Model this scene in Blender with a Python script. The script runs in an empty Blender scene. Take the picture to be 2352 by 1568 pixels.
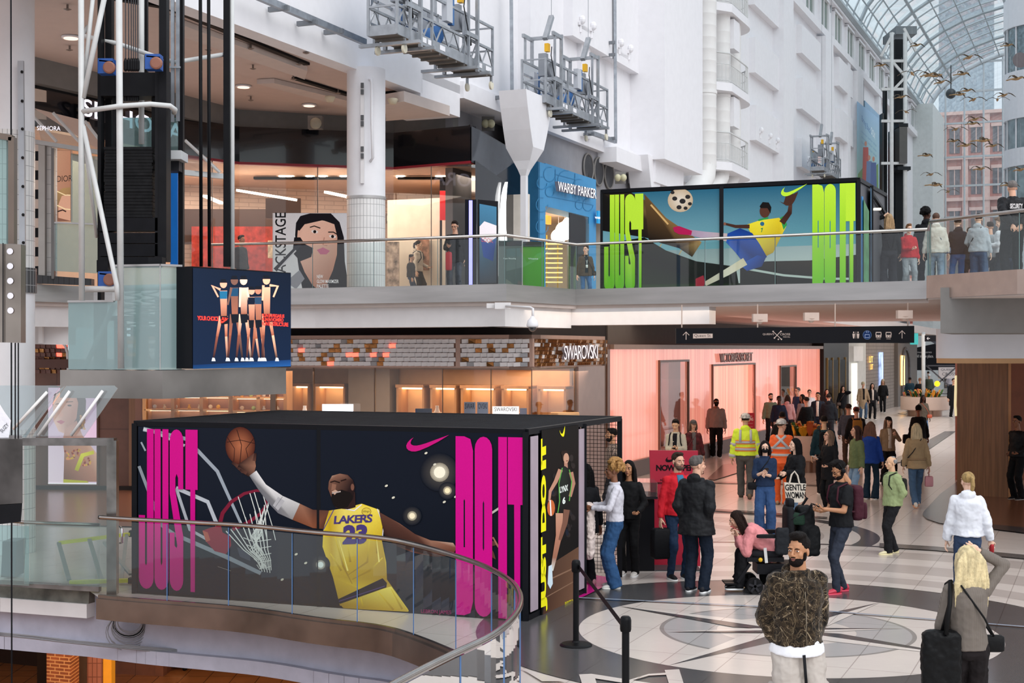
import bpy, bmesh, math, random
from mathutils import Vector, Matrix, noise, geometry
S=bpy.context.scene
COL=S.collection
R=random.Random(7)
PI=math.pi
# ---------------------------------------------------------------- camera, sky, sun, exposure
F=3300.0; CU=1176.0; HV=800.0; H=3.3
cd=bpy.data.cameras.new('camera'); cam=bpy.data.objects.new('camera',cd); COL.objects.link(cam)
cam.location=(0,0,H); cam.rotation_euler=(PI/2,0,0)
cd.sensor_width=36; cd.lens=F*36/2352; cd.shift_y=16/2352; cd.clip_end=1500
S.camera=cam
W=bpy.data.worlds.new('sky'); S.world=W; W.use_nodes=True
nt=W.node_tree; nt.nodes.clear()
wo=nt.nodes.new('ShaderNodeOutputWorld'); bg=nt.nodes.new('ShaderNodeBackground')
tc=nt.nodes.new('ShaderNodeTexCoord'); sp=nt.nodes.new('ShaderNodeSeparateXYZ'); rp=nt.nodes.new('ShaderNodeValToRGB')
ns=nt.nodes.new('ShaderNodeTexNoise'); ns.inputs['Scale'].default_value=2.2; ns.inputs['Detail'].default_value=6
mx=nt.nodes.new('ShaderNodeMixRGB'); mx.blend_type='MULTIPLY'; mx.inputs[0].default_value=.25
rp.color_ramp.elements[0].position=.0; rp.color_ramp.elements[0].color=(.62,.64,.68,1)
rp.color_ramp.elements[1].position=.35; rp.color_ramp.elements[1].color=(.86,.92,1,1)
nt.links.new(tc.outputs['Generated'],sp.inputs[0]); nt.links.new(sp.outputs['Z'],rp.inputs[0])
nt.links.new(tc.outputs['Generated'],ns.inputs['Vector'])
nt.links.new(rp.outputs[0],mx.inputs[1]); nt.links.new(ns.outputs['Color'],mx.inputs[2])
nt.links.new(mx.outputs[0],bg.inputs[0]); bg.inputs[1].default_value=1.15
nt.links.new(bg.outputs[0],wo.inputs[0])
sun=bpy.data.lights.new('daylight','SUN'); sun.energy=1.3; sun.angle=1.0; sun.color=(1,.98,.95)
so=bpy.data.objects.new('daylight',sun); COL.objects.link(so); so.rotation_euler=(math.radians(38),math.radians(28),0)
so['kind']='structure'
S.view_settings.view_transform='Standard'; S.view_settings.look='None'; S.view_settings.gamma=1
S.view_settings.use_curve_mapping=False; S.view_settings.exposure=0.42
# ---------------------------------------------------------------- geometry of the place
def V(*a): return Vector(a)
def P(u,v,Y): return V((u-CU)/F*Y, Y, H-(v-HV)/F*Y)
def G(u,v,z=0.0): return P(u,v,F*(H-z)/(v-HV))
A=V(.384,.9233,0).normalized()          # along the mall
B=V(.9233,-.384,0).normalized()         # across the mall
UP=V(0,0,1)
Z2=4.5                                   # upper gallery floor
class Pl:                                # a vertical (or any) plane, read by sight lines
    def __init__(s,o,n): s.o=V(*o); s.n=V(*n).normalized()
    def __call__(s,u,v):
        d=V((u-CU)/F,1,-(v-HV)/F); c=V(0,0,H)
        return c+d*((s.o-c).dot(s.n)/d.dot(s.n))
def plane_through(p,q,toward=V(0,0,H)):
    d=(q-p); n=V(d.y,-d.x,0).normalized()
    if (toward-p).dot(n)<0: n=-n
    return Pl(p,n)
# ---------------------------------------------------------------- colour and materials
def lin(c):
    if isinstance(c,str):
        c=c.lstrip('#'); c=[int(c[i:i+2],16)/255 for i in (0,2,4)]
    return tuple(x/12.92 if x<=.04045 else ((x+.055)/1.055)**2.4 for x in c[:3])
MC={}
def M(hexc,rough=.55,metal=0,em=0,var=.05,bump=0,bs=30,alpha=1,spec=.5,coat=0,kind=None,scale=4,stretch=None,sheen=0):
    key=(hexc,rough,metal,em,var,bump,bs,alpha,spec,coat,kind,scale,stretch,sheen)
    if key in MC: return MC[key]
    m=bpy.data.materials.new('surface_'+hexc.strip('#')); m.use_nodes=True
    n=m.node_tree.nodes; l=m.node_tree.links; b=n['Principled BSDF']
    c=lin(hexc)+(1,)
    if sum(c[:3])<.12 and spec==.5 and not metal and not coat: spec=.12
    b.inputs['Roughness'].default_value=rough; b.inputs['Metallic'].default_value=metal
    b.inputs['Specular IOR Level'].default_value=spec; b.inputs['Coat Weight'].default_value=coat
    b.inputs['Sheen Weight'].default_value=sheen
    t=n.new('ShaderNodeTexCoord'); mp=n.new('ShaderNodeMapping'); l.new(t.outputs['Object'],mp.inputs[0])
    if stretch: mp.inputs['Scale'].default_value=stretch
    nz=n.new('ShaderNodeTexNoise'); nz.inputs['Scale'].default_value=scale; nz.inputs['Detail'].default_value=4
    l.new(mp.outputs[0],nz.inputs['Vector'])
    r=n.new('ShaderNodeMapRange'); r.inputs['From Min'].default_value=.3; r.inputs['From Max'].default_value=.7
    r.inputs['To Min'].default_value=1-var*1.6; r.inputs['To Max'].default_value=1+var*.6
    l.new(nz.outputs['Fac'],r.inputs[0])
    mu=n.new('ShaderNodeVectorMath'); mu.operation='SCALE'; mu.inputs[0].default_value=c[:3]
    l.new(r.outputs[0],mu.inputs['Scale'])
    out=mu.outputs[0]
    if kind:
        out=kind(n,l,mp,out,c,b)
    l.new(out,b.inputs['Base Color'])
    if em:
        l.new(out,b.inputs['Emission Color']); b.inputs['Emission Strength'].default_value=em
    if bump:
        bn=n.new('ShaderNodeTexNoise'); bn.inputs['Scale'].default_value=bs; bn.inputs['Detail'].default_value=3
        l.new(mp.outputs[0],bn.inputs['Vector'])
        bp=n.new('ShaderNodeBump'); bp.inputs['Strength'].default_value=bump; bp.inputs['Distance'].default_value=.02
        l.new(bn.outputs['Fac'],bp.inputs['Height']); l.new(bp.outputs[0],b.inputs['Normal'])
    if alpha<1: b.inputs['Alpha'].default_value=alpha
    MC[key]=m; return m
def grid_kind(sx,sz,line,width=.02,brick=False,axes='xz',mort=None):
    def k(n,l,mp,out,c,b):
        sep=n.new('ShaderNodeSeparateXYZ'); l.new(mp.outputs[0],sep.inputs[0])
        cb=n.new('ShaderNodeCombineXYZ')
        l.new(sep.outputs[axes[0].upper()],cb.inputs[0]); l.new(sep.outputs[axes[1].upper()],cb.inputs[1])
        br=n.new('ShaderNodeTexBrick'); br.offset=.5 if brick else 0
        l.new(cb.outputs[0],br.inputs['Vector'])
        br.inputs['Scale'].default_value=1; br.inputs['Brick Width'].default_value=sx; br.inputs['Row Height'].default_value=sz
        br.inputs['Mortar Size'].default_value=width; br.inputs['Mortar Smooth'].default_value=.1
        l.new(out,br.inputs['Color1'])
        if mort:
            s=n.new('ShaderNodeVectorMath'); s.operation='SCALE'; s.inputs['Scale'].default_value=mort; l.new(out,s.inputs[0]); l.new(s.outputs[0],br.inputs['Color2'])
        else: l.new(out,br.inputs['Color2'])
        br.inputs['Mortar'].default_value=lin(line)+(1,)
        return br.outputs['Color']
    return k
def glass(name,tint='#dfeeee',refl=.12,alpha=.12,rough=.02):
    key=('glass',name)
    if key in MC: return MC[key]
    m=bpy.data.materials.new(name); m.use_nodes=True; n=m.node_tree.nodes; l=m.node_tree.links; n.clear()
    o=n.new('ShaderNodeOutputMaterial'); tr=n.new('ShaderNodeBsdfTransparent'); tr.inputs[0].default_value=lin(tint)+(1,)
    g=n.new('ShaderNodeBsdfGlossy'); g.inputs['Roughness'].default_value=rough; g.inputs[0].default_value=(1,1,1,1)
    d=n.new('ShaderNodeBsdfDiffuse'); d.inputs[0].default_value=lin(tint)+(1,)
    lw=n.new('ShaderNodeFresnel'); lw.inputs[0].default_value=1.5
    ad=n.new('ShaderNodeMath'); ad.operation='MULTIPLY_ADD'; ad.inputs[1].default_value=1.0; ad.inputs[2].default_value=refl-.04
    l.new(lw.outputs[0],ad.inputs[0])
    m1=n.new('ShaderNodeMixShader'); m1.inputs[0].default_value=alpha; l.new(tr.outputs[0],m1.inputs[1]); l.new(d.outputs[0],m1.inputs[2])
    m2=n.new('ShaderNodeMixShader'); l.new(ad.outputs[0],m2.inputs[0]); l.new(m1.outputs[0],m2.inputs[1]); l.new(g.outputs[0],m2.inputs[2])
    l.new(m2.outputs[0],o.inputs[0]); MC[key]=m; return m
def print_mat(rough=.35,em=0,name='print'):
    key=('print',rough,em)
    if key in MC: return MC[key]
    m=bpy.data.materials.new(name); m.use_nodes=True; n=m.node_tree.nodes; l=m.node_tree.links; b=n['Principled BSDF']
    a=n.new('ShaderNodeVertexColor'); a.layer_name='Col'
    t=n.new('ShaderNodeTexCoord'); nz=n.new('ShaderNodeTexNoise'); nz.inputs['Scale'].default_value=60; nz.inputs['Detail'].default_value=2
    l.new(t.outputs['Object'],nz.inputs['Vector'])
    r=n.new('ShaderNodeMapRange'); r.inputs['To Min'].default_value=.93; r.inputs['To Max'].default_value=1.07; l.new(nz.outputs['Fac'],r.inputs[0])
    mu=n.new('ShaderNodeVectorMath'); mu.operation='SCALE'; l.new(a.outputs['Color'],mu.inputs[0]); l.new(r.outputs[0],mu.inputs['Scale'])
    l.new(mu.outputs[0],b.inputs['Base Color']); b.inputs['Roughness'].default_value=rough; b.inputs['Specular IOR Level'].default_value=.1
    if em: l.new(mu.outputs[0],b.inputs['Emission Color']); b.inputs['Emission Strength'].default_value=em
    MC[key]=m; return m
# ---------------------------------------------------------------- mesh builder
class MB:
    def __init__(s): s.v=[]; s.f=[]; s.m=[]; s.mats=[]; s.c=[]; s.cur=0; s.T=None
    def mat(s,m):
        if m not in s.mats: s.mats.append(m)
        s.cur=s.mats.index(m); return s
    def add(s,vs,fs):
        o=len(s.v)
        for p in vs:
            p=Vector(p)
            s.v.append(s.T@p if s.T else p)
        for f in fs: s.f.append([o+i for i in f]); s.m.append(s.cur)
        return s
    def quad(s,*p): return s.add(p,[list(range(len(p)))])
    def hexa(s,b,t):   # bottom ring, top ring (4 pts each)
        n=len(b)
        fs=[list(range(n))[::-1],[n+i for i in range(n)]]
        for i in range(n): j=(i+1)%n; fs.append([i,j,n+j,n+i])
        return s.add(list(b)+list(t),fs)
    def box(s,c,d,x=V(1,0,0),y=V(0,1,0),z=V(0,0,1)):
        c=Vector(c); hx,hy,hz=x*d[0]/2,y*d[1]/2,z*d[2]/2
        b=[c-hx-hy-hz,c+hx-hy-hz,c+hx+hy-hz,c-hx+hy-hz]; t=[p+hz*2 for p in b]
        return s.hexa(b,t)
    def abox(s,o,x0,x1,y0,y1,z0,z1):   # box in mall axes: origin o, across B, along A
        o=Vector(o); b=[o+B*x0+A*y0,o+B*x1+A*y0,o+B*x1+A*y1,o+B*x0+A*y1]
        return s.hexa([p+UP*z0 for p in b],[p+UP*z1 for p in b])
    def prism(s,pts,d):
        pts=[Vector(p) for p in pts]; d=Vector(d)
        return s.hexa(pts,[p+d for p in pts])
    def bar(s,p,q,w,h=None,up=UP):
        p=Vector(p); q=Vector(q); h=h or w; d=(q-p); L=d.length
        if L<1e-6: return s
        d/=L; u=Vector(up)
        if abs(d.dot(u))>.98: u=V(0,1,0)
        x=d.cross(u).normalized(); y=x.cross(d)
        b=[p-x*w/2-y*h/2,p+x*w/2-y*h/2,p+x*w/2+y*h/2,p-x*w/2+y*h/2]
        return s.hexa(b,[a+d*L for a in b])
    def tube(s,pts,r,n=8,caps=True,closed=False):
        pts=[Vector(p) for p in pts]; N=len(pts); rr=r if isinstance(r,(list,tuple)) else [r]*N
        vs=[]; pu=None
        for i,p in enumerate(pts):
            if closed: d=pts[(i+1)%N]-pts[i-1]
            else: d=(pts[min(i+1,N-1)]-pts[max(i-1,0)])
            if d.length<1e-9: d=V(0,0,1)
            d.normalize()
            if pu is None: pu=d.orthogonal().normalized()
            pu=(pu-d*pu.dot(d))
            if pu.length<1e-6: pu=d.orthogonal()
            pu.normalize(); w=d.cross(pu)
            for k in range(n): a=2*PI*k/n; vs.append(p+(pu*math.cos(a)+w*math.sin(a))*rr[i])
        fs=[]
        for i in range(N if closed else N-1):
            j=(i+1)%N
            for k in range(n): k2=(k+1)%n; fs.append([i*n+k,i*n+k2,j*n+k2,j*n+k])
        if caps and not closed: fs.append(list(range(n))[::-1]); fs.append([(N-1)*n+k for k in range(n)])
        return s.add(vs,fs)
    def lathe(s,c,prof,n=24,x=V(1,0,0),y=V(0,1,0),z=V(0,0,1)):   # prof: (r,z)
        c=Vector(c); vs=[]; fs=[]
        for r_,z_ in prof:
            for k in range(n): a=2*PI*k/n; vs.append(c+x*r_*math.cos(a)+y*r_*math.sin(a)+z*z_)
        for i in range(len(prof)-1):
            for k in range(n): k2=(k+1)%n; fs.append([i*n+k,i*n+k2,(i+1)*n+k2,(i+1)*n+k])
        fs.append(list(range(n))[::-1]); fs.append([(len(prof)-1)*n+k for k in range(n)])
        return s.add(vs,fs)
    def loft(s,rings,caps=True):
        n=len(rings[0]); vs=[p for r in rings for p in r]; fs=[]
        for i in range(len(rings)-1):
            for k in range(n): k2=(k+1)%n; fs.append([i*n+k,i*n+k2,(i+1)*n+k2,(i+1)*n+k])
        if caps: fs.append(list(range(n))[::-1]); fs.append([(len(rings)-1)*n+k for k in range(n)])
        return s.add(vs,fs)
    def ell(s,c,r,nu=12,nv=8,rot=None):
        c=Vector(c)
        if not isinstance(r,(tuple,list)): r=(r,r,r)
        vs=[]; fs=[]
        for j in range(1,nv):
            t=PI*j/nv
            for k in range(nu):
                a=2*PI*k/nu; p=V(r[0]*math.sin(t)*math.cos(a),r[1]*math.sin(t)*math.sin(a),r[2]*math.cos(t))
                vs.append(c+(rot@p if rot else p))
        top=V(0,0,r[2]); vs.append(c+(rot@top if rot else top)); vs.append(c-(rot@top if rot else top))
        for j in range(nv-2):
            for k in range(nu): k2=(k+1)%nu; fs.append([j*nu+k,(j+1)*nu+k,(j+1)*nu+k2,j*nu+k2])
        T=len(vs)-2
        for k in range(nu):
            k2=(k+1)%nu; fs.append([T,k,k2]); fs.append([T+1,(nv-2)*nu+k2,(nv-2)*nu+k])
        return s.add(vs,fs)
    def mesh(s,name,smooth=False):
        me=bpy.data.meshes.new(name); me.from_pydata([tuple(p) for p in s.v],[],s.f)
        for m in s.mats: me.materials.append(m)
        if len(s.mats)>1: me.polygons.foreach_set('material_index',s.m)
        if smooth: me.polygons.foreach_set('use_smooth',[True]*len(me.polygons))
        me.update(); return me
    def build(s,name,m=None,parent=None,smooth=False,angle=None,bevel=0):
        if m is not None:
            s.mats=[m]; s.m=[0]*len(s.f)
        o=bpy.data.objects.new(name,s.mesh(name,smooth or angle is not None)); COL.objects.link(o)
        if angle is not None:
            bm=bmesh.new(); bm.from_mesh(o.data)
            for e in bm.edges: e.smooth=(len(e.link_faces)==2 and e.calc_face_angle(0)<math.radians(angle))
            bm.to_mesh(o.data); bm.free()
        if parent: setp(o,parent)
        if bevel:
            b=o.modifiers.new('b','BEVEL'); b.width=bevel; b.segments=2; b.limit_method='ANGLE'
        return o
def wm(o):
    m=o.matrix_basis.copy()
    if o.parent: m=wm(o.parent)@o.matrix_parent_inverse@m
    return m
def setp(o,parent,world=True):
    o.parent=parent
    if world: o.matrix_parent_inverse=wm(parent).inverted()
    return o
def thing(name,label,cat,loc=(0,0,0),rotz=0,group=None):
    o=bpy.data.objects.new(name,None); COL.objects.link(o); o.empty_display_size=.1
    o.location=loc; o.rotation_euler=(0,0,rotz); o['label']=label; o['category']=cat
    if group: o['group']=group
    return o
def tag(o,label,cat,group=None,kind=None):
    o['label']=label; o['category']=cat
    if group: o['group']=group
    if kind: o['kind']=kind
    return o
def struct(o): o['kind']='structure'; return o
def kids(o): return [c for c in ALLK.get(o.name,())]
def copy_tree(o,M4=None,parent=None):
    c=o.copy(); COL.objects.link(c)
    if parent: c.parent=parent; c.matrix_parent_inverse=o.matrix_parent_inverse.copy()
    if M4 is not None: c.matrix_basis=M4
    for ch in list(o.children): copy_tree(ch,None,c)
    return c
# ---------------------------------------------------------------- printed surfaces (posters, signs, screens, inlaid floor)
def text_mesh(txt,font_bold=0.0,shear=0,space=1.0):
    cu=bpy.data.curves.new('t','FONT'); cu.body=txt; cu.size=1; cu.offset=font_bold; cu.shear=shear; cu.space_character=space
    cu.resolution_u=3
    o=bpy.data.objects.new('t',cu); COL.objects.link(o)
    dg=bpy.context.evaluated_depsgraph_get(); me=bpy.data.meshes.new_from_object(o.evaluated_get(dg))
    vs=[v.co.copy() for v in me.vertices]; fs=[list(p.vertices) for p in me.polygons]
    bpy.data.objects.remove(o); bpy.data.curves.remove(cu); bpy.data.meshes.remove(me)
    x0=min(v.x for v in vs); x1=max(v.x for v in vs); y0=min(v.y for v in vs); y1=max(v.y for v in vs)
    return [((v.x-x0)/(x1-x0),(v.y-y0)/(y1-y0)) for v in vs],fs
class Print:
    def __init__(s,pl,off=.004,step=.00012): s.pl=pl; s.L=off; s.step=step; s.v=[]; s.f=[]; s.c=[]
    def pt(s,p): return s.pl(p[0],p[1])+s.pl.n*s.L
    def raw(s,vs,fs,cols):
        o=len(s.v); s.v+=vs; s.f+=[[o+i for i in f] for f in fs]; s.c+=cols; s.L+=s.step
    def poly(s,pts,c):
        if isinstance(c,(list,tuple)) and not isinstance(c[0],(int,float)): cc=[lin(c[min(len(c)-1,int(i*len(c)/len(pts)))]) for i in range(len(pts))]
        else: cc=[lin(c)]*len(pts)
        s.raw([s.pt(p) for p in pts],[list(range(len(pts)))],cc); return s
    def ell(s,x,y,rx,ry,c,n=24,rot=0,c2=None):
        cr,sr=math.cos(rot),math.sin(rot)
        pts=[(x+rx*math.cos(2*PI*k/n)*cr-ry*math.sin(2*PI*k/n)*sr,y+rx*math.cos(2*PI*k/n)*sr+ry*math.sin(2*PI*k/n)*cr) for k in range(n)]
        if c2 is None: return s.poly(pts,c)
        vs=[s.pt((x,y))]+[s.pt(p) for p in pts]
        s.raw(vs,[[0,1+k,1+(k+1)%n] for k in range(n)],[lin(c)]+[lin(c2)]*n); return s
    def line(s,pts,w,c):
        ws=list(w)+[w[-1]]*len(pts) if isinstance(w,(list,tuple)) else [w]*len(pts)
        L=[];Rr=[]
        for i,p in enumerate(pts):
            a=pts[max(i-1,0)]; b=pts[min(i+1,len(pts)-1)]; dx,dy=b[0]-a[0],b[1]-a[1]; d=math.hypot(dx,dy) or 1
            nx,ny=-dy/d*ws[i]/2,dx/d*ws[i]/2; L.append((p[0]+nx,p[1]+ny)); Rr.append((p[0]-nx,p[1]-ny))
        cl=[c]*len(pts) if isinstance(c,str) else [c[min(len(c)-1,i)] for i in range(len(pts))]
        n=len(pts); vs=[s.pt(p) for p in L]+[s.pt(p) for p in Rr]
        s.raw(vs,[[i,i+1,n+i+1,n+i] for i in range(n-1)],[lin(x) for x in cl]*2); return s
    def text(s,txt,tl,tr,bl,c,bold=0.0,shear=0,space=1.0,mirror=False):
        vs,fs=text_mesh(txt,bold,shear,space)
        o=[]
        for x,y in vs:
            if mirror: x=1-x
            o.append(s.pt((tl[0]+(tr[0]-tl[0])*x+(bl[0]-tl[0])*(1-y),tl[1]+(tr[1]-tl[1])*x+(bl[1]-tl[1])*(1-y))))
        s.raw(o,fs,[lin(c)]*len(o)); return s
    def build(s,name,parent=None,rough=.35,em=0,mat=None):
        me=bpy.data.meshes.new(name)
        fs=[]
        for f in s.f:          # face every face to the side the print is read from
            n=V(0,0,0); k=len(f)
            for i in range(k):
                a=s.v[f[i]]; b=s.v[f[(i+1)%k]]; n+=a.cross(b)
            fs.append(f if n.dot(s.pl.n)>0 else f[::-1])
        me.from_pydata([tuple(p) for p in s.v],[],fs)
        ca=me.color_attributes.new('Col','FLOAT_COLOR','POINT')
        ca.data.foreach_set('color',[x for c in s.c for x in (c[0],c[1],c[2],1.0)])
        me.materials.append(mat or print_mat(rough,em)); me.update()
        o=bpy.data.objects.new(name,me); COL.objects.link(o)
        if parent: setp(o,parent)
        return o
SIDE=M('#8a8690',.5)
def text3d(name,txt,pl,tl,tr,bl,depth,m,parent=None,bold=0,space=1.0,off=0.0):   # raised letters with real depth
    vs,fs=text_mesh(txt,bold,0,space); mb=MB(); n=len(vs)
    f=[pl(tl[0]+(tr[0]-tl[0])*x+(bl[0]-tl[0])*(1-y),tl[1]+(tr[1]-tl[1])*x+(bl[1]-tl[1])*(1-y))+pl.n*off for x,y in vs]
    ed={}
    for q in fs:
        for i in range(len(q)):
            e=(q[i],q[(i+1)%len(q)]); ed[e]=1
    side=[[a,b,b+n,a+n] for (a,b) in ed if (b,a) not in ed]
    mb.mat(m).add([p+pl.n*depth for p in f],fs); mb.mat(SIDE or m).add([p+pl.n*depth for p in f]+f,[[i+n for i in q][::-1] for q in fs]+side)
    return mb.build(name,None,parent)
# ================================================================ THE SETTING
wO=V(-4.8,25.3,0)                                   # atrium wall line
WP=Pl(wO,B)
def on(o,u,d=A):                                    # where the sight column u meets the line o + t d
    k=(u-CU)/F; return (k*o.y-o.x)/(d.x-k*d.y)
def wt(u): return on(wO,u)
CREAM='#cfc4bc'; DARK='#4b4a4b'; GREYB='#b5aaa3'; LGREY='#aaa6a4'
STEEL=M('#b5b2b0',.3,.55,var=.14,scale=1.5,stretch=(.3,.3,3)); STEELB=M('#7d6f66',.25,1,var=.3,scale=1.2)
WHITE=M('#e4e3e6',.6,var=.02,bump=.05,bs=14); WHITE2=M('#d9d6d6',.6,var=.03); SOFFIT=M('#cdbfb8',.7,var=.03)
GREYW=M('#7a7774',.7,var=.06); BLACKM=M('#14151a',.35,var=.1); BLKGLOSS=M('#0c0e14',.12,var=.1,coat=.5)
PIPEW=M('#c9cac9',.45,var=.06); GALV=M('#9a9fa6',.4,.7,var=.15,scale=6); GLASSR=glass('balustrade_glass','#e6f0ee',.05,.015)
GLASSG=glass('tinted_glass','#aacaca',.06,.25); GLASSC=glass('shop_glass','#f6f4f2',.045,.0)
# ---- floor: slab with the void, inlaid terrazzo
rail_px=[(228,1187),(300,1192),(440,1199),(582,1207),(731,1223.5),(881,1234),(963,1252),(1044,1275),(1100,1294),(1135,1310),(1166,1328),(1186,1347),(1196,1368),(1195,1392),(1182,1415),(1162,1436),(1125,1463),(1044,1499.6),(963,1540),(910,1568)]
RZ=1.07
edge=[G(u,v,RZ)*1 for u,v in rail_px]; edge=[V(p.x,p.y,0) for p in edge]
def smooth_line(pts,k=2,closed=False):
    for _ in range(k):
        q=[pts[0]]
        for a,b in zip(pts[:-1],pts[1:]): q+= [a*.75+b*.25,a*.25+b*.75]
        q.append(pts[-1]); pts=q
    return pts
edge=smooth_line(edge,2)
tailn=[V(-1.25,8,0),V(-1.6,5,0),V(-1.7,-4,0)]
edge_left=[V(-5.75,19.55,0),V(-7.1,20.05,0),V(-9,20.9,0),V(-16,24,0)]
FP=Pl((0,0,0),(0,0,1))
class FloorPl(Pl):
    def __call__(s,u,v): return G(u,v)
fpl=FloorPl((0,0,0),(0,0,1))
fl=Print(fpl,off=0,step=.0005)
slab=edge_left[::-1]+edge+tailn+[V(34,-4,0),V(80,130,0),V(28,135,0),V(-30,60,0),V(-30,30,0)]
fl.raw(slab,[list(range(len(slab)))],[lin(CREAM)]*len(slab))
def disc(c,r,col,n=72,a0=0,a1=2*PI):
    full=abs(a1-a0-2*PI)<1e-6
    pts=[V(c[0]+r*math.cos(a0+(a1-a0)*k/n),c[1]+r*math.sin(a0+(a1-a0)*k/n),fl.L) for k in range(n+(0 if full else 1))]
    fl.raw(pts,[list(range(len(pts)))],[lin(col)]*len(pts))
def ring(c,r0,r1,col,n=96,a0=0,a1=2*PI):
    pts=[]
    for k in range(n+1):
        a=a0+(a1-a0)*k/n
        for r in (r0,r1): pts.append(V(c[0]+r*math.cos(a),c[1]+r*math.sin(a),fl.L))
    fl.raw(pts,[[2*k,2*k+1,2*k+3,2*k+2] for k in range(n)],[lin(col)]*len(pts))
C2=(3.05,25.8)
ring(C2,3.12,3.45,DARK); ring(C2,2.5,3.12,CREAM); ring(C2,1.75,2.5,GREYB); disc(C2,1.75,CREAM); ring(C2,.9,1.3,GREYB)
C1=(3.2,16.77)
# ring bands may cross the second circle, as in the photograph; the void side is left out
for r0,r1,col in ((7.62,7.78,DARK),(7.2,7.62,CREAM),(6.45,7.2,GREYB),(5.8,6.45,CREAM),(5.0,5.8,GREYB),(4.5,5.0,CREAM),(4.0,4.5,GREYB),(3.65,4.0,CREAM)):
    ring(C1,r0,r1,col,a0=-.9 if r0>4.5 else -2.2,a1=1.95 if r0>4.5 else 2.2)
ring(C1,2.42,3.62,DARK); disc(C1,2.42,CREAM,96)
ring(C1,1.42,1.47,'#8d8884',a0=0,a1=2*PI)
# compass rose
ring(C1,.8,1.42,LGREY)
def cpt(r,a): return V(C1[0]+r*math.cos(a),C1[1]+r*math.sin(a),fl.L)
for k in range(8):
    a=math.radians(-130.5+45*k) ; L=2.42 if k%2==0 else 1.42; w=.62 if k%2==0 else .34
    for sgn,col in ((1,DARK),(-1,'#d6ccc4')):
        fl.raw([cpt(0,0),cpt(w,a+sgn*math.radians(22.5)),cpt(L,a)],[[0,1,2]],[lin(col)]*3)
# long arrow blades and letters round the rim
fl.text('N',(1330,1552),(1560,1540),(1345,1600),CREAM)
fl.poly([(1196,1538),(1300,1568),(1245,1568)],CREAM); fl.line([(1540,1550),(1490,1553),(1440,1568)],[5,4,3],CREAM)
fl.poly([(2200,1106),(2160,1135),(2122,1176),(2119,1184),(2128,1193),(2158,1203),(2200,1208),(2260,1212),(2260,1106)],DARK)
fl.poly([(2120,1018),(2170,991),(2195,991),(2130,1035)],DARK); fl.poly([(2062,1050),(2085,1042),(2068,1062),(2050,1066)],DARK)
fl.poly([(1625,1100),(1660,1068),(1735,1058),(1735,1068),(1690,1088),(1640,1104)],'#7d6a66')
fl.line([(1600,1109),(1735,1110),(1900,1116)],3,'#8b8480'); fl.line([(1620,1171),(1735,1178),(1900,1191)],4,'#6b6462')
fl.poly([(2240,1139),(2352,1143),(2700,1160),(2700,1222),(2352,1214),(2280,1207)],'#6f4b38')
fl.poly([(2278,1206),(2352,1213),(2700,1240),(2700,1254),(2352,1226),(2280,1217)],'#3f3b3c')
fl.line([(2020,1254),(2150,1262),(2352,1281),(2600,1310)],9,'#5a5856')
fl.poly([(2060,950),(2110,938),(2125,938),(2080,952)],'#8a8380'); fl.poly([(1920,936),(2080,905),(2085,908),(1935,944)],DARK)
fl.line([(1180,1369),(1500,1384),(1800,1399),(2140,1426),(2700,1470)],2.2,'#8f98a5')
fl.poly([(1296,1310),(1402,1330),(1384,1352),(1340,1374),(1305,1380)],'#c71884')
# brown shop floor on the left
fl.poly([(60,1120),(320,1120),(320,1212),(60,1205)],'#8a5b44')
def floor_mat():
    m=bpy.data.materials.new('terrazzo_floor'); m.use_nodes=True; n=m.node_tree.nodes; l=m.node_tree.links; b=n['Principled BSDF']
    a=n.new('ShaderNodeVertexColor'); a.layer_name='Col'; t=n.new('ShaderNodeTexCoord'); mp=n.new('ShaderNodeMapping')
    mp.inputs['Rotation'].default_value=(0,0,-math.radians(67.4)); l.new(t.outputs['Object'],mp.inputs[0])
    br=n.new('ShaderNodeTexBrick'); br.offset=0; br.inputs['Scale'].default_value=1; br.inputs['Brick Width'].default_value=1.25; br.inputs['Row Height'].default_value=.62
    br.inputs['Mortar Size'].default_value=.006; br.inputs['Color1'].default_value=(1,1,1,1); br.inputs['Color2'].default_value=(.95,.95,.95,1); br.inputs['Mortar'].default_value=(.62,.6,.6,1)
    l.new(mp.outputs[0],br.inputs[0])
    nz=n.new('ShaderNodeTexNoise'); nz.inputs['Scale'].default_value=1.2; nz.inputs['Detail'].default_value=12; nz.inputs['Roughness'].default_value=.75; l.new(t.outputs['Object'],nz.inputs[0])
    r=n.new('ShaderNodeMapRange'); r.inputs['To Min'].default_value=.88; r.inputs['To Max'].default_value=1.1; l.new(nz.outputs[0],r.inputs[0])
    m1=n.new('ShaderNodeMixRGB'); m1.blend_type='MULTIPLY'; m1.inputs[0].default_value=1; l.new(a.outputs[0],m1.inputs[1]); l.new(br.outputs['Color'],m1.inputs[2])
    m2=n.new('ShaderNodeVectorMath'); m2.operation='SCALE'; l.new(m1.outputs[0],m2.inputs[0]); l.new(r.outputs[0],m2.inputs['Scale'])
    l.new(m2.outputs[0],b.inputs['Base Color']); b.inputs['Roughness'].default_value=.22; b.inputs['Specular IOR Level'].default_value=.5
    return m
floor=struct(fl.build('floor',mat=floor_mat()))
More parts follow.
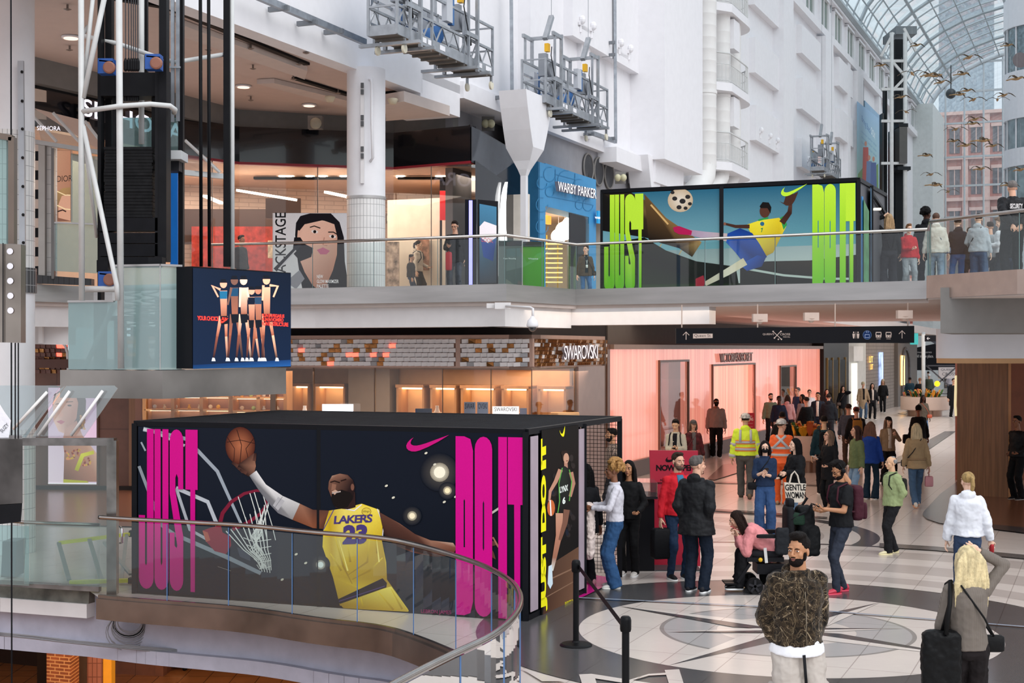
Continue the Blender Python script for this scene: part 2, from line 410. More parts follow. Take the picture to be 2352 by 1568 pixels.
# slab body under the floor edge: steel fascia, beam, soffit
def strip(pts,z0,z1,m,name,out=0.0,closed=False):
    mb=MB(); L=[]
    for i,p in enumerate(pts):
        a=pts[max(i-1,0)]; b=pts[min(i+1,len(pts)-1)]; d=(b-a).normalized(); n=V(d.y,-d.x,0); L.append(p+n*out)
    for a,b in zip(L[:-1],L[1:]): mb.quad(a+UP*z0,b+UP*z0,b+UP*z1,a+UP*z1)
    return mb.build(name,m,smooth=True)
fas=edge+tailn
struct(strip(fas,-.27,.0,STEELB,'trim_1',out=.06))
mb=MB()
def offs(pts,o):
    L=[]
    for i,p in enumerate(pts):
        a=pts[max(i-1,0)]; b=pts[min(i+1,len(pts)-1)]; d=(b-a).normalized(); L.append(p+V(d.y,-d.x,0)*o)
    return L
o6,o0,om=offs(fas,.06),offs(fas,-.12),offs(fas,-.45)
for i in range(len(fas)-1):
    mb.quad(o6[i]-UP*.0,o6[i+1]-UP*.0,o0[i+1]+UP*.0,o0[i])
    mb.quad(o6[i]-UP*.27,o6[i+1]-UP*.27,om[i+1]-UP*.27,om[i]-UP*.27)
struct(mb.build('trim_2',STEELB))
BEAM=M('#a9a8b6',.7,var=.08,bump=.08)
allE=edge_left[::-1]+fas
omA=offs(edge_left[::-1],-.12)+om
mb=MB()
for i in range(len(omA)-1):
    a,b=omA[i],omA[i+1]; d=(b-a).normalized(); n=V(d.y,-d.x,0)*.1
    mb.quad(a-UP*.72,b-UP*.72,b-UP*.02,a-UP*.02); mb.quad(a-UP*.72+n,b-UP*.72+n,b-UP*.72,a-UP*.72); mb.quad(a-UP*.9+n,b-UP*.9+n,b-UP*.72+n,a-UP*.72+n)
    w=V(-n.x,-n.y,0)*8; mb.quad(a-UP*.9+n,b-UP*.9+n,b-UP*.9+w,a-UP*.9+w)
struct(mb.build('trim_3',BEAM))
mb=MB(); 
for a,b in zip(edge_left[::-1][:-1],edge_left[::-1][1:]):
    d=(b-a).normalized(); n=V(d.y,-d.x,0)
    mb.mat(M('#6d6a62',.9,var=.35,bump=.6,bs=8)); mb.hexa([a-UP*.17-n*.3,b-UP*.17-n*.3,b-UP*.17+n*.02,a-UP*.17+n*.02],[a-UP*.02-n*.3,b-UP*.02-n*.3,b-UP*.0+n*.0,a-UP*.0+n*.0])
    mb.mat(WHITE2); mb.hexa([a-UP*.36-n*.3,b-UP*.36-n*.3,b-UP*.36+n*.06,a-UP*.36+n*.06],[a-UP*.17-n*.3,b-UP*.17-n*.3,b-UP*.17+n*.06,a-UP*.17+n*.06])
struct(mb.build('trim_4'))
# soffit under the slab and the lower level
mb=MB(); mb.quad(V(-30,22,-.88),V(20,22,-.88),V(20,60,-.88),V(-30,60,-.88)); mb.quad(V(-1,-4,-.88),V(20,-4,-.88),V(20,22,-.88),V(-1,22,-.88)); struct(mb.build('ceiling',M('#a8a29e',.8)))
LOWF=M('#a9764f',.2,var=.08,kind=grid_kind(.6,.6,'#6b4630',.012,axes='xy'),scale=2)
mb=MB(); mb.quad(V(-34,-2,-4.5),V(24,-2,-4.5),V(24,60,-4.5),V(-34,60,-4.5)); struct(mb.build('floor',LOWF))
def wallseg(p,q,z0,z1,m,name,th=.2):
    p=Vector(p); q=Vector(q); d=(q-p).normalized(); n=V(-d.y,d.x,0)*th; mb=MB()
    mb.hexa([p+UP*z0,q+UP*z0,q+n+UP*z0,p+n+UP*z0],[p+UP*z1,q+UP*z1,q+n+UP*z1,p+n+UP*z1]); return struct(mb.build(name,m))
BRWN=M('#7b5140',.45,var=.08,kind=grid_kind(.9,1.4,'#5c3a2d',.01)); BRICK=M('#9a5a38',.8,var=.25,kind=grid_kind(.22,.075,'#c89a6a',.012,brick=True,mort=.75),bump=.3)
def PX(u,Y): return V((u-CU)/F*Y,Y,0)
wallseg(PX(244,34.5),PX(375,34.2),-4.5,-.9,BRWN,'wall_lower_back'); wallseg(PX(-60,36),PX(244,34.5),-4.5,-.9,M('#33231c',.6),'wall_lower_back')
wallseg(PX(375,34.2),V(-6.5,58,0),-4.5,-.9,BRWN,'wall_lower_side'); wallseg(V(-30,59,0),V(24,59,0),-4.5,-.9,M('#5a3f30',.6),'wall_lower_back')
# ---- upper gallery slab
ev=[(75,655),(210,661),(480,667),(718,664),(1161.6,654.5),(1323.8,666.7),(2132,647)]
E=[G(u,v,Z2) for u,v in ev]; E=[V(p.x,p.y,0) for p in E]
E0=[V(-13,25.2,0)]+E; E2=[PX(2132,24.1),PX(2339,22.2),PX(2800,20)]
pl_=E0+[PX(2134,25.8)]+E2+[V(22,28,0),V(26,40,0),V(9.5,44,0)]+[wO+B*4.2+A*75,wO+A*75-B*4,V(-16,52,0)]
mb=MB(); top=[V(p.x,p.y,Z2) for p in pl_]
mb.mat(M('#b9aca4',.4,kind=grid_kind(.6,.6,'#8b827c',.01,axes='xy'))).quad(*top)
mb.mat(SOFFIT).quad(*[V(p.x,p.y,4.12) for p in pl_][::-1])
for a,b in zip(top,top[1:]+top[:1]): mb.quad(a-UP*.38,b-UP*.38,b,a)
struct(mb.build('floor'))
struct(strip(E0+[],Z2-.31,Z2+.02,STEEL,'trim_5',out=.1)); struct(strip([PX(2134,25.8)]+E2,Z2-.36,Z2+.02,M('#b9a49a',.3,.8,var=.06),'trim_6',out=.03))
bE=E0[:6+1]; ob=offs(bE,-.12); mb=MB()
for a,b in zip(ob[:-1],ob[1:]):
    mb.quad(a+UP*3.72,b+UP*3.72,b+UP*4.2,a+UP*4.2); d=(b-a).normalized(); n=V(-d.y,d.x,0)*.6; mb.quad(a+UP*3.72,b+UP*3.72,b+n+UP*3.72,a+n+UP*3.72)
e3=ob[-1]; e4=e3+(E[-1]-E[-2]).normalized()*3.1
mb.hexa([e3+UP*3.78,e4+UP*3.78,e4+A*.5+UP*3.78,e3+A*.5+UP*3.78],[e3+UP*4.12,e4+UP*4.12,e4+A*.5+UP*4.12,e3+A*.5+UP*4.12])
struct(mb.build('trim_7',WHITE2))
# ribs and dark void wall over the shop fronts (between the shop tops and the slab)
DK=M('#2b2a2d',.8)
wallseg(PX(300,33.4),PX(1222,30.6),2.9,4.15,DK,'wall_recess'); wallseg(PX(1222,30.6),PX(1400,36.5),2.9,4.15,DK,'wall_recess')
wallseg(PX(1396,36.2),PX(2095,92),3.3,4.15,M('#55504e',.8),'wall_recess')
# ---- ceiling over the upper gallery, bulkhead, atrium wall
mb=MB()
cl=[wO+A*-14,wO+A*7.2,wO+A*7.2-B*1.3,wO+A*11.5-B*1.3,wO+A*12-B*3.0,PX(1040,35.3),PX(904,36),PX(550,34.6),PX(422,32.6),PX(230,30),PX(77,28.3),PX(-40,27),V(-18,20,0)]
mb.quad(*[V(p.x,p.y,9.05) for p in cl][::-1]); struct(mb.build('ceiling',M('#cdb9b0',.75,var=.02)))
blk=[PX(-60,27),PX(77,28.3),PX(230,30),PX(422,32.6),PX(550,34.6),PX(904,36),PX(1040,35.3)]
for a,b in zip(blk[:-1],blk[1:]): wallseg(a,b,8.55,9.1,GREYW,'wall_bulkhead',.3)
wallseg(PX(1040,35.3),PX(1040,35.3)+A*2.2,4.5,9.6,M('#8d8c90',.7,var=.05),'wall_gallery',.2); wallseg(PX(1040,35.3)+A*2.2,PX(1040,35.3)+A*14,7.25,9.6,M('#8d8c90',.7,var=.05),'wall_gallery',.2)
mb=MB()
def wb(t0,t1,z0,z1,o0,o1,m=None):
    if m: mb.mat(m)
    mb.abox(wO,o0,o1,t0,t1,z0,z1)
mb.mat(WHITE)
wb(-14,7.3,8.98,24,-.4,0); wb(7.3,24,9.3,22.4,-.4,0); wb(24,100,9.3,22.4,-1.3,0);
wb(7.2,9.3,8.75,9.5,-1.4,.0); wb(9.3,24.5,9.2,9.6,-1.5,.1)
for u0,u1,o in ((1190,1213,.35),(1325,1345,.15)): wb(wt(u0),wt(u1),9.4,24,0,o)
wb(wt(1447),wt(1540),9.3,24,0,1.15)                      # big pier
wb(wt(1450),wt(1518),8.6,9.35,-.3,.8); wb(wt(1380),wt(1450),8.9,9.35,-.3,.5)
for t in (62,74,86,96): wb(t,t+.9,9.3,19.8,0,.3)
wb(30,100,19.75,20.15,0,.35); wb(30,100,22.1,22.45,0,.3)  # cornice lines
def panel(u0,v0,u1,h=1.4,o=.28,keep=0):                   # raised panel, lower edge through (u0,v0)
    t0,t1=wt(u0),wt(u1); Y=wO.y+A.y*t0; z=H-(v0-HV)/F*Y; wb(t0,t1,z,z+h,0,o)
for a in ((1294,83,1458,3.2),(1718,11,1775,1.4),(1720,167,1776,1.5),(1722,322,1777,1.5),(1829,122,1873,1.4),(1829,250,1874,1.5),(1829,383,1874,1.4),(1916,197,1948,1.6),(1917,315,1966,1.6),(1306,62,1340,.12),(1388,118,1423,.12)):
    panel(a[0],a[1],a[2],a[3])
for uc in (1775,1875,1950): wb(wt(uc),wt(uc)+2.2,9.3,19.6,0,.5)
mb.abox(wO,-1.3,-1,24,100,0,9.4)
struct(mb.build('wall_left'))
# haunched columns that carry the wall
def haunch(name,u,Y,ztop,zs):
    mb=MB().mat(WHITE); c=PX(u,Y)
    prof=[(1.0,ztop),(.85,zs+1.5),(.62,zs+1.0),(.4,zs+.6),(.22,zs+.3),(.12,zs+.1),(.07,zs-.05),(.07,4.5)]
    rings=[[c+A*x*1.0+B*y*min(.35,r)+UP*z for x,y in ((r,1),(r,-1),(-r*.75 if r>.2 else -r,-1),(-r*.75 if r>.2 else -r,1))] for r,z in prof]
    mb.loft(rings[::-1]); return struct(mb.build(name))
haunch('trim_8',1204,34.6,9.4,7.5); haunch('trim_8',1480,46,9.4,7.6)
# clerestory windows
mb=MB()
for k in range(16):
    t=34+k*4.1
    mb.mat(M('#5d7468',.1)).abox(wO,.02,.06,t,t+2.1,20.5,21.9)
    mb.mat(WHITE).abox(wO,.0,.16,t-.12,t,20.4,22); mb.abox(wO,.0,.16,t+2.1,t+2.22,20.4,22); mb.abox(wO,.0,.12,t+1,t+1.1,20.4,22); mb.abox(wO,0,.2,t-.12,t+2.2,21.9,22.05)
struct(mb.build('window_1'))
# ---- glass vault
HW=10.6; RISE=5.6; ZS=22.45; T0=20; T1=103
def arch(t,n=20,dz=0): return [wO+A*t+B*(HW-HW*math.cos(PI*k/n))+UP*(ZS+dz+RISE*math.sin(PI*k/n)) for k in range(n+1)]
mb=MB(); mb.mat(glass('vault_glass','#e9f2f5',.10,.10))
rr=[arch(t) for t in (T0,T1)]
for k in range(20): mb.quad(rr[0][k],rr[1][k],rr[1][k+1],rr[0][k+1])
RIB=M('#adb6ba',.5)
mb.mat(RIB)
for k in range(36):
    t=T0+k*(T1-T0)/35; big=(k%4==0)
    mb.tube(arch(t,dz=-.12 if big else -.05),.13 if big else .055,5)
    if big: mb.tube(arch(t,dz=-.75),.05,4)
for k in range(1,20,1):
    a=arch(T0)[k]-UP*.05; b=arch(T1)[k]-UP*.05; mb.tube([a,b],.05 if k%4 else .11,5)
for k in (0,):
    mb.tube([arch(T0)[0]+B*.3,arch(T1)[0]+B*.3],.22,6)
struct(mb.build('ceiling'))
# ---- glazed end wall
mb=MB(); eo=wO+A*T1
mb.mat(glass('end_glass','#e3edf2',.10,.14))
ar=arch(T1,24); mb.quad(*([ar[0]-UP*20]+ar+[ar[-1]-UP*20]))
mb.mat(M('#c3c8cc',.5))
for k in range(15):
    x=HW*2*k/14; zt=ZS+RISE*math.sin(math.acos(max(-1,min(1,1-x/HW)))); mb.bar(eo+B*x+UP*2,eo+B*x+UP*zt,.1,.2)
for z in (6.5,9.2,12,14.2,16.8,19.2,22,24.6,27):
    mb.bar(eo+UP*z+B*(0 if z<23 else 3.5),eo+B*(HW*2 if z<23 else HW*2-3.5)+UP*z,.16,.16)
mb.tube(arch(T1,24),.22,6)
struct(mb.build('window_2'))
struct(wallseg(wO+A*T1-B*3,wO+A*T1+B*18,0,4.2,M('#5b5450',.7),'wall_back'))
wallseg(wO+A*100,wO+A*103,4,22.4,WHITE,'wall_left')
# right side of the hall, outside the frame: closes the room and holds the vault
mb=MB().mat(WHITE)
mb.abox(wO,HW*2,HW*2+.5,34,T1+1,9,22.6)
struct(mb.build('wall_right'))
# far left: closing wall behind the upper left shops
# ================================================================ SHOPS
def area(loc,rot,sx,sy,power,col,name='shop_lamp'):
    l=bpy.data.lights.new(name,'AREA'); l.shape='RECTANGLE'; l.size=sx; l.size_y=sy; l.energy=power; l.color=col
    o=bpy.data.objects.new(name,l); COL.objects.link(o); o.location=loc; o.rotation_euler=rot; o['kind']='structure'; return o
WARM=(1,.72,.5); WARM2=(1,.82,.66)
COPPER=M('#a9744f',.25,.9,var=.25,scale=5)
# ---- jewellery shop (corner shop below the gallery)
c0=V(.4,29.2,0); SwF=Pl(c0,-A); SwS=Pl(c0,B)
mb=MB()
def sec(o,d,n,a0,a1,z0,z1,dep,m):   # box along d from a0 to a1, depth dep back from the face
    mb.mat(m); mb.hexa([o+d*a0+UP*z0,o+d*a1+UP*z0,o+d*a1-n*dep+UP*z0,o+d*a0-n*dep+UP*z0],[o+d*a0+UP*z1,o+d*a1+UP*z1,o+d*a1-n*dep+UP*z1,o+d*a0-n*dep+UP*z1])
FR=M('#a98a7c',.4,.3,var=.05)
sec(c0,-B,-A,0,10.4,3.5,3.58,.5,FR); sec(c0,A,B,0,4.6,3.5,3.58,.5,FR)
sec(c0,-B,-A,0,10.4,2.86,2.93,.5,FR); sec(c0,A,B,0,4.6,2.86,2.93,.5,FR)
sec(c0,-B,-A,1.55,1.7,2.93,3.5,.1,FR); sec(c0,-B,-A,-.02,.05,2.93,3.5,.1,FR)
struct(mb.build('trim_9'))
TW=M('#d6d4d6',.35,var=.04); TC=M('#b07a4a',.2,.85,var=.3,scale=9); TG=M('#b9bcc2',.3,.2,bump=1,bs=220); TR=M('#ff5a48',.4,em=2.2); TP=M('#ff9a94',.4,em=.7)
def tiles(o,d,n,a0,a1,z0,z1,nx,nz,pick,name,tilt=.035,label=None):
    mb=MB(); r=random.Random(3); w=(a1-a0)/nx; h=(z1-z0)/nz
    for j in range(nz):
        for i in range(nx):
            m=pick(i/nx,j,r); mb.mat(m)
            x=a0+(i+(.0 if j%2 else .25))*w; z=z0+j*h; k=r.choice((.3,1)) * tilt
            p=[o+d*x+UP*(z+h*.06),o+d*(x+w*.94)+UP*z,o+d*(x+w*.94)+UP*(z+h*.88),o+d*x+UP*(z+h*.94)]
            q=[p[0]+n*.01,p[1]+n*(.01+k),p[2]+n*(.02+k),p[3]+n*(.03)]
            mb.hexa(p,q)
    mb.mat(M('#6b4a3a',.6)).quad(o+d*a0+UP*z0,o+d*(a1+w*.3)+UP*z0,o+d*(a1+w*.3)+UP*z1,o+d*a0+UP*z1)
    return mb.build(name)
def pk(f,j,r):   # f: 0 at the corner, 1 at far left
    if f>.47: return r.choice((TC,TC,TC,TW,TG))
    if f>.16:
        x=r.random(); return TR if x<.07 else TP if x<.07 else TC if x<.24 else TG if x<.33 else TW
    x=r.random(); return TC if x<.02 else TW
def pk2(f,j,r): x=r.random(); return TC if x<.2 else TG if x<.28 else TW
def pk3(f,j,r): x=r.random(); return TC if x<.8 else TG if x<.88 else TW
struct(tiles(c0-B*.05,-B,-A,0,1.5,2.93,3.5,10,6,pk2,'wall_tile_frieze'))
struct(tiles(c0-B*1.7,-B,-A,0,8.4,2.93,3.5,56,6,pk,'wall_tile_frieze'))
struct(tiles(c0,A,B,.1,4.6,2.93,3.5,34,7,pk3,'wall_tile_frieze'))
t=text3d('shop_lettering','SWAROVSKI',SwS,(1278,794),(1356,791),(1278,826),.06,M('#f4eef6',.4,em=.6),bold=-.005,off=.12,space=.82)
tag(t,'white raised serif shop name letters on the copper tile corner frieze','shop sign')
# interior of the jewellery shop
WD=M('#b98a5f',.45,var=.12,stretch=(1,1,.2)); WDL=M('#d9a978',.5,var=.1); IN=M('#b89f86',.6)
mb=MB()
bk=c0-B*9.6+A*3.0
mb.mat(M('#c9a27c',.6)).abox(c0,-9.7,0,3.0,3.2,0,2.9)
mb.mat(M('#a8937e',.6)).abox(c0,-9.7,0,.0,3.2,2.86,2.9)
mb.mat(M('#8c8176',.4)).abox(c0,on(c0+A*2.45,800,B),on(c0+A*2.45,895,B),2.45,2.9,0,2.9)
mb.mat(M('#7d5342',.5)).abox(c0,-9.8,-9.6,0,3.2,0,2.9)
mb.mat(M('#85756f',.5)).abox(c0,-.25,-.2,2.9,4.6,0,2.9)
struct(mb.build('wall_jewellery_shop'))
glow=M('#ffdca8',.5,em=5); 
def niche(x0,x1,lab):
    t=thing('display_niche',lab,'display niche',c0+B*(x0+x1)/2+A*2.9,group='lit wall niches in the jewellery shop')
    m=MB(); m.mat(WD)
    m.abox(c0,x0,x0+.05,2.5,3,0,2.45); m.abox(c0,x1-.05,x1,2.5,3,0,2.45); m.abox(c0,x0,x1,2.45,3,2.4,2.47)
    m.build('frame',None,t); MB().abox(c0,x0+.02,x1-.02,2.7,2.9,2.36,2.395).build('light_strip',glow,t)
    MB().abox(c0,x0,x1,2.5,3,1.35,1.4).build('shelf',WDL,t)
nl=['lit niche behind the left shop window post','wide lit niche left of the grey pillar','first lit niche right of the grey pillar','second lit niche right of the grey pillar','plain panel niche beside the poster cards','lit niche behind the small framed sign','rightmost lit niche by the glass door']
nb_=c0+A*2.45
nx=[(on(nb_,a,B),on(nb_,b,B),l) for (a,b),l in zip(((664,708),(718,790),(908,972),(986,1046),(1056,1136),(1150,1212),(1234,1298)),nl)]
for a,b,l in nx: niche(a,b,'wooden wall '+l)
area(c0-B*3.4+A*1.2+UP*2.8,(0,0,.0),8,1.6,110,WARM)
# shelving seen between the steel box and the event box
def shelf_unit(u0,u1,Y,lab):
    a,b=PX(u0,Y),PX(u1,Y-.2); d=(b-a); L=d.length; d.normalize(); n=V(-d.y,d.x,0)
    t=thing('display_cabinet',lab,'cabinet',a,group='glowing display cabinets left of the shop window')
    m=MB().mat(WD); nb=max(2,int(L/.9)+1)
    m.hexa([a,b,b+n*.04,a+n*.04],[a+UP*2.8,b+UP*2.8,b+n*.04+UP*2.8,a+n*.04+UP*2.8]); m.build('back_panel',M('#a37f74',.5),t)
    m=MB()
    for i in range(nb+1):
        p=a+d*L*i/nb; m.bar(p-n*.2,p-n*.2+UP*2.8,.08,.4,up=n)
    m.build('upright',WD,t)
    for z in (1.9,2.2,2.55):
        m=MB(); m.bar(a-n*.2+UP*z,b-n*.2+UP*z,.4,.04); m.build('shelf',WDL,t)
        MB().bar(a-n*.1+UP*(z-.03),b-n*.1+UP*(z-.03),.03,.015).build('light_strip',glow,t)
    k=0
    for z in (1.9,2.2):
        x=.2
        while x<L-.2:
            o=MB(); p=a+d*x-n*.25+UP*(z+.02); c=R.choice(('#f2e2c8','#e8b23a','#dcdcdc','#b7d28a','#f4f0ea'))
            if R.random()<.5: o.lathe(p,[(.03,0),(.045,.03),(.02,.07),(.03,.1)],8)
            else: o.ell(p+UP*.05,(.05,.03,.05),8,6)
            q=o.build('jewellery_ornament',M(c,.25,var=.1)); tag(q,'tiny bright ornament standing on a lit display shelf','ornament','ornaments on the lit display shelves'); x+=R.uniform(.16,.34)
shelf_unit(345,540,33.2,'wooden cabinet of small ornaments under the steel box, left part')
shelf_unit(545,668,32.4,'wooden cabinet of hanging jewellery under the steel box, right part')
area(PX(480,32)+UP*2.7,(0,0,0),3,.6,35,WARM)
# glass front
mb=MB().mat(GLASSC)
mb.quad(c0-B*9.5,c0,c0+UP*2.88,c0-B*9.5+UP*2.88); mb.quad(c0,c0+A*2.6,c0+A*2.6+UP*2.88,c0+UP*2.88)
mb.mat(M('#6d5a50',.3,.6))
for x in (0,-.9,-2.0,-3.6,-5.1): mb.bar(c0-B*-x+UP*0,c0-B*-x+UP*2.88,.02,.05)
mb.bar(c0-B*6.1,c0-B*6.1+UP*2.88,.12,.2); mb.bar(c0+A*2.6,c0+A*2.6+UP*2.88,.05); mb.bar(c0+A*4.5,c0+A*4.5+UP*3.5,.1,.1)
struct(mb.build('window_3'))
mb=MB().mat(M('#93807c',.3)); mb.abox(c0,-.0,.05,2.65,4.45,0,2.9); struct(mb.build('door_1'))
# counters & cards in the windows
def card(name,lab,cat,pts,Y,col,txt=None,em=0,tcol='#333344'):
    pl=Pl((0,Y,0),(0,-1,0)); m=MB(); q=[pl(*p) for p in pts]; m.prism(q,V(0,.03,0)); t=m.build(name,M(col,.4,em=em)); tag(t,lab,cat)
    if txt:
        pr=Print(pl); x0,y0=pts[0]; x1,y1=pts[2]; pr.text(txt,(x0+(x1-x0)*.08,y0+(y1-y0)*.08),(x1-(x1-x0)*.08,y0+(y1-y0)*.08),(x0+(x1-x0)*.08,y0+(y1-y0)*.42),tcol)
        pr.build('lettering',t)
    return t
card('light_box','plain white glowing light box on the shop window counter','light box',[(740,928),(811,928),(811,960),(740,960)],30.6,'#eef6ff',em=1.4)
card('shop_sign','small white sign card with the shop name in the right window bay','sign',[(1131,933),(1192,933),(1192,960),(1131,960)],30.0,'#f6f6f6','SWAROVSKI',em=.8)
card('poster_card','blue poster card leaning left of the white sign card','poster',[(1066,923),(1092,923),(1092,960),(1066,960)],30.6,'#93a6c4','SWAR',tcol='#2b3145')
card('poster_card','blue poster card between the leaning card and the wooden frame','poster',[(1096,923),(1121,923),(1121,960),(1096,960)],30.7,'#8ea2c2','OVSKI',tcol='#2b3145')
card('small_screen','dark blue screen on a pale stand in the middle window bay','screen',[(954,938),(992,938),(992,960),(954,960)],30.2,'#2c3a5c')
card('poster_card','small grey blue card right of the white sign card','poster',[(1194,937),(1210,937),(1210,960),(1194,960)],30.4,'#7d88a8')
for u,l in ((690,'far left'),(975,'middle'),(1170,'right hand'),(1290,'corner')):
    a=PX(u-22,30.8); m=MB()
    for dx,w in ((0,.04),(.55,.04)): m.box(a+V(dx,0,.95),(w,.4,1.9))
    m.box(a+V(.275,0,1.9),(.6,.42,.05)); o=m.build('display_stand',WDL); tag(o,f'open wooden display stand in the {l} part of the jewellery window','display stand')
for u,v,l in ((1004,940,'on the left of the middle bay'),(1112,940,'near the leaning cards'),(760,938,'beside the plain light box'),(700,940,'at the far left post')):
    p=P(u,v,30.9); m=MB(); m.lathe(p-UP*.12,[(.09,0),(.1,.02),(.05,.1),(.035,.17),(.04,.2)],12); o=m.build('necklace_bust',M('#e8dfd6',.5),smooth=True); tag(o,f'pale necklace bust {l} of the jewellery window','bust')
# left brown wall with lit portrait poster
wallseg(PX(60,34.2),PX(322,33.8),0,2.9,BRWN,'wall_brown'); wallseg(PX(-60,34.4),PX(60,34.2),0,2.9,BRWN,'wall_brown')
WDS=M('#9a6a48',.5,var=.1,stretch=(6,6,.3))
wallseg(PX(296,33.5),PX(352,33.3),0,2.9,WDS,'wall_wood_panel',.1)
mb=MB(); a=PX(60,33.6); b=PX(150,33.5)
struct(tiles(PX(78,33.4),(PX(150,33.4)-PX(78,33.4)).normalized(),V(0,-1,0),0,.75,2.72,3.4,6,7,lambda f,j,r:(TR if r.random()<.07 else TC if r.random()<.3 else M('#6b4034',.4)),'wall_tile_frieze'))
mb=MB(); mb.bar(PX(-60,34)+UP*2.95,PX(640,32.2)+UP*2.95,.5,.2); struct(mb.build('trim_10',M('#5d3a30',.6)))
mb=MB(); mb.tube([PX(78,33.2)+UP*3.46,PX(138,33.2)+UP*3.46,PX(150,33.2)+UP*3.36,PX(155,33.2)+UP*3.2,PX(157,33.2)+UP*2.7],.035,6); struct(mb.build('trim_11',WHITE))
mb=MB(); mb.bar(PX(60,33.4)+UP*.06,PX(340,33.2)+UP*.06,.06,.12); struct(mb.build('baseboard_left',M('#2c2422',.5)))
# ---- pink back-lit shop front along the mall
v0=V(2.92,36.5,0); VS=Pl(v0,B)
def pinkk(n,l,mp,out,c,b):
    sp_=n.new('ShaderNodeTexNoise'); sp_.inputs['Scale'].default_value=1; sp_.inputs['Detail'].default_value=3
    m=n.new('ShaderNodeMapping'); m.inputs['Scale'].default_value=(5,5,.05); l.new(mp.outputs[0],m.inputs[0]); l.new(m.outputs[0],sp_.inputs[0])
    r=n.new('ShaderNodeValToRGB'); r.color_ramp.elements[0].position=.3; r.color_ramp.elements[0].color=lin('#e68a78')+(1,); r.color_ramp.elements[1].position=.72; r.color_ramp.elements[1].color=lin('#f9ad94')+(1,)
    e=r.color_ramp.elements.new(.5); e.color=lin('#f29a86')+(1,)
    l.new(sp_.outputs[0],r.inputs[0]); return r.outputs[0]
PINK=M('#f2a795',.12,em=.5,kind=pinkk,coat=.3); PINK2=M('#ffb294',.4,em=.85,kind=pinkk)
PLN=M('#6a5a54',.4); PFR=M('#7d6156',.35,.3)
def vt(u): return on(v0,u)
mb=MB()
tE=vt(1883); t0=vt(1397)
mb.mat(PINK).abox(v0,-.2,0,t0,vt(1513),.42,3.28)
mb.abox(v0,-.2,0,vt(1513),vt(1578),2.92,3.28); mb.abox(v0,-.2,0,vt(1578),vt(1635),.42,3.28)
mb.abox(v0,-.2,0,vt(1635),vt(1731),2.75,3.28); mb.abox(v0,-.2,0,vt(1731),vt(1791),.42,3.28)
mb.abox(v0,-.2,0,vt(1791),vt(1826),2.6,3.28); mb.abox(v0,-.2,0,vt(1791),vt(1826),.42,.6); mb.abox(v0,-.2,0,vt(1826),tE,.42,3.28)
mb.mat(PLN).abox(v0,-.2,.12,t0,tE,0,.42); mb.mat(M('#8b7468',.4)).abox(v0,-.2,.15,t0,tE,3.28,3.4)
struct(mb.build('wall_pink_shop'))
mb=MB().mat(PFR)
for a,b,zt,zb in ((1513,1578,2.92,.42),(1635,1731,2.75,0.42),(1791,1826,2.6,.6)):
    ta,tb=vt(a),vt(b); mb.abox(v0,-.05,.06,ta-.06,ta,zb,zt+.06); mb.abox(v0,-.05,.06,tb,tb+.06,zb,zt+.06); mb.abox(v0,-.05,.06,ta,tb,zt,zt+.06)
mb.abox(v0,-.05,.05,t0-.2,t0,0,3.4)
for u in (1437,): pass
struct(mb.build('trim_12'))
mb=MB(); mb.mat(PINK2).abox(v0,-.3,-.22,vt(1635)-.2,vt(1731)+.2,.3,2.8); struct(mb.build('wall_pink_shop'))
mb=MB(); mb.mat(PLN).abox(v0,-1.5,0,vt(1635),vt(1731),0,.3); struct(mb.build('floor'))
for a,b,z1,l in ((1513,1578,2.92,'left'),(1791,1826,2.6,'right')):
    t=thing('window_display',f'tall {l} display window in the pink shop front with an amber figure picture','display window',v0+A*vt(a))
    MB().abox(v0,-.9,-.85,vt(a)-.4,vt(b)+1,.42,z1).build('back_panel',M('#6e6664',.15),t)
    w=vt(b)-vt(a)
    MB().abox(v0,-.5,-.46,vt(a)-.3,vt(a)+w*.5,.9,z1-.5).build('picture',M('#e08a4a',.3,em=.5,var=.6,scale=2,stretch=(1,1,.4)),t)
    m=MB()
    for k in range(3): m.ell(v0+A*(vt(a)+w*(.08+.15*k))-B*.4+UP*1.5,(.14,.14,.75),8,8); m.ell(v0+A*(vt(a)+w*(.08+.15*k))-B*.4+UP*2.3,(.09,.09,.12),8,6)
    m.build('figure_group',M('#b5542c',.5,em=.15,var=.4,scale=6),t)
    MB().quad(v0+A*vt(a)+UP*.42,v0+A*vt(b)+UP*.42,v0+A*vt(b)+UP*z1,v0+A*vt(a)+UP*z1).build('pane',GLASSC,t)
t=text3d('shop_lettering',"VICTORIA'S SECRET",VS,(1648,811),(1723,808),(1648,832),.05,M('#9b6a55',.25,.85),off=.05,space=.8,bold=.004); tag(t,'bronze raised shop name letters above the pink doorway','shop sign')
# row of shops beyond
def shopbox(u0,u1,m,z1=3.45,out=0,name='wall_far_shop',z0=0):
    mb=MB().mat(m); mb.abox(v0,-.4,out,vt(u0),vt(u1),z0,z1); return struct(mb.build(name))
shopbox(1884,1942,M('#26211f',.3),3.6,.15); shopbox(1943,1984,M('#cfd0cb',.5),3.6,.1)
shopbox(1984,2050,M('#8d8177',.6,var=.1,kind=grid_kind(1,.18,'#6e635b',.02)),3.6,.1); shopbox(2050,2095,M('#6d655f',.6),3.6,.3)
mb=MB()
for u in (1890,1902,1917,1932): mb.mat(M('#b99a62',.3,.7)).abox(v0,.15,.22,vt(u),vt(u)+.08,.2,2.9)
mb.mat(M('#0d0b0b',.2)).abox(v0,.15,.2,vt(1893),vt(1915),0,2.8); mb.abox(v0,.15,.2,vt(1918),vt(1932),0,2.8)
mb.mat(M('#f5efe0',.5,em=.6)).abox(v0,.1,.15,vt(1950),vt(1962),.1,2.6)
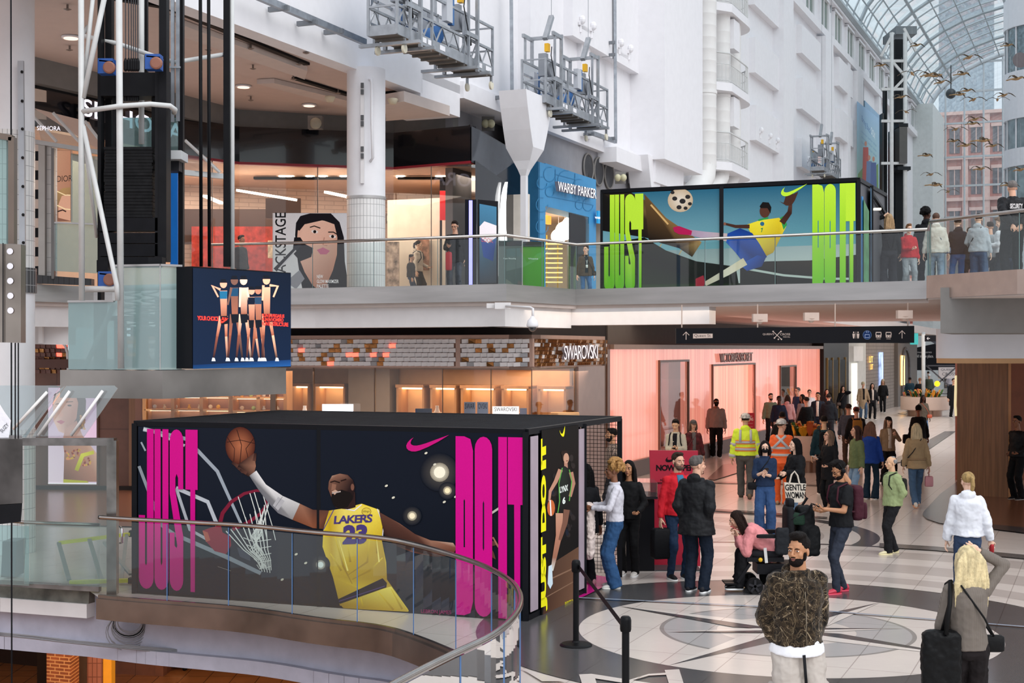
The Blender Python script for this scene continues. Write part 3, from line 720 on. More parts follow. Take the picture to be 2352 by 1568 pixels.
mb.mat(M('#e9e9e6',.5)).abox(v0,.1,.3,vt(1946),vt(1968),2.7,3.4)
struct(mb.build('door_2'))
o=MB().abox(v0,.14,.2,vt(2012),vt(2020),1.3,3.1).build('video_screen',M('#9fb4e0',.3,em=1.2,var=.5,scale=1.5)); tag(o,'narrow bright blue vertical screen on the far stone shop front','screen')
pl=Pl(v0+B*.12,B); pr=Print(pl,off=.05); pr.text('LIT',(1994,818),(2003,818),(1994,832),'#ffb84d'); pr.text('LIT',(1997,836),(2003,836),(1997,848),'#ffb84d'); t=pr.build('neon_sign',em=2.5); tag(t,'small amber neon sign on the far stone shop front','sign')
o=MB().abox(v0,.32,.4,vt(2056),vt(2062),1.2,2.9).build('light_strip_sign',M('#ffc06a',.4,em=3)); tag(o,'vertical amber light strip on the dark arched far shop','light strip')
mb=MB().mat(M('#4c4748',.4)); c=v0+A*vt(2066)+B*.35+UP*2.2; pts=[c+A*(1.6*math.cos(a*PI/10))+UP*(1.1*math.sin(a*PI/10)) for a in range(11)]
o=mb.tube([pts[0]-UP*2.2]+pts+[pts[-1]-UP*2.2],.1,6).build('arch_frame'); tag(o,'dark rounded arch framing a far shop entrance','arch')
area(v0+A*35+B*4+UP*4.0,(0,0,.0),6,60,600,WARM2,'mall_fill_light'); area(V(3.2,33,4.05),(0,0,0),6,10,200,WARM2,'mall_fill_light')  # added fill light brightening the mall and bridge underside, not real fixtures
area(v0+A*16+B*2.0+UP*3.1,(math.radians(75),0,math.radians(-22.6)-PI/2),30,2.4,130,(1,.6,.5),'shop_front_glow')
# far end cluster: dark hoarding, ceiling signs, white post, pink cross sign
def hang(name,lab,cat,pts,Y,col,prs=(),depth=.08,em=0):
    pl=Pl((0,Y,0),(0,-1,0)); m=MB(); m.prism([pl(*p) for p in pts],V(0,depth,0)); t=m.build(name,M(col,.5,em=em)); tag(t,lab,cat)
    if prs:
        pr=Print(pl)
        for f in prs: f(pr)
        pr.build('lettering',t)
    return t
hang('hoarding','black far hoarding with pale advert lettering','hoarding',[(2096,800),(2200,778),(2200,850),(2096,850)],96,'#15151a',[lambda p:p.text('your phones',(2104,806),(2140,806),(2104,812),'#b9b2b0'),lambda p:p.text('All in one place.',(2104,814),(2144,814),(2104,823),'#d0cac6'),lambda p:p.poly([(2130,779),(2160,778),(2200,806),(2200,822)],'#55555c')])
hang('far_parapet','white and glass parapet sign by the food hall escalators','parapet sign',[(2156,843),(2200,843),(2200,869),(2156,869)],92,'#e2d6d4',[lambda p:p.text("QUEEN'S",(2161,846),(2198,846),(2161,852),'#5b5558'),lambda p:p.text('CROSS',(2164,855),(2196,855),(2164,862),'#5b5558')])
hang('overhead_sign','small turquoise sign hanging beyond the long black directory sign','sign',[(2091,765),(2109,765),(2109,791),(2091,791)],60,'#35b7b4')
hang('overhead_sign','small black arrow sign hanging beside the white post','sign',[(2125,770),(2150,770),(2150,784),(2125,784)],58,'#1b1a1e',[lambda p:p.line([(2129,777),(2136,777)],1.2,'#e8e4e2'),lambda p:p.line([(2132,774),(2129,777),(2132,780)],1.2,'#e8e4e2')])
o=MB().tube([PX(2121,70),PX(2121,70)+UP*4.1],.09,10).build('support_post',PIPEW,smooth=True); tag(o,'slim white floor to ceiling post beside the turquoise sign','post')
t=thing('escalator_barrier','far crossed steel barrier with a round yellow lamp','barrier',PX(2150,92))
m=MB(); a=PX(2128,92);b=PX(2200,92)
m.bar(a+UP*2.2,b+UP*2.2,.08); m.bar(a+UP*.4,b+UP*.4,.06); m.bar(a+UP*.4,b+UP*2.2,.08); m.bar(a+UP*2.2,b+UP*.4,.08); m.build('frame',M('#5a565a',.4,.5),t)
MB().ell(P(2152.5,881,91.8),.18,12,8).build('lamp',M('#ffc21a',.4,em=2),t,smooth=True)
# ---- beauty shop on the upper gallery
s6=PX(1080,34); s7=PX(1198,37.0); front=[PX(77,28.6),PX(230,30.3),PX(422,32.9),PX(550,34.2),PX(904,35.2),s6]
for a,b in zip(front[:-1],front[1:]): wallseg(a,b,7.72,8.58,BLKGLOSS,'wall_fascia',.25)
for a,b in zip(front[2:-1],front[3:]): wallseg(a-V(0,.02,0),b-V(0,.02,0),7.68,7.74,M('#8e1226',.4),'trim_13',.2)
mb=MB().mat(BLKGLOSS); q=[s6+UP*7.7,s7+UP*7.2,s7+UP*8.3,s6+UP*8.6]; mb.prism(q,V(-.1,.3,0)); mb.prism([s6+V(.12,0,4.5),s7+UP*4.5,s7+UP*7.3,s6+V(.12,0,7.75)],V(-.1,.3,0)); struct(mb.build('wall_fascia'))
mb=MB(); mb.mat(M('#5b5f66',.08,.3)); mb.prism([s6+B*.03+UP*8.55,s7+B*.03+UP*8.25,s6+B*.03+(s7-s6)*.45+UP*7.55,s6+B*.03+UP*7.7],B*.02); struct(mb.build('trim_14'))
def arcline(pts,w,m,name,lab,cat):
    mb=MB(); mb.tube(pts,w,6); o=mb.build(name,m,smooth=True); tag(o,lab,cat); return o
FP2=Pl(s6+B*.1,B)
q=[FP2(u,v) for u,v in ((1160,418),(1155,432),(1151,450),(1148,490),(1148,540),(1150,590),(1154,634))]; q2=[FP2(u,v) for u,v in ((1162,418),(1160,440),(1158,470),(1158,520),(1161,560),(1164,600),(1165,634))]
mb=MB(); n=len(q); mb.add([p+B*.05 for p in q]+[p+B*.05 for p in q2]+q+q2,[[i,i+1,n+i+1,n+i] for i in range(n-1)]+[[i,i+1,2*n+i+1,2*n+i] for i in range(n-1)]+[[n+i+1,n+i,3*n+i,3*n+i+1] for i in range(n-1)])
tag(mb.build('light_sign',M('#ffffff',.4,em=1.6)),'tall curved white light blade on the black shop corner','light sign')
# glass front + interior
mb=MB().mat(GLASSC)
for a,b in zip(front[2:-1],front[3:]): mb.quad(a+UP*4.5,b+UP*4.5,b+UP*7.7,a+UP*7.7)
mb.mat(M('#6d625e',.4,.4))
for a,b in zip(front[2:-1],front[3:]):
    n=max(2,int((b-a).length/1.5))
    for k in range(1,n): p=a+(b-a)*k/n; mb.bar(p+UP*4.5,p+UP*7.7,.02,.03)
struct(mb.build('window_4'))
def ppx(u0,v0_,u1,v1_,Y,m,name='wall_upper_shop',th=.1):
    mb=MB(); a,b,c,d=P(u0,v0_,Y),P(u1,v0_,Y),P(u1,v1_,Y),P(u0,v1_,Y); mb.prism([a,b,c,d],V(0,th,0)); return struct(mb.build(name,m))
BRKW=M('#e6d2c4',.6,kind=grid_kind(.5,.12,'#c9b3a6',.012,brick=True))
bs_=[PX(70,31),PX(420,39),PX(1150,42)]
for a,b,m in zip(bs_[:-1],bs_[1:],(M('#cbb39f',.6),BRKW)): wallseg(a,b,4.5,8.0,m,'wall_upper_shop')
mb=MB(); q=[front[0],front[1],front[2],front[3],front[4],s6+V(.5,1,0),PX(1150,42),PX(420,39),PX(60,31)]; mb.quad(*[p+UP*7.74 for p in q]); struct(mb.build('ceiling',M('#d9b8a2',.6)))
ppx(422,480,640,560,38.5,M('#4a3834',.5)); ppx(440,520,640,660,38.3,M('#b23a30',.5,var=.3,scale=8)); ppx(610,455,690,500,37.5,M('#3a2c28',.5))
ppx(1010,384,1078,437,37.0,M('#17161b',.4)); ppx(1010,438,1078,505,36.9,M('#c3151f',.4,em=.25)); ppx(1010,505,1078,665,37.2,M('#241d22',.5))
ppx(886,500,1010,512,39.3,M('#4b403a',.5)); ppx(886,512,1010,660,39.5,M('#a08c80',.6))
for i,(u0,u1) in enumerate(((918,962),(982,1010))):
    t=thing('lit_mirror',('left','right')[i]+' make-up mirror with a glowing square frame in the beauty shop','mirror',P(u0,614,38.6)); MB().prism([P(u0,568,38.6),P(u1,567,38.6),P(u1,613,38.6),P(u0,614,38.6)],V(0,.05,0)).build('mirror_glass',M('#8a7a74',.05,.8),t); m=MB(); q=[P(u0,568,38.55),P(u1,567,38.55),P(u1,613,38.55),P(u0,614,38.55)]; [m.bar(a,b,.05) for a,b in zip(q,q[1:]+q[:1])]; m.build('light_frame',M('#fff6ee',.4,em=3),t)
for i,(u,v,w,h,c_,l) in enumerate(((972,585,26,70,'#d9a48c','tall portrait card between the glowing mirrors'),(902,610,28,110,'#c9b8ae','pale display stand with small portraits right of the white column'),(640,572,50,40,'#d9c2a8','pale lettered sign over the red shelves'),(600,640,70,30,'#c9b4c0','shelf of colourful packages by the shop worker'))):
    o=MB().prism([P(u-w/2,v-h/2,37.2),P(u+w/2,v-h/2,37.2),P(u+w/2,v+h/2,37.2),P(u-w/2,v+h/2,37.2)],V(0,.2,0)).build('shop_display',M(c_,.5,var=.5,scale=7)); tag(o,l,'display')
pl=Pl((0,36.9,0),(0,-1,0)); pr=Print(pl,off=.01); pr.text('BE',(1057,458),(1077,458),(1057,467),'#f0d9a0'); pr.text('STU',(1055,470),(1077,470),(1055,478),'#f0d9a0'); pr.text('Service',(1057,480),(1076,480),(1057,484),'#f0d9a0'); tag(pr.build('wall_lettering',em=.6),'pale serif lettering on the red panel inside the beauty shop','sign')
pl=Pl((0,39.2,0),(0,-1,0)); m=MB(); m.prism([pl(886,490),pl(908,490),pl(908,512),pl(886,512)],V(0,.05,0)); t=m.build('hanging_sign',M('#4b403a',.5)); tag(t,'small brown sign with white letters right of the white column','sign'); pr=Print(pl); pr.text('IO',(889,495),(902,495),(889,507),'#f4ede2'); pr.build('lettering',t)
# lights inside the beauty shop
for i,(a,b) in enumerate((((545,437),(680,459)),((748,441),(800,452)),((470,450),(508,466)))):
    p,q=P(a[0],a[1],36.5+i*.4),P(b[0],b[1],35.8); o=MB().bar(p,q,.09,.06).build('linear_lamp',M('#fff2dc',.4,em=6)); tag(o,('long','short right hand','short left hand')[i]+' glowing linear lamp under the beauty shop ceiling','lamp','linear lamps in the beauty shop')
k=0
for u,v in ((665,441),(712,441),(742,439),(790,436),(650,462),(500,440),(920,425),(1010,425),(1040,412),(1030,405)):
    p=P(u,v,37); p.z=7.7; o=MB().lathe(p,[(.12,0),(.12,.04)],12).build('recessed_spotlight',M('#fff3e0',.4,em=7)); tag(o,'small round recessed spotlight in the beauty shop ceiling','spotlight','recessed spotlights in the beauty shop')
for u,v in ((655,412),(760,433),(985,420)):
    p=P(u,v,37); p.z=7.68; o=MB().box(p,(1.6,.18,.06)).build('light_track',M('#1d1a19',.5)); tag(o,'black recessed light track in the beauty shop ceiling','light track','light tracks in the beauty shop')
area(PX(700,37)+UP*7.6,(0,0,0),9,3,240,WARM2); area(PX(980,37.5)+UP*7.6,(0,0,0),3,3,14,WARM2); area(PX(300,32.5)+UP*7.6,(0,0,0),3,2,60,WARM2)
# ceiling of the gallery: downlights, slots, trays, sprinklers, horn speakers
CZ=9.04
def onz(u,v,z): Y=F*(z-H)/(HV-v); return P(u,v,Y)
for u,v in ((163,84),(559,197),(710,240)):
    p=onz(u,v,CZ); t=thing('ceiling_downlight','round glowing downlight in the gallery ceiling, %s'%({163:'leftmost',559:'in the middle',710:'nearest the column'}[u]),'downlight',p)
    MB().lathe(p-UP*.03,[(.17,0),(.17,.03)],20).build('trim_ring',WHITE,t,smooth=False); MB().lathe(p-UP*.045,[(.13,0),(.13,.02)],20).build('lens',M('#ffd9c8',.3,em=1.0),t)
mb=MB().mat(M('#0c0c0e',.6))
def slot(a,b,w=.13):
    p,q=onz(*a,CZ),onz(*b,CZ); mb.bar(p-UP*.02,q-UP*.02,w,.05)
slot((385,14),(705,145)); slot((676,177),(800,215)); slot((60,-40),(385,14)); slot((886,212),(930,208))
struct(mb.build('trim_15'))
mb=MB().mat(SOFFIT)   # hanging trays below the ceiling
def tray(pts,z0,z1): 
    b=[onz(u,v,z0) for u,v in pts]; mb.hexa(b,[V(p.x,p.y,z1) for p in b])
tray([(886,240),(928,233),(1033,266),(886,278)],8.62,8.85)
struct(mb.build('ceiling'))
mb=MB().mat(SOFFIT)
p=[onz(380,30,CZ),onz(706,152,CZ),onz(700,172,CZ),onz(380,58,CZ)]
mb.hexa([x-UP*.1 for x in p],p)
p=[onz(630,180,CZ),onz(800,222,CZ),onz(800,238,CZ),onz(590,182,CZ)]
mb.hexa([x-UP*.1 for x in p],p); struct(mb.build('trim_16'))
for i,(u,v) in enumerate(((155,24),(160,117),(460,76),(576,114),(581,160),(576,232),(687,150),(674,184),(776,216),(937,224),(1009,247),(386,180),(478,117),(703,124))):
    p=onz(u,v,CZ-.1); o=MB().lathe(p,[(.02,.1),(.02,.03),(.07,.02),(.02,0)],8).build('sprinkler',M('#7e736c',.4,.5)); tag(o,'small metal sprinkler head under the gallery ceiling','sprinkler','sprinkler heads under the gallery ceiling')
for u,v,l in ((725,282,'above the dark shop fascia'),):
    t=thing('horn_speaker',f'grey box with one round horn speaker {l}','speaker',P(u,v,34)); MB().box(P(u,v,34.2),(.34,.25,.3)).build('housing',GREYW,t); MB().ell(P(u,v+1,34.0),(.14,.06,.14),14,8).build('horn',M('#a39f8e',.5),t,smooth=True)
for u,v,Y,l in ((1121,284,36.2,'left of the white haunched column'),(1425,408,43,'right of the round vents')):
    t=thing('horn_speaker',f'pair of cream horn speakers on grey plate {l}','speaker',P(u,v,Y)); MB().box(P(u,v,Y+.2),(.32,.06,.36)).build('plate',GREYW,t)
    for du in (-6,7): MB().ell(P(u+du,v,Y),(.1,.1,.11),12,8).build('horn',M('#c4bf9e',.5),t,smooth=True)
for u,v,Y in ((758,234,31),(902,239,31)):
    o=MB().lathe(P(u,v,Y),[(.1,.12),(.12,.1),(.07,0)],14).build('smoke_detector',M('#d9cdb2',.5),smooth=True); tag(o,'cream conical detector hanging %s of the white column'%('left' if u<800 else 'right'),'detector')
# ---- blue shop on the gallery (beyond the haunched column)
w0=PX(1236,36.9); w1=w0+A*4.5
BL=M('#3e8fc2',.55,var=.03); mb=MB().mat(BL)
def wt2(u): return on(w0,u)
mb.abox(w0,-.6,0,0,wt2(1253),4.5,8.1); mb.abox(w0,-.6,0,wt2(1253),wt2(1353),7.0,8.12); mb.abox(w0,-.6,0,wt2(1353),wt2(1369),4.5,8.12)
mb.abox(w0,-1.3,0,-.0,.12,4.5,8.1)
struct(mb.build('wall_blue_shop'))
WB=Pl(w0,B)
pr=Print(WB,off=.015); LB='#3987b8'
for x,y,r in ((1262,400,14),(1300,415,20),(1330,430,16),(1350,470,12),(1330,470,9),(1262,440,10),(1244,420,12),(1244,470,14),(1244,520,14),(1244,570,12)):
    pr.line([(x+r*math.cos(a*.5),y+r*1.2*math.sin(a*.5)) for a in range(0,11)],1.2,LB)
for a,b in (((1275,388),(1275,425)),((1275,400),(1320,412)),((1320,398),(1320,450)),((1256,450),(1360,470))): pr.line([a,b],1.2,LB)
struct(pr.build('trim_17'))
t=text3d('shop_lettering','WARBY PARKER',WB,(1266,417),(1354,435),(1266,439),.1,M('#ffffff',.4,em=.45),off=.1,bold=.0); tag(t,'white raised letters of the shop name on the blue shop front','shop sign')
t=MB().prism([WB(1362,484)+B*.1,WB(1381,486)+B*.1,WB(1381,515)+B*.1,WB(1362,513)+B*.1],B*.05).build('blade_sign',M('#1b8ec4',.5,em=.3)); tag(t,'small light blue projecting sign beside the blue shop front','sign'); pr=Print(Pl(w0+B*.15,B),off=.005); pr.text('WARB',(1366,497),(1380,498),(1366,502),'#ffffff',bold=.02); pr.build('lettering',t,em=.5)
# inside the blue shop
mb=MB(); ta,tb=wt2(1253),wt2(1353)
mb.mat(M('#e9d9c6',.6)).abox(w0,-4,-3.9,ta-1,tb+6,4.5,7.2); mb.mat(M('#c9c3b8',.6)).abox(w0,-4,0,tb+2.5,tb+2.6,4.5,7.2); mb.mat(M('#e6cdb4',.6)).abox(w0,-4,-.05,ta-.1,tb+2.6,7.1,7.2); mb.mat(M('#efe6da',.6)).abox(w0,-4,0,ta-1.2,ta-1.1,4.5,7.2)
struct(mb.build('wall_blue_shop')); area(w0+A*(ta+2)-B*2+UP*7.05,(0,0,0),2.5,3,110,WARM2)
for i,(u,v,r) in enumerate(((1297,530,.27),(1313,520,.3),(1283,543,.22))):
    t=thing('globe_lamp',('middle','right hand and largest','left hand and smallest')[i]+' white globe lamp inside the blue shop','globe lamp',P(u,v,41)); MB().ell(P(u,v,41),r,16,12).build('globe',M('#fff4e6',.4,em=1.6),t,smooth=True); MB().bar(P(u,v,41),V(P(u,v,41).x,41,7.1),.015).build('cord',WHITE,t)
t=thing('shelf_rack','lit yellow rack of eyeglass shelves inside the blue shop','shelf rack',P(1268,640,41)); mb=MB()
for k in range(9): mb.box(P(1268,560+k*11,41),(.6,.2,.03))
mb.build('shelf',M('#f2e39a',.5,em=.5),t); mb=MB(); [mb.bar(P(u,540,41),P(u,664,41),.03) for u in (1256,1281)]; mb.build('upright',M('#c9ab4a',.4),t)
o=MB().abox(w0,-.9,-.8,ta+.3,ta+2.5,6.75,6.98).build('ceiling_light_box',M('#f6a23a',.5,em=.9)); tag(o,'orange light box at the top of the blue shop doorway','light box')
MBg=MB().mat(GLASSC); MBg.abox(w0,-.02,.0,wt2(1308),wt2(1353),4.5,7.0); struct(MBg.build('door_3'))
# grey wall with three round vents above the blue shop
gw=w0-B*.7; wallseg(gw,gw+A*12,7.25,9.6,M('#8b8a8e',.7,var=.05),'wall_grey',.2); wallseg(gw+A*4.55,gw+A*12,4.5,7.25,M('#8b8a8e',.7,var=.05),'wall_grey',.2); GW=Pl(gw,B)
for i,(u,v) in enumerate(((1348,386),(1372,394),(1396,402))):
    c=GW(u,v); t=thing('round_vent',('left','middle','right')[i]+' of three dark round vents in the grey wall','vent',c)
    MB().lathe(c,[(.0,0.05),(.42,.05)],24,x=A,y=UP,z=B).build('grille',M('#55565a',.6),t); MB().tube([c+A*.42*math.cos(k*PI/12)+UP*.42*math.sin(k*PI/12)+B*.05 for k in range(24)],.03,6,closed=True).build('rim',GREYW,t)
# ================================================================ COLUMNS, ELEVATOR, RAILINGS
TILEW=M('#dcdad8',.3,kind=grid_kind(.09,.28,'#a9a8a8',.006)); TILED=M('#3a3a3c',.3,kind=grid_kind(.09,.28,'#1f1f20',.006))
def column(name,u,Y,r,z0,z1,bands,lab):
    t=thing(name,lab,'column',PX(u,Y)+UP*z0); c=PX(u,Y)
    for za,zb,m,rr in bands: MB().lathe(c,[(rr,za),(rr,zb)],40).build('column_shaft' if m==WHITE else 'tiled_shaft' if m!=STEEL else 'steel_band',m,t,angle=40)
    return t
TILEC=M('#e2e0df',.3,var=.03)
def tilecol(n,l,mp,out,c,b):   # tiles wrapped round a shaft
    sp_=n.new('ShaderNodeSeparateXYZ'); l.new(mp.outputs[0],sp_.inputs[0]); at=n.new('ShaderNodeMath'); at.operation='ARCTAN2'
    l.new(sp_.outputs[1],at.inputs[0]); l.new(sp_.outputs[0],at.inputs[1]); ml=n.new('ShaderNodeMath'); ml.operation='MULTIPLY'; ml.inputs[1].default_value=.42; l.new(at.outputs[0],ml.inputs[0])
    cb=n.new('ShaderNodeCombineXYZ'); l.new(ml.outputs[0],cb.inputs[0]); l.new(sp_.outputs[2],cb.inputs[1]); br=n.new('ShaderNodeTexBrick'); br.offset=0
    br.inputs['Scale'].default_value=1; br.inputs['Brick Width'].default_value=.075; br.inputs['Row Height'].default_value=.24; br.inputs['Mortar Size'].default_value=.005
    l.new(cb.outputs[0],br.inputs[0]); l.new(out,br.inputs['Color1']); l.new(out,br.inputs['Color2']); br.inputs['Mortar'].default_value=lin('#9c9b9b')+(1,); return br.outputs[0]
TILER=M('#e0dedc',.3,kind=tilecol); TILERD=M('#403f42',.3,kind=tilecol)
def col_at(name,u,Y,bands,lab):
    c=PX(u,Y); t=thing(name,lab,'column',c+UP*bands[0][0])
    for za,zb,m,rr,nm in bands:
        o=MB().lathe(V(0,0,0),[(rr,za),(rr,zb)],44).build(nm,m,None,angle=40); o.location=c; setp(o,t)
    return t
cc=col_at('round_column',841,29.6,[(4.5,6.36,TILER,.395,'tiled_shaft'),(6.36,6.42,STEEL,.41,'steel_band'),(6.42,9.04,WHITE,.395,'painted_shaft')],'round white column with tiled lower half standing on the upper gallery')
c=PX(841,29.6); m=MB(); x=P(832,0,29.15).x
m.box(V(x,29.17,7.65),(.07,.05,2.0)); m.build('junction_strip',WHITE2,cc); m=MB()
for v in (196,211,270,284,342,358): m.box(P(832,v,29.12),(.06,.04,.1))
m.build('socket_box',M('#4a4a4c',.5),cc)
m=MB(); m.tube([P(846,183,29.3),P(853,183,29.1),P(854,190,29.1),P(854,277,29.1),P(856,363,29.1),P(850,371,29.25)],.03,6); m.build('conduit_pipe',WHITE,cc,smooth=True)
cl_=col_at('round_column',18,23.3,[(0,2.0,TILER,.43,'tiled_shaft'),(2.0,4.2,WHITE,.42,'painted_shaft'),(4.2,4.6,TILERD,.45,'dark_tile_band'),(4.6,6.8,TILER,.42,'tiled_shaft'),(6.8,9.6,WHITE,.415,'painted_shaft')],'large white column at the left edge of the hall rising through both floors')
m=MB(); m.bar(P(48,140,22.83),P(52,575,22.83),.09,.05); m.build('metal_channel',M('#b3b7bd',.4,.5),cl_); m=MB()
for v in (165,232,296,362,428,493,557): m.ell(P(49+v*.008,v,22.78),.025,8,6)
m.build('bolt',M('#1d1d1f',.4),cl_)
# ---- curved lower balustrade
RAILM=M('#a9a39e',.22,1,var=.1)
t=thing('glass_balustrade','curved glass balustrade with steel handrail round the open void','balustrade',(0,0,0))
hp=[p+UP*RZ for p in edge+tailn[:2]]; MB().tube(hp,.028,12).build('handrail',RAILM,t,smooth=True)
pan=[0,3,9]; 
n=len(edge); cuts=[0]
acc=0
for i in range(1,n):
    acc+=(edge[i]-edge[i-1]).length
    if acc>.93: cuts.append(i); acc=0
cuts.append(n-1)
for a,b in zip(cuts[:-1],cuts[1:]):
    m=MB(); d=(edge[b]-edge[b-1]).normalized(); s_=[p for p in edge[a:b]]+[edge[b]-d*.02]
    for p,q in zip(s_[:-1],s_[1:]): m.quad(p+UP*.01,q+UP*.01,q+UP*1.03,p+UP*1.03)
    m.build('glass_pane',GLASSR,t,smooth=True); MB().bar(s_[-1]+UP*.01,s_[-1]+UP*1.03,.012,.014).build('pane_edge',M('#4d6f9c',.2),t)
m=MB()
for p,q in zip(offs(edge,.0)[:-1],offs(edge,.0)[1:]): m.bar(p+UP*.02,q+UP*.02,.05,.05)
m.build('base_channel',STEELB,t)
m=MB(); e=edge[-1]; s_=[e]+tailn[:1]; m.quad(s_[0]+UP*.01,s_[1]+UP*.01,s_[1]+UP*1.03,s_[0]+UP*1.03); m.build('glass_pane',GLASSR,t)
# ---- upper gallery balustrades
def balus(pts,z,hr,lab,pane=1.6,start=0):
    t=thing('glass_balustrade',lab,'balustrade',pts[0]+UP*z); MB().tube([p+UP*(z+hr) for p in pts],.03,10).build('handrail',RAILM,t,smooth=True)
    for a,b in zip(pts[:-1],pts[1:]):
        L=(b-a).length; k=max(1,round(L/pane)); d=(b-a)/k
        for i in range(k):
            p=a+d*i; q=a+d*(i+1)-d.normalized()*.02; MB().quad(p+UP*(z+.02),q+UP*(z+.02),q+UP*(z+hr-.05),p+UP*(z+hr-.05)).build('glass_pane',GLASSR,t)
            MB().bar(q+UP*z,q+UP*(z+hr-.03),.014,.014).build('pane_edge',M('#5f7473',.3),t)
    return t
EB=offs(E,-.04)
balus(EB[2:],Z2,.95,'long glass balustrade with steel handrail along the upper gallery and bridge')
balus([PX(2133,25.8)]+offs(E2,-.05),Z2,.93,'glass balustrade with thick handrail on the right platform in front of the crowd',2.1)
# ---- elevator machinery
KE=.775   # depth of the tower: it stands in the void, in front of the gallery edge
ELE=thing('elevator_tower','tall open elevator frame of black steel and grey tubes above a frosted glass pit','elevator',PX(300,16.82))
def tb(pts,r,nm,m,sm=True): return MB().tube([P(u,v,Y*KE) for u,v,Y in pts],r*KE,10).build(nm,m,ELE,smooth=sm)
tb([(186,-60,26.9),(188,690,26.9)],.055,'tube_post',PIPEW); tb([(273,-60,26.6),(278,846,26.9)],.06,'tube_post',PIPEW)
tb([(325,-60,28.6),(325,330,28.6)],.055,'tube_post',PIPEW); tb([(533,-60,29.6),(534,640,29.6)],.045,'tube_post',PIPEW)
tb([(217,-40,27.2),(190,215,26.95)],.04,'tube_brace',PIPEW); tb([(243,-20,27),(191,225,26.9)],.05,'tube_brace',PIPEW)
tb([(190,285,26.9),(222,545,27.8)],.035,'tube_brace',PIPEW); tb([(191,290,26.9),(268,655,26.7),(270,690,26.7)],.045,'tube_brace',PIPEW)
tb([(188,256,26.9),(272,244,26.6),(345,239,27),(390,243,27.2),(402,252,27.4),(400,258,27.8)],.05,'ring_tube',PIPEW)
tb([(200,62,28.6),(190,82,28.3),(270,100,28.2),(372,135,28.6),(402,143,29),(520,124,29.6)],.045,'ring_tube',PIPEW)
tb([(195,664,27.2),(262,663,27.2),(405,658,27.6)],.06,'ring_tube',PIPEW); tb([(262,700,27.4),(192,850,27.6)],.05,'tube_brace',PIPEW)
BK=M('#17171a',.45,var=.15); 
def bx(u0,v0_,u1,v1_,Y,d,nm,m): 
    Y*=KE; d*=KE
    a,b,c,e=P(u0,v0_,Y),P(u1,v0_,Y),P(u1,v1_,Y),P(u0,v1_,Y); return MB().prism([a,b,c,e],V(0,d,0)).build(nm,m,ELE)
bx(224,-60,232,690,27.9,.25,'guide_rail',BK); bx(241,-60,256,600,28.2,.2,'guide_rail',BK); bx(365,-60,382,600,27.6,.25,'guide_rail',BK); bx(331,-60,338,170,28.9,.1,'guide_rail',BK)
bx(409,-60,420,612,28.9,.15,'guide_rail',BK); bx(513,-60,527,612,29.5,.15,'guide_rail',BK)
bx(230,166,370,220,27.8,.5,'crosshead_beam',BK); bx(356,160,384,600,27.7,.3,'guide_rail',M('#222225',.5,var=.1))
bx(258,216,272,340,28.0,.1,'hanger_plate',BK); bx(348,216,362,340,28,.1,'hanger_plate',BK)
for k in range(22):
    v=337+k*7.4; bx(239+R.uniform(-1,1.5),v,350+R.uniform(-1.5,1),v+6.6,27.75+R.uniform(-.02,.02),.4,'counterweight_plate',M('#1b1b1d',.5,var=.25,scale=9))
for v0_,v1_ in ((500,530),(534,558),(560,588),(590,612)): bx(228,v0_,362,v1_,27.7,.4,'frame_plate',M('#16161a',.45,var=.2))
bx(222,597,248,625,27.3,.3,'buffer_block',BK); bx(340,590,372,606,27.2,.3,'buffer_block',BK)
for u,v,s_ in ((246,154,0),(354,144,1),(247,641,0)):
    o=MB(); o.box(P(u,v,21.16),(.22,.2,.22)); o.bar(P(u-14,v-12,21.16),P(u+18,v-9,21.16),.2,.02); q=o.build('roller_guide',M('#1d4f9c',.4),ELE); MB().lathe(P(u+5,v+1,21.04),[(.07,-.03),(.09,-.02),(.09,.02),(.07,.03)],16,x=V(1,0,0),y=V(0,0,1),z=V(0,1,0)).build('wheel',M('#8c5a48',.5),q)
for k,u in enumerate((288,295,301,306,311,316)):
    o=MB().tube([P(u,-60,21.55),P(u+.5,158,21.55)],.009,5).build('hoist_rope',M('#3c3c40',.5),ELE); MB().lathe(P(u+.5,164,21.55),[(.015,0),(.03,.03),(.03,.15),(.012,.2)],8).build('rope_socket',BK,ELE)
    MB().lathe(P(u,232,21.62),[(.025,0),(.025,.16)],8).build('rope_spring',BK,ELE)
for u in (460,479): MB().tube([P(u,-60,22.48),P(u+2,612,22.48)],.028,8).build('travelling_cable',M('#111114',.5),ELE,smooth=True)
for u0,v1_ in ((392,280),(404,278)): bx(u0,-60,u0+8,v1_,28.7,.04,'perforated_channel',GALV)
bx(380,152,414,156,28.6,.04,'channel_bracket',GALV); bx(391,395,408,612,29.5,.05,'blue_panel',M('#1470c8',.4,em=.12)); bx(383,370,411,392,28.6,.4,'door_header',M('#303035',.5))
bx(372,345,416,365,28.3,.6,'canopy',M('#c3c6c8',.5)); bx(258,270,410,350,29.4,.03,'glass_screen',GLASSG)
for u in (305,345):   # buffer springs in the pit
    MB().tube([P(u,668,21.62)+V(.12*math.cos(a*.8),.12*math.sin(a*.8),-a*.012) for a in range(56)],.016,5).build('buffer_spring',M('#7f8a8a',.5),ELE,smooth=True)
bx(245,725,370,736,28.3,.2,'pit_beam',BK); bx(262,736,285,846,28.4,.2,'pit_column',M('#35423f',.6)); bx(312,700,336,846,28.4,.2,'pit_column',M('#35423f',.6)); bx(215,690,240,846,28.4,.2,'pit_column',M('#35423f',.6))
m=MB()
for k in range(26): m.tube([P(390,690+k*6,21.70)+V(.2*math.cos(a*PI/4),.2*math.sin(a*PI/4),0) for a in range(9)],.03,5)
m.build('buffer_bellows',M('#55686a',.5),ELE)
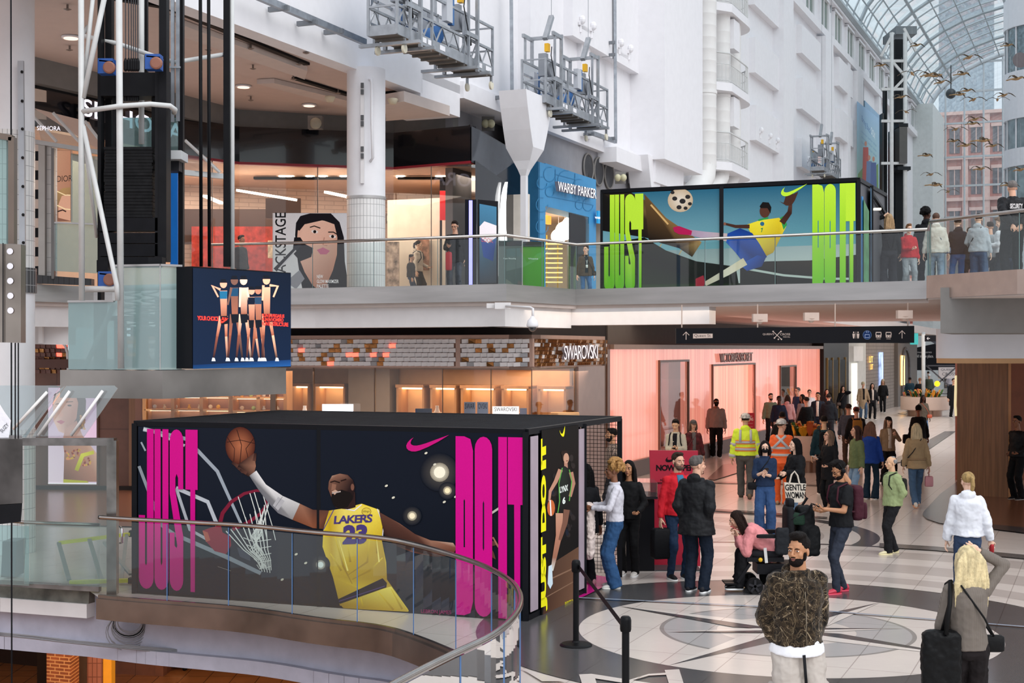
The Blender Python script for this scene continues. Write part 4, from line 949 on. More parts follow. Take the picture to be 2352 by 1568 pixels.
g1,g2,g3=PX(157,21.31),PX(368,20.89),PX(417,21.12); gg1=PX(262,21.10)
def zz(v,Y): return H-(v-HV)/F*Y
FROST=glass('frosted_glass','#a9c6c6',.09,.5,.15)
q=MB(); q.quad(g1+UP*2.99,gg1+UP*2.99,gg1+UP*zz(691,21.08),g1+UP*zz(691,21.23)); q.build('glass_panel',FROST,ELE)
q=MB(); q.quad(gg1+UP*2.99,g2+UP*2.99,g2+UP*zz(609,20.93),gg1+UP*zz(612,21.08)); q.build('glass_panel',FROST,ELE)
q=MB(); q.quad(g2+UP*2.99,g3+UP*2.99,g3+UP*zz(611,21.12),g2+UP*zz(609,20.93)); q.build('glass_panel',FROST,ELE)
q=MB(); q.quad(g1+UP*2.99,g1+V(.15,2,2.99),g1+V(.15,2,4.0),g1+UP*4.0); q.build('glass_panel',FROST,ELE)
q=MB()
for a,b,va in ((g1,gg1,691),(gg1,g2,610),(g2,g3,610)): q.bar(a+UP*zz(va,21.08),b+UP*zz(va,21.08),.05,.03)
q.bar(gg1+UP*zz(691,21.08),gg1+UP*zz(610,21.08),.04,.04); q.bar(g2+UP*2.99,g2+UP*zz(609,20.93),.015,.015); q.build('glass_cap_rail',STEEL,ELE)
f1,f2,f3=PX(138,21.23),PX(373,20.77),PX(657,22.63)
q=MB(); q.hexa([f1+UP*2.571,f2+UP*2.571,f3+UP*2.587,f3+V(-.9,1.7,2.587),f1+V(.3,2.0,2.572)],[f1+UP*2.982,f2+UP*2.982,f3+UP*2.998,f3+V(-.9,1.7,2.998),f1+V(.3,2.0,2.982)]); q.build('steel_base',M('#97918b',.3,.9,var=.25,scale=.8),ELE)
# ---- LED screen
SC=thing('video_screen','large video screen showing six posing runners above the steel base','video screen',PX(420,20.93))
a,b=PX(441,20.89),PX(668,22.67); zb,zt=3.006,4.494; d=(b-a).normalized(); nn=V(d.y,-d.x,0)
MB().hexa([a+UP*zb,b+UP*zb,b-nn*.25+UP*zb,a-nn*.32+UP*zb],[a+UP*zt,b+UP*zt,b-nn*.25+UP*zt,a-nn*.32+UP*zt]).build('casing',M('#121318',.4),SC)
MB().hexa([PX(419,21.00)+UP*zb,a+UP*zb,a+V(.1,.4,zb),PX(419,21.00)+V(.1,.4,zb)],[PX(419,21.00)+UP*zt,a+UP*zt,a+V(.1,.4,zt),PX(419,21.00)+V(.1,.4,zt)]).build('side_panel',M('#0e0f13',.4),SC)
SP=Pl(a,nn); pr=Print(SP,off=.01)
pr.poly([(442,615),(667,628),(667,838),(442,846)],['#101a2b','#0c1422','#0c1a30','#101d33'])
pr.poly([(442,838),(667,826),(667,841),(442,847)],['#10284e','#12305c','#1b477c','#123358'])
def fig(x,top,bot,sc,skin='#d9977c',dk='#11141c',shoe='#e8eef4',lean=0,top_c=None,arms=()):
    h=bot-top; hd=h*.055
    sh=top+h*.14; hip=top+h*.45; kn=top+h*.7
    for sx in (-1,1):
        k=x+sx*h*.055+lean; f_=x+sx*h*.085+lean*1.8
        pr.line([(x+sx*h*.03,hip),(k,kn)],[h*.046,h*.03],[skin,'#8a4c38']); pr.line([(k,kn),(f_,bot-4)],[h*.03,h*.022],[skin if sx>0 else '#7a4436',dk])
        pr.poly([(f_-4,bot),(f_+5,bot),(f_+3,bot-7),(f_-2,bot-8)],shoe)
    pr.line([(x,hip-h*.02),(x+sx*0+h*.02,hip+h*.1)],[h*.088,h*.1],dk)
    pr.line([(x,sh),(x+1,hip)],[h*.092,h*.07],[skin,'#8a5340']); 
    if top_c: pr.line([(x,sh+1),(x,sh+h*.1)],[h*.096,h*.085],top_c)
    for a_ in arms: pr.line(a_,[h*.03]*(len(a_)-1)+[h*.02],[skin]*len(a_))
    pr.ell(x,top+hd,hd*.8,hd,skin,12); pr.poly([(x-hd*.8,top+hd*.8),(x-hd*.5,top),(x+hd*.5,top),(x+hd*.8,top+hd*.8)],dk)
fig(512,641,829,1,top_c='#1d5a7a',lean=-4,arms=[[(505,665),(486,655),(500,682)]]); fig(537,633,829,1,top_c='#1c3e58',skin='#6a4a40',arms=[[(530,660),(522,700)]],lean=1)
fig(558,633,829,1,skin='#e2b9a0',lean=0,arms=[[(551,660),(549,705)],[(566,660),(572,700)]]); fig(576,658,829,1,top_c='#101726',lean=2); fig(591,657,829,1,skin='#a8705a',top_c='#243a50')
fig(610,632,829,1,skin='#e0a283',lean=4,arms=[[(617,655),(636,657),(626,682)],[(603,655),(601,690)]])
for s_,tl,tr,bl in (('YOUR CHOICE',(451,725),(500,727),(451,735)),('RUN',(508,728),(519,729),(508,735)),('RUN IN PEGASUS',(600,720),(651,722),(600,728)),('RUN IN VOMERO',(600,729),(649,731),(600,737)),('RUN IN STRUCTURE',(600,738),(660,741),(600,747))):
    pr.text(s_,tl,tr,bl,'#ff3a2e',bold=.03,space=.85)
def swoosh(pr,x,y,w,h,c,rot=0):   # outline of the curved tick, x,y = lower left, w,h = size
    o=[(1,0),(.7,.27),(.45,.5),(.33,.59),(.24,.63),(.17,.62),(.12,.56),(.1,.46),(.12,.3),(.17,.12),(.09,.26),(.03,.44),(0,.62),(.01,.78),(.05,.9),(.12,.98),(.21,.99),(.31,.93),(.5,.73),(.75,.4)]
    pts=[(x+px*w,y-h*(1-(py))) for px,py in o]
    c_=math.cos(rot); s_=math.sin(rot); pts=[(x+(px-x)*c_-(py-y)*s_,y+(px-x)*s_+(py-y)*c_) for px,py in pts]
    pr.poly(pts,c)
swoosh(pr,504,742,19,12,'#ff3a2e')
pr.build('screen_image',SC,em=1.0,rough=.5)
# ---- left foreground: steel panel, glass gate, bag, fence
SPn=thing('cladding_unit','brushed steel panel with a row of round holes at the left edge','panel',P(23,787,12)); m=MB(); m.prism([P(-60,558,12),P(48,561,12),P(48,787,12),P(-60,785,12)],V(0,.12,0)); m.build('sheet',M('#a1948b',.28,.9,var=.25,scale=1.5),SPn)
[MB().lathe(P(23+i*.3,v,11.99),[(.026,0),(.026,.004)],16,x=V(1,0,0),y=UP,z=V(0,-1,0)).build('hole',M('#e8e6ee',.5),SPn) for i,v in enumerate((577,611,645,679,713))]
m=MB(); m.bar(P(7,558,11.98),P(7,786,11.98),.006,.01); m.build('seam',BK,SPn)
gf=thing('window_frame_unit','bronze framed glass cab above the holed steel panel at left','glass cab',P(10,560,12.3)); m=MB(); m.bar(P(-40,306,12.3),P(30,318,12.3),.08,.05); m.bar(P(29,316,12.3),P(29,560,12.3),.05,.08); m.bar(P(21,318,12.4),P(21,560,12.4),.03,.05); m.build('frame',M('#7a6a60',.3,.7),gf); m=MB(); m.quad(P(-40,316,12.35),P(21,322,12.35),P(21,560,12.35),P(-40,560,12.35)); m.build('pane',GLASSG,gf); 
MB().tube([P(25,-60,14),P(27,1640,14)],.008,5).build('guide_wire',BK,None); o=bpy.data.objects['guide_wire']; tag(o,'thin black vertical wire running down the left edge','wire')
for i,u in enumerate((35,42)):
    o=MB().tube([P(u,787,12.2),P(u,1008,12.2)],.006,5).build('hanger_rod',BK); tag(o,'thin steel rod between the holed panel and the lower steel box','rod','rods under the holed steel panel')
SB=thing('steel_box_housing','steel housing box with black underside at the left edge','housing',P(20,1200,12)); m=MB(); m.prism([P(-60,1006,12),P(52,1008,12),P(52,1155,12),P(-60,1162,12)],V(-.18,.5,0)); m.build('steel_cover',M('#6f6865',.25,.9,var=.4,scale=2),SB); m=MB(); m.prism([P(-60,1163,12),P(51,1156,12),P(48,1198,12),P(-60,1210,12)],V(-.15,.4,0)); m.build('black_base',BK,SB)
BG=thing('shopping_bag','white shopping bag lettered in black resting on the left steel box','bag',P(5,1005,12.1)); m=MB(); m.loft([[P(u,v,12.1+dy) for u,dy in ((ua,0),(ub,0),(ub,.15),(ua,.15))] for v,ua,ub in ((1005,-45,20),(985,-48,23),(965,-45,25),(945,-40,10),(925,-36,-2))][::1]); m.build('bag_body',M('#eceaf0',.6,bump=.4,bs=12),BG)
pr=Print(Pl((0,12.1,0),(0,-1,0)),off=.01); pr.text('SUZY',(0,988),(16,970),(6,994),'#222228'); pr.build('lettering',BG)
GT=thing('steel_gate_frame','brushed steel portal frame with an open glass gate at the floor edge','gate',V(-5.3,19.25,0))
ST2=M('#85807c',.25,.9,var=.3); gz=H-(1010-HV)/F*19.3
m=MB(); m.bar(P(50,1014,19.3),P(265,1014,19.2),.12,.1); m.build('top_beam',ST2,GT); m=MB(); m.bar(PX(259,19.2)+UP*.02,P(259,1011,19.2),.13,.13); m.build('post',ST2,GT)
m=MB(); m.tube([PX(276,19.2)+UP*.92,PX(280,19.1)+UP*.9,PX(280,19.1)+UP*.72,PX(276,19.2)+UP*.7],.015,8); m.build('handle',M('#d0d0d0',.1,1),GT,smooth=True)
m=MB(); m.prism([P(55,1018,19.25),P(248,1018,19.22),P(248,1348,19.22),P(55,1340,19.25)],V(0,.01,0)); m.build('pane',GLASSR,GT)
FN=thing('glass_fence','glass fence with steel rail along the broken floor edge','fence',V(-7,20,0)); m=MB(); m.tube([P(-60,1190,19.9),P(60,1199,19.6),P(230,1205,19.35)],.025,8); m.build('handrail',RAILM,FN,smooth=True)
for a,b in ((-60,67),(69,229)): m=MB(); m.quad(P(a,1203,19.7),P(b,1208,19.5),P(b,1345 if b<100 else 1352,19.5),P(a,1338,19.7)); m.build('glass_pane',GLASSG if a<0 else GLASSR,FN)
m=MB(); m.bar(P(-60,1334,19.72),P(230,1352,19.45),.08,.07); m.build('base_channel',ST2,FN)
for i,(r0,r1,gl) in enumerate((((30,985),(108,900),[(-60,885),(140,885),(120,912),(60,1004),(-60,1004)]),((88,1000),(160,898),[(138,892),(150,885),(60,1004),(50,1004)]),((163,1000),(236,897),[(145,895),(152,886),(262,885),(270,892),(192,1004),(72,1004)]))):
    t=thing('slanted_glass_screen',('left','middle','right')[i]+' slanted clear glass screen with white rod above the steel gate','glass screen',P(r0[0],r0[1],19.4))
    m=MB(); m.prism([P(u,v,19.5) for u,v in gl],V(0,.015,0)); m.build('glass_sheet',glass('screen_glass','#e8eef0',.1,.1),t); m=MB(); m.tube([P(r0[0],r0[1],19.42),P(r1[0],r1[1],19.42)],.022,8); m.build('rod',M('#eceae8',.4),t,smooth=True)
t=thing('stepladder','yellow and black stepladder lying behind the glass fence','ladder',G(220,1330)); m=MB()
a,b,c,d_=G(135,1283)+UP*.25,G(308,1275)+UP*.35,G(160,1345)+UP*.05,G(308,1342)+UP*.06
m.bar(a,b,.08,.05); m.bar(c,d_,.08,.05); m.build('side_rail',M('#d8d020',.4),t); m=MB(); m.bar(a,a.lerp(c,.95),.06,.03); m.bar(a.lerp(b,.4),c.lerp(d_,.5),.06,.03); m.bar(b.lerp(a,.1),c.lerp(d_,.8),.05,.03); m.bar(G(240,1290)+UP*.3,G(300,1335)+UP*.1,.05,.03); m.build('step',M('#7c8280',.4,.4),t); m=MB(); m.box(b,(.14,.12,.1)); m.box(d_,(.14,.12,.08)); m.build('rubber_foot',BK,t)
p=G(20,1322); o=MB().prism([P(2,1325,20.6),P(34,1325,20.6),P(38,1243,20.6),P(6,1243,20.6)],V(0,.4,0)).build('utility_bin',M('#3f4d4e',.4)); tag(o,'dark grey upright bin behind the left glass fence','bin')
# things fixed to the lower beam
def bm_pt(u,v,Y=19.75): return P(u,v,Y)
t=thing('cable_coil','tangled coil of grey cable hanging under the steel fascia','cable coil',bm_pt(298,1440,19.3)); m=MB()
for k in range(11):
    r=.13+.012*k+R.uniform(-.01,.01); c=bm_pt(298+R.uniform(-3,3),1428+k*2.4,19.2+.01*k); m.tube([c+V(r*1.25*math.cos(a*PI/10),0,r*math.sin(a*PI/10)) for a in range(20)],.006,5,closed=True)
m.build('cable_loops',M('#8f8e92',.5),t,smooth=True); m=MB(); c=bm_pt(296,1432,19.25); m.tube([c+V(.2*math.cos(a*PI/10),0,.17*math.sin(a*PI/10)) for a in range(20)],.022,6,closed=True); m.build('black_hose',BK,t,smooth=True)
t=thing('switch_box','grey electrical switch box with a white warning label on the beam','electrical box',bm_pt(412,1482,19)); MB().prism([bm_pt(387,1424,19.1),bm_pt(424,1427,19.1),bm_pt(424,1482,19.1),bm_pt(387,1481,19.1)],V(.1,.35,0)).build('casing',M('#8b8c94',.5),t)
pr=Print(Pl((0,19.1,0),(0,-1,0))); pr.poly([(399,1425),(420,1427),(420,1443),(400,1441)],'#e9e4e4'); pr.line([(402,1433),(416,1435)],2,'#c03a3a'); pr.line([(402,1438),(416,1440)],1.5,'#c03a3a'); pr.ell(421,1446,3,3,'#8c2f2f'); pr.build('warning_label',t)
o=MB().tube([bm_pt(347,1415,19.3),bm_pt(348,1498,19.3),bm_pt(352,1508,19.3),bm_pt(366,1512,19.4)],.03,8).build('black_conduit',BK,smooth=True); tag(o,'black bent conduit pipe running down the beam','pipe')
for j in range(4):
    pts=[bm_pt(u,v+j*2.2+R.uniform(-.8,.8),19.3-(u*.0006)) for u,v in ((0,1452),(60,1457),(120,1465),(200,1474),(290,1482),(420,1493),(520,1503),(620,1515))]
    o=MB().tube(smooth_line(pts,1),.01,5).build('wall_cable',M('#77767a',.5),smooth=True); tag(o,'thin grey cable strung along the lower beam','cable','cables strung along the lower beam')
# lower level
PL=lambda u,v: P(u,v,F*(H+4.5)/(v-HV))
mb=MB().prism([PX(107,30.5)-UP*4.5,PX(162,30.3)-UP*4.5,PX(162,30.3)-UP*.9,PX(107,30.5)-UP*.9],V(0,.6,0)); tag(mb.build('brick_pillar',BRICK),'red brick pillar on the lower floor at bottom left','pillar')
for u0,u1,m_,l,c_ in ((162,200,M('#8d857e',.3,.8),'grey steel clad pier between bricks and tiles on the lower floor','pier'),(200,236,M('#a9766a',.4,kind=grid_kind(.1,.3,'#7c5148',.01)),'pink tiled pier on the lower floor','pier'),(237,257,M('#e0a02a',.5,em=.15),'bright yellow vertical panel on the lower floor','panel'),(85,107,M('#1c1512',.6),'dark doorway panel beside the brick pillar','panel')):
    mb=MB().prism([PX(u0,31.5)-UP*4.5,PX(u1-1,31.5)-UP*4.5,PX(u1-1,31.5)-UP*.9,PX(u0,31.5)-UP*.9],V(0,.3,0)); tag(mb.build('wall_pier' if c_=='pier' else 'wall_panel',m_),l,c_)
o=MB().prism([P(282,1498,30),P(333,1502,30),P(333,1506,30),P(282,1512,30)],V(0,.05,0)).build('turquoise_sign',M('#3fb0b0',.5,em=.3)); tag(o,'turquoise sign edge under the lower ceiling','sign')
t=thing('display_stand','pale wheeled stand with a yellow top on the lower orange floor','display stand',PL(407,1540)); p=PL(407,1538); MB().box(p+UP*.14,(.5,.3,.05)).build('base',M('#e2b690',.5),t); MB().box(p+V(-.06,0,.5),(.03,.03,.7)).build('post',M('#d9a888',.5),t); MB().box(p+V(.06,0,.5),(.03,.03,.7)).build('post',M('#d9a888',.5),t); MB().lathe(p+V(-.2,0,.52),[(.2,0),(.2,.04)],16).build('yellow_tray',M('#f0a81c',.5,em=.3),t)
[MB().ell(p+V(dx,dy,.06),.06,8,6).build('caster',BK,t) for dx in (-.2,.2) for dy in (-.1,.1)]
area(V(-7,28,-1.05),(0,0,0),8,6,420,(1,.62,.32)); area(V(-9,22.5,-1.2),(0,0,0),3,3,60,(1,.7,.5))
# ---- stanchions with belt
def stanch(p,lab,basev=True):
    t=thing('queue_stanchion',lab,'stanchion',p); MB().lathe(p,[(.18,0),(.18,.015),(.16,.03),(.05,.045),(.035,.06)],32).build('base',M('#121214',.4),t,smooth=False); MB().lathe(p,[(.033,.05),(.033,.84)],20).build('post',M('#141416',.4),t,angle=40); MB().lathe(p,[(.045,.82),(.05,.84),(.05,.92),(.043,.945),(.03,.955)],20).build('belt_head',M('#101012',.35),t,angle=40); return t
s1=G(1323,1483); s2=PX(1437,12.6); stanch(s1,'black queue stanchion with round base standing on the dark floor ring'); stanch(s2,'nearest black queue stanchion cut off by the bottom of the picture')
m=MB(); m.bar(s1+UP*.88+V(.03,-.03,0),s2+UP*.89+V(-.04,.04,0),.003,.055); tag(m.build('queue_belt',M('#0f0f12',.6)),'black retractable belt stretched between the two stanchions','belt')
# ---- right pillar: grey box, white drum, wood panels
mb=MB(); a=PX(2160,23.6); mb.mat(GREYW).prism([a+UP*3.55,a+V(8,-1,3.55),a+V(8,-1,4.3),a+UP*4.3],V(.8,2,0)); struct(mb.build('wall_grey_bulkhead'))
def rounded(u0,Y,r,z0,z1,m,name,dx=8):
    c=PX(u0,Y)+V(r,0,0); pts=[c+V(-r*math.cos(a),-r*math.sin(a),0) for a in [PI/2*k/8 for k in range(9)]]+[c+V(dx,-r,0),c+V(dx,4,0),c+V(-r+1.4,4,0)]
    return struct(MB().hexa([p+UP*z0 for p in pts],[p+UP*z1 for p in pts]).build(name,m,angle=35))
rounded(2150,26.5,.6,3.12,3.66,M('#dddde2',.5,var=.02),'trim_18'); rounded(2151,26.5,.6,3.03,3.12,M('#c79a6c',.5),'trim_19')
WOODP=M('#8a6243',.4,var=.2,stretch=(8,8,.4),scale=3,kind=grid_kind(.9,9,'#4a3122',.008))
a,b=PX(2198,32.2),PX(2316,31.6); mb=MB(); mb.prism([a,b,b+UP*3.1,a+UP*3.1],V(1.1,3,0)); struct(mb.build('wall_wood_pillar',WOODP))
a2=PX(2322,31.6); struct(MB().prism([b,b+V(.12,1.6,0),b+V(.12,1.6,3.1),b+UP*3.1],V(.06,0,0)).build('wall_wood_pillar',M('#9a6a42',.5,em=.1,var=.1)))
struct(MB().prism([V(b.x+.25,36,0),V(b.x+4,36,0),V(b.x+4,36,3.1),V(b.x+.25,36,3.1)],V(0,.2,0)).build('wall_wood_pillar',M('#8a4c2c',.5,var=.1)))
o=MB().tube([P(2196,862,33),P(2194,930,33),P(2196,955,33)],.03,6).build('mirror_edge',M('#e9dcae',.4,em=.6)); tag(o,'pale glowing curved edge strip beside the wooden pillar','edge strip')
# ---- suspended directory sign
t=thing('directory_sign','long black directory sign with white arrows and icons hanging under the bridge','sign',P(1827,790,26)); a,b=P(1553,754,27.2),P(2100,748,25.6); a2,b2=P(1553,789,27.2),P(2100,787,25.6)
MB().prism([a,b,b2,a2],V(0,.12,0)).build('board',M('#17171b',.45),t)
for u,Y in ((1566,27.1),(1740,26.7),(1918,26.2),(2085,25.7)): MB().bar(P(u,752,Y),V(P(u,0,Y).x,Y,4.12),.02,.02).build('hanger',M('#b9a396',.5),t)
DS=plane_through(V(a.x,a.y,0),V(b.x,b.y,0)); pr=Print(DS,off=.006); LC='#cdb9ae'
def arrow(x,y,s_): pr.line([(x,y+s_),(x,y-s_)],1.6,LC); pr.line([(x-s_*.8,y-s_*.15),(x,y-s_),(x+s_*.8,y-s_*.15)],1.6,LC)
arrow(1576,771,9); arrow(2072,768,9)
pr.poly([(1592,766),(1637,766),(1637,776),(1592,777)],LC); pr.text('Queen St.',(1595,767),(1634,767),(1595,775),'#222024')
pr.text("QUEEN'S",(1752,765),(1778,765),(1752,770),LC); pr.text('CROSS',(1792,765),(1815,765),(1792,770),LC); pr.text('FOOD HALL',(1799,772),(1815,772),(1799,775),LC)
pr.line([(1777,762),(1795,779)],1.4,LC); pr.line([(1793,761),(1780,775)],1.4,LC); [pr.ell(x,y,1.8,1.8,LC,8) for x,y in ((1776,761),(1795,779),(1794,761),(1779,776),(1788,779))]
for x in (1961,1971): pr.ell(x,763,1.7,1.8,LC,10); pr.poly([(x-3,766),(x+3,766),(x+2.5,771),(x+1.5,777),(x-1.5,777),(x-2.5,771)],LC)
pr.line([(1966,761),(1966,777)],.6,LC)
pr.ell(1992,769,10,10.5,'#5c7296',24); pr.ell(1992,769,9,9.5,'#17305c',24); pr.line([(1987,768),(1997,768),(1997,775),(1987,775),(1987,768)],1.2,'#a9b8d8'); pr.line([(1990,764),(1990,760)],1.1,'#a9b8d8'); pr.line([(1994,760),(1994,764)],1.1,'#a9b8d8')
for x in (2018,2041): pr.poly([(x-6,762),(x+6,762),(x+7,767),(x+6,775),(x-6,775),(x-7,767)],LC); pr.poly([(x-5,764),(x+5,764),(x+5,769),(x-5,769)],'#222226'); pr.ell(x-3,772,1.2,1.2,'#222226',8); pr.ell(x+3,772,1.2,1.2,'#222226',8); pr.line([(x-5,778),(x+5,778)],1,LC)
pr.build('icons_and_lettering',t)
for u,v,Y,l in ((1745,738,25,'left'),(1863,735,25,'middle'),(2077,730,24.5,'right')):
    o=MB(); o.box(P(u,v-8,Y),(.25,.15,.14)); o.lathe(P(u,v+3,Y),[(.03,-.02),(.09,.05)],12); o=o.build('emergency_light',M('#c9b3a6',.5)); tag(o,f'small beige detector fitting, the {l} of three, under the bridge','detector')
# security camera dome
t=thing('security_camera','white dome camera on a bent pipe arm below the gallery fascia','camera',P(1222,750,26.2)); MB().tube([P(1162,703,26.8),P(1218,706,26.4),P(1224,709,26.2),P(1224,735,26.2)],.025,8).build('arm',WHITE2,t,smooth=True); MB().box(P(1155,702,26.9),(.3,.1,.12)).build('wall_box',WHITE2,t); MB().box(P(1136,702,27.0),(.3,.05,.09)).build('back_plate',WHITE2,t); MB().lathe(P(1223,751,26.2),[(.1,0),(.11,.03),(.09,.12),(.04,.17),(.03,.2)],20).build('housing',WHITE,t,smooth=True); MB().ell(P(1223,752,26.2),(.075,.075,.075),16,10).build('dome',M('#2a2c30',.05,coat=1),t,smooth=True)
# media totem and recycling bins
t=thing('media_totem','black totem with a bright violet light strip on the gallery','totem',P(1100,655,29.5)); MB().prism([P(1068,458,29.5),P(1094,458,29.5),P(1094,657,29.5),P(1068,657,29.5)],V(0,.2,0)).build('casing',M('#0f1018',.3),t); MB().prism([P(1077,460,29.47),P(1085,460,29.47),P(1085,655,29.47),P(1077,655,29.47)],V(0,.03,0)).build('light_strip',M('#8a86ff',.4,em=1.5),t)
t=thing('digital_poster_stand','black framed digital poster stand with a blue picture by the shop corner','digital poster',P(1120,655,30.2)); MB().prism([P(1097,458,30.2),P(1144,462,30.4),P(1144,655,30.4),P(1097,655,30.2)],V(0,.15,0)).build('casing',M('#1a1a1e',.3),t)
DP=plane_through(PX(1097,30.2),PX(1144,30.4)); pr=Print(DP,off=.01); pr.poly([(1101,468),(1140,475),(1140,650),(1101,650)],['#3f6f8c','#3f6f8c','#44464c','#2c3038']); pr.poly([(1101,520),(1112,508),(1140,518),(1140,545),(1120,558),(1101,545)],'#d4cbd0'); pr.poly([(1103,545),(1122,560),(1139,548),(1132,600),(1110,590)],'#27407c'); pr.text('LOOK',(1106,545),(1132,548),(1106,555),'#c24a4a'); pr.build('screen_image',t,em=.35,rough=.15)
def rbin(u0,u1,Y,col,lab):
    t=thing('recycling_bin',lab,'bin',P((u0+u1)/2,660,Y)); a,b=P(u0,590,Y),P(u1,590,Y); m=MB(); z0=Z2; m.hexa([V(a.x,Y,z0),V(b.x,Y,z0),V(b.x,Y+.6,z0),V(a.x,Y+.6,z0)],[V(a.x,Y,z0+1.05),V(b.x,Y,z0+1.05),V(b.x,Y+.6,z0+1.05),V(a.x,Y+.6,z0+1.05)]); m.build('cabinet',M(col,.35),t)
    MB().box(V((a.x+b.x)/2,Y-.01,z0+1.0),((b.x-a.x)*.98,.02,.1)).build('opening_strip',M('#2f3a38',.4),t); pr=Print(Pl((0,Y,0),(0,-1,0)),off=.03); pr.text('Paper Recycling' if u0<1190 else 'Waste',(u0+12,592),(u1-14,592),(u0+12,596),'#d8e4e0'); pr.build('lettering',t)
rbin(1145,1199,30,'#56625f','grey paper recycling bin on the gallery by the corner'); rbin(1201,1250,30.3,'#4c9a2c','bright green bin beside the grey recycling bin')
# ================================================================ UPPER HALL: DUCTS, BALCONIES, STAGES, BIRDS, FAR THINGS
DUCT=M('#e0dfdd',.5,var=.02)
for i,(u,r,vb,l) in enumerate(((1583,.41,383,'widest white duct rising on the atrium wall'),(1613,.36,385,'middle white duct rising on the atrium wall'),(1634,.34,388,'right hand white duct rising on the atrium wall'))):
    t_=wt(u)-.6; c=wO+A*(t_+i*.4)+B*(.75+.0*i); Y=c.y; z=H-(vb-HV)/F*Y
    t=thing('ventilation_duct',l,'duct',c+UP*z); prof=[]; zc=z; 
    while zc<24: prof+=[(r,zc),(r,zc+.38),(r*1.012,zc+.39),(r*1.012,zc+.42)]; zc+=.42
    MB().lathe(c,prof,32).build('duct_pipe',DUCT,t,angle=30)
    pts=[c+UP*(z+.1),c+UP*(z-.35)-A*.08-B*.02,c+UP*(z-.8)-A*.5-B*.1,c+UP*(z-1.15)-A*1.2-B*.25,c+UP*(z-1.3)-A*2.4-B*.5]; MB().tube(pts,r,20).build('elbow',DUCT,t,angle=30)
    MB().lathe(c,[(r*1.06,z+2.6),(r*1.06,z+2.7)],32).build('clamp_ring',DUCT,t,angle=30)
# curved service balconies
def balcony():
    o=wO+A*30.3
    t=thing('balcony','small curved white service balcony with tubular railing','balcony',o+UP*9.9)
    def pl_(off=0): 
        n=10; pts=[]
        L=4.4; D=1.3+off
        for k in range(n+1): a=PI/2*k/n; pts.append(o+A*(L-1.6+1.6*math.sin(a)+off)+B*(D-1.1+1.1*math.cos(a)))
        return [o-A*(.6+off)+B*.0,o-A*(.6+off)+B*D*.55,o+A*.2+B*(D)]+pts[0:]+[o+A*(L+off)]
    p=pl_(); MB().hexa([x+UP*9.85 for x in p],[x+UP*10.15 for x in p]).build('slab',WHITE,t); 
    q=pl_(-.08)[1:]; 
    MB().tube([x+UP*11.25 for x in q],.03,6).build('top_rail',PIPEW,t,smooth=True); MB().tube([x+UP*10.25 for x in q],.02,6).build('bottom_rail',PIPEW,t,smooth=True); MB().tube([x+UP*10.85 for x in q],.015,6).build('middle_rail',PIPEW,t,smooth=True)
    for a,b in zip(q[:-1],q[1:]):
        n=max(1,int((b-a).length/.16)); m=MB()
        for k in range(n): x=a+(b-a)*k/n; m.bar(x+UP*10.2,x+UP*(11.22 if (k==0) else 10.85),.02 if k else .04)
        m.build('baluster',PIPEW,t)
    return t
b0=balcony(); LB_=['bottom service balcony just above the green lettered box','middle service balcony on the atrium wall','upper service balcony cut by the top of the picture']
b0['label']='lowest curved white service balcony, just above the green lettered box'
for k in (1,2):
    c=copy_tree(b0,Matrix.Translation(b0.location+UP*2.92*k)); c['label']=('middle curved white service balcony on the atrium wall','top curved white service balcony, cut by the top edge')[k-1]
for o_ in [b0]: pass
mb=MB().mat(WHITE)
for z in (11.6,14.5): mb.abox(wO+A*31,0,1.2,.2,1.1,z,z+1.1)
struct(mb.build('trim_20'))
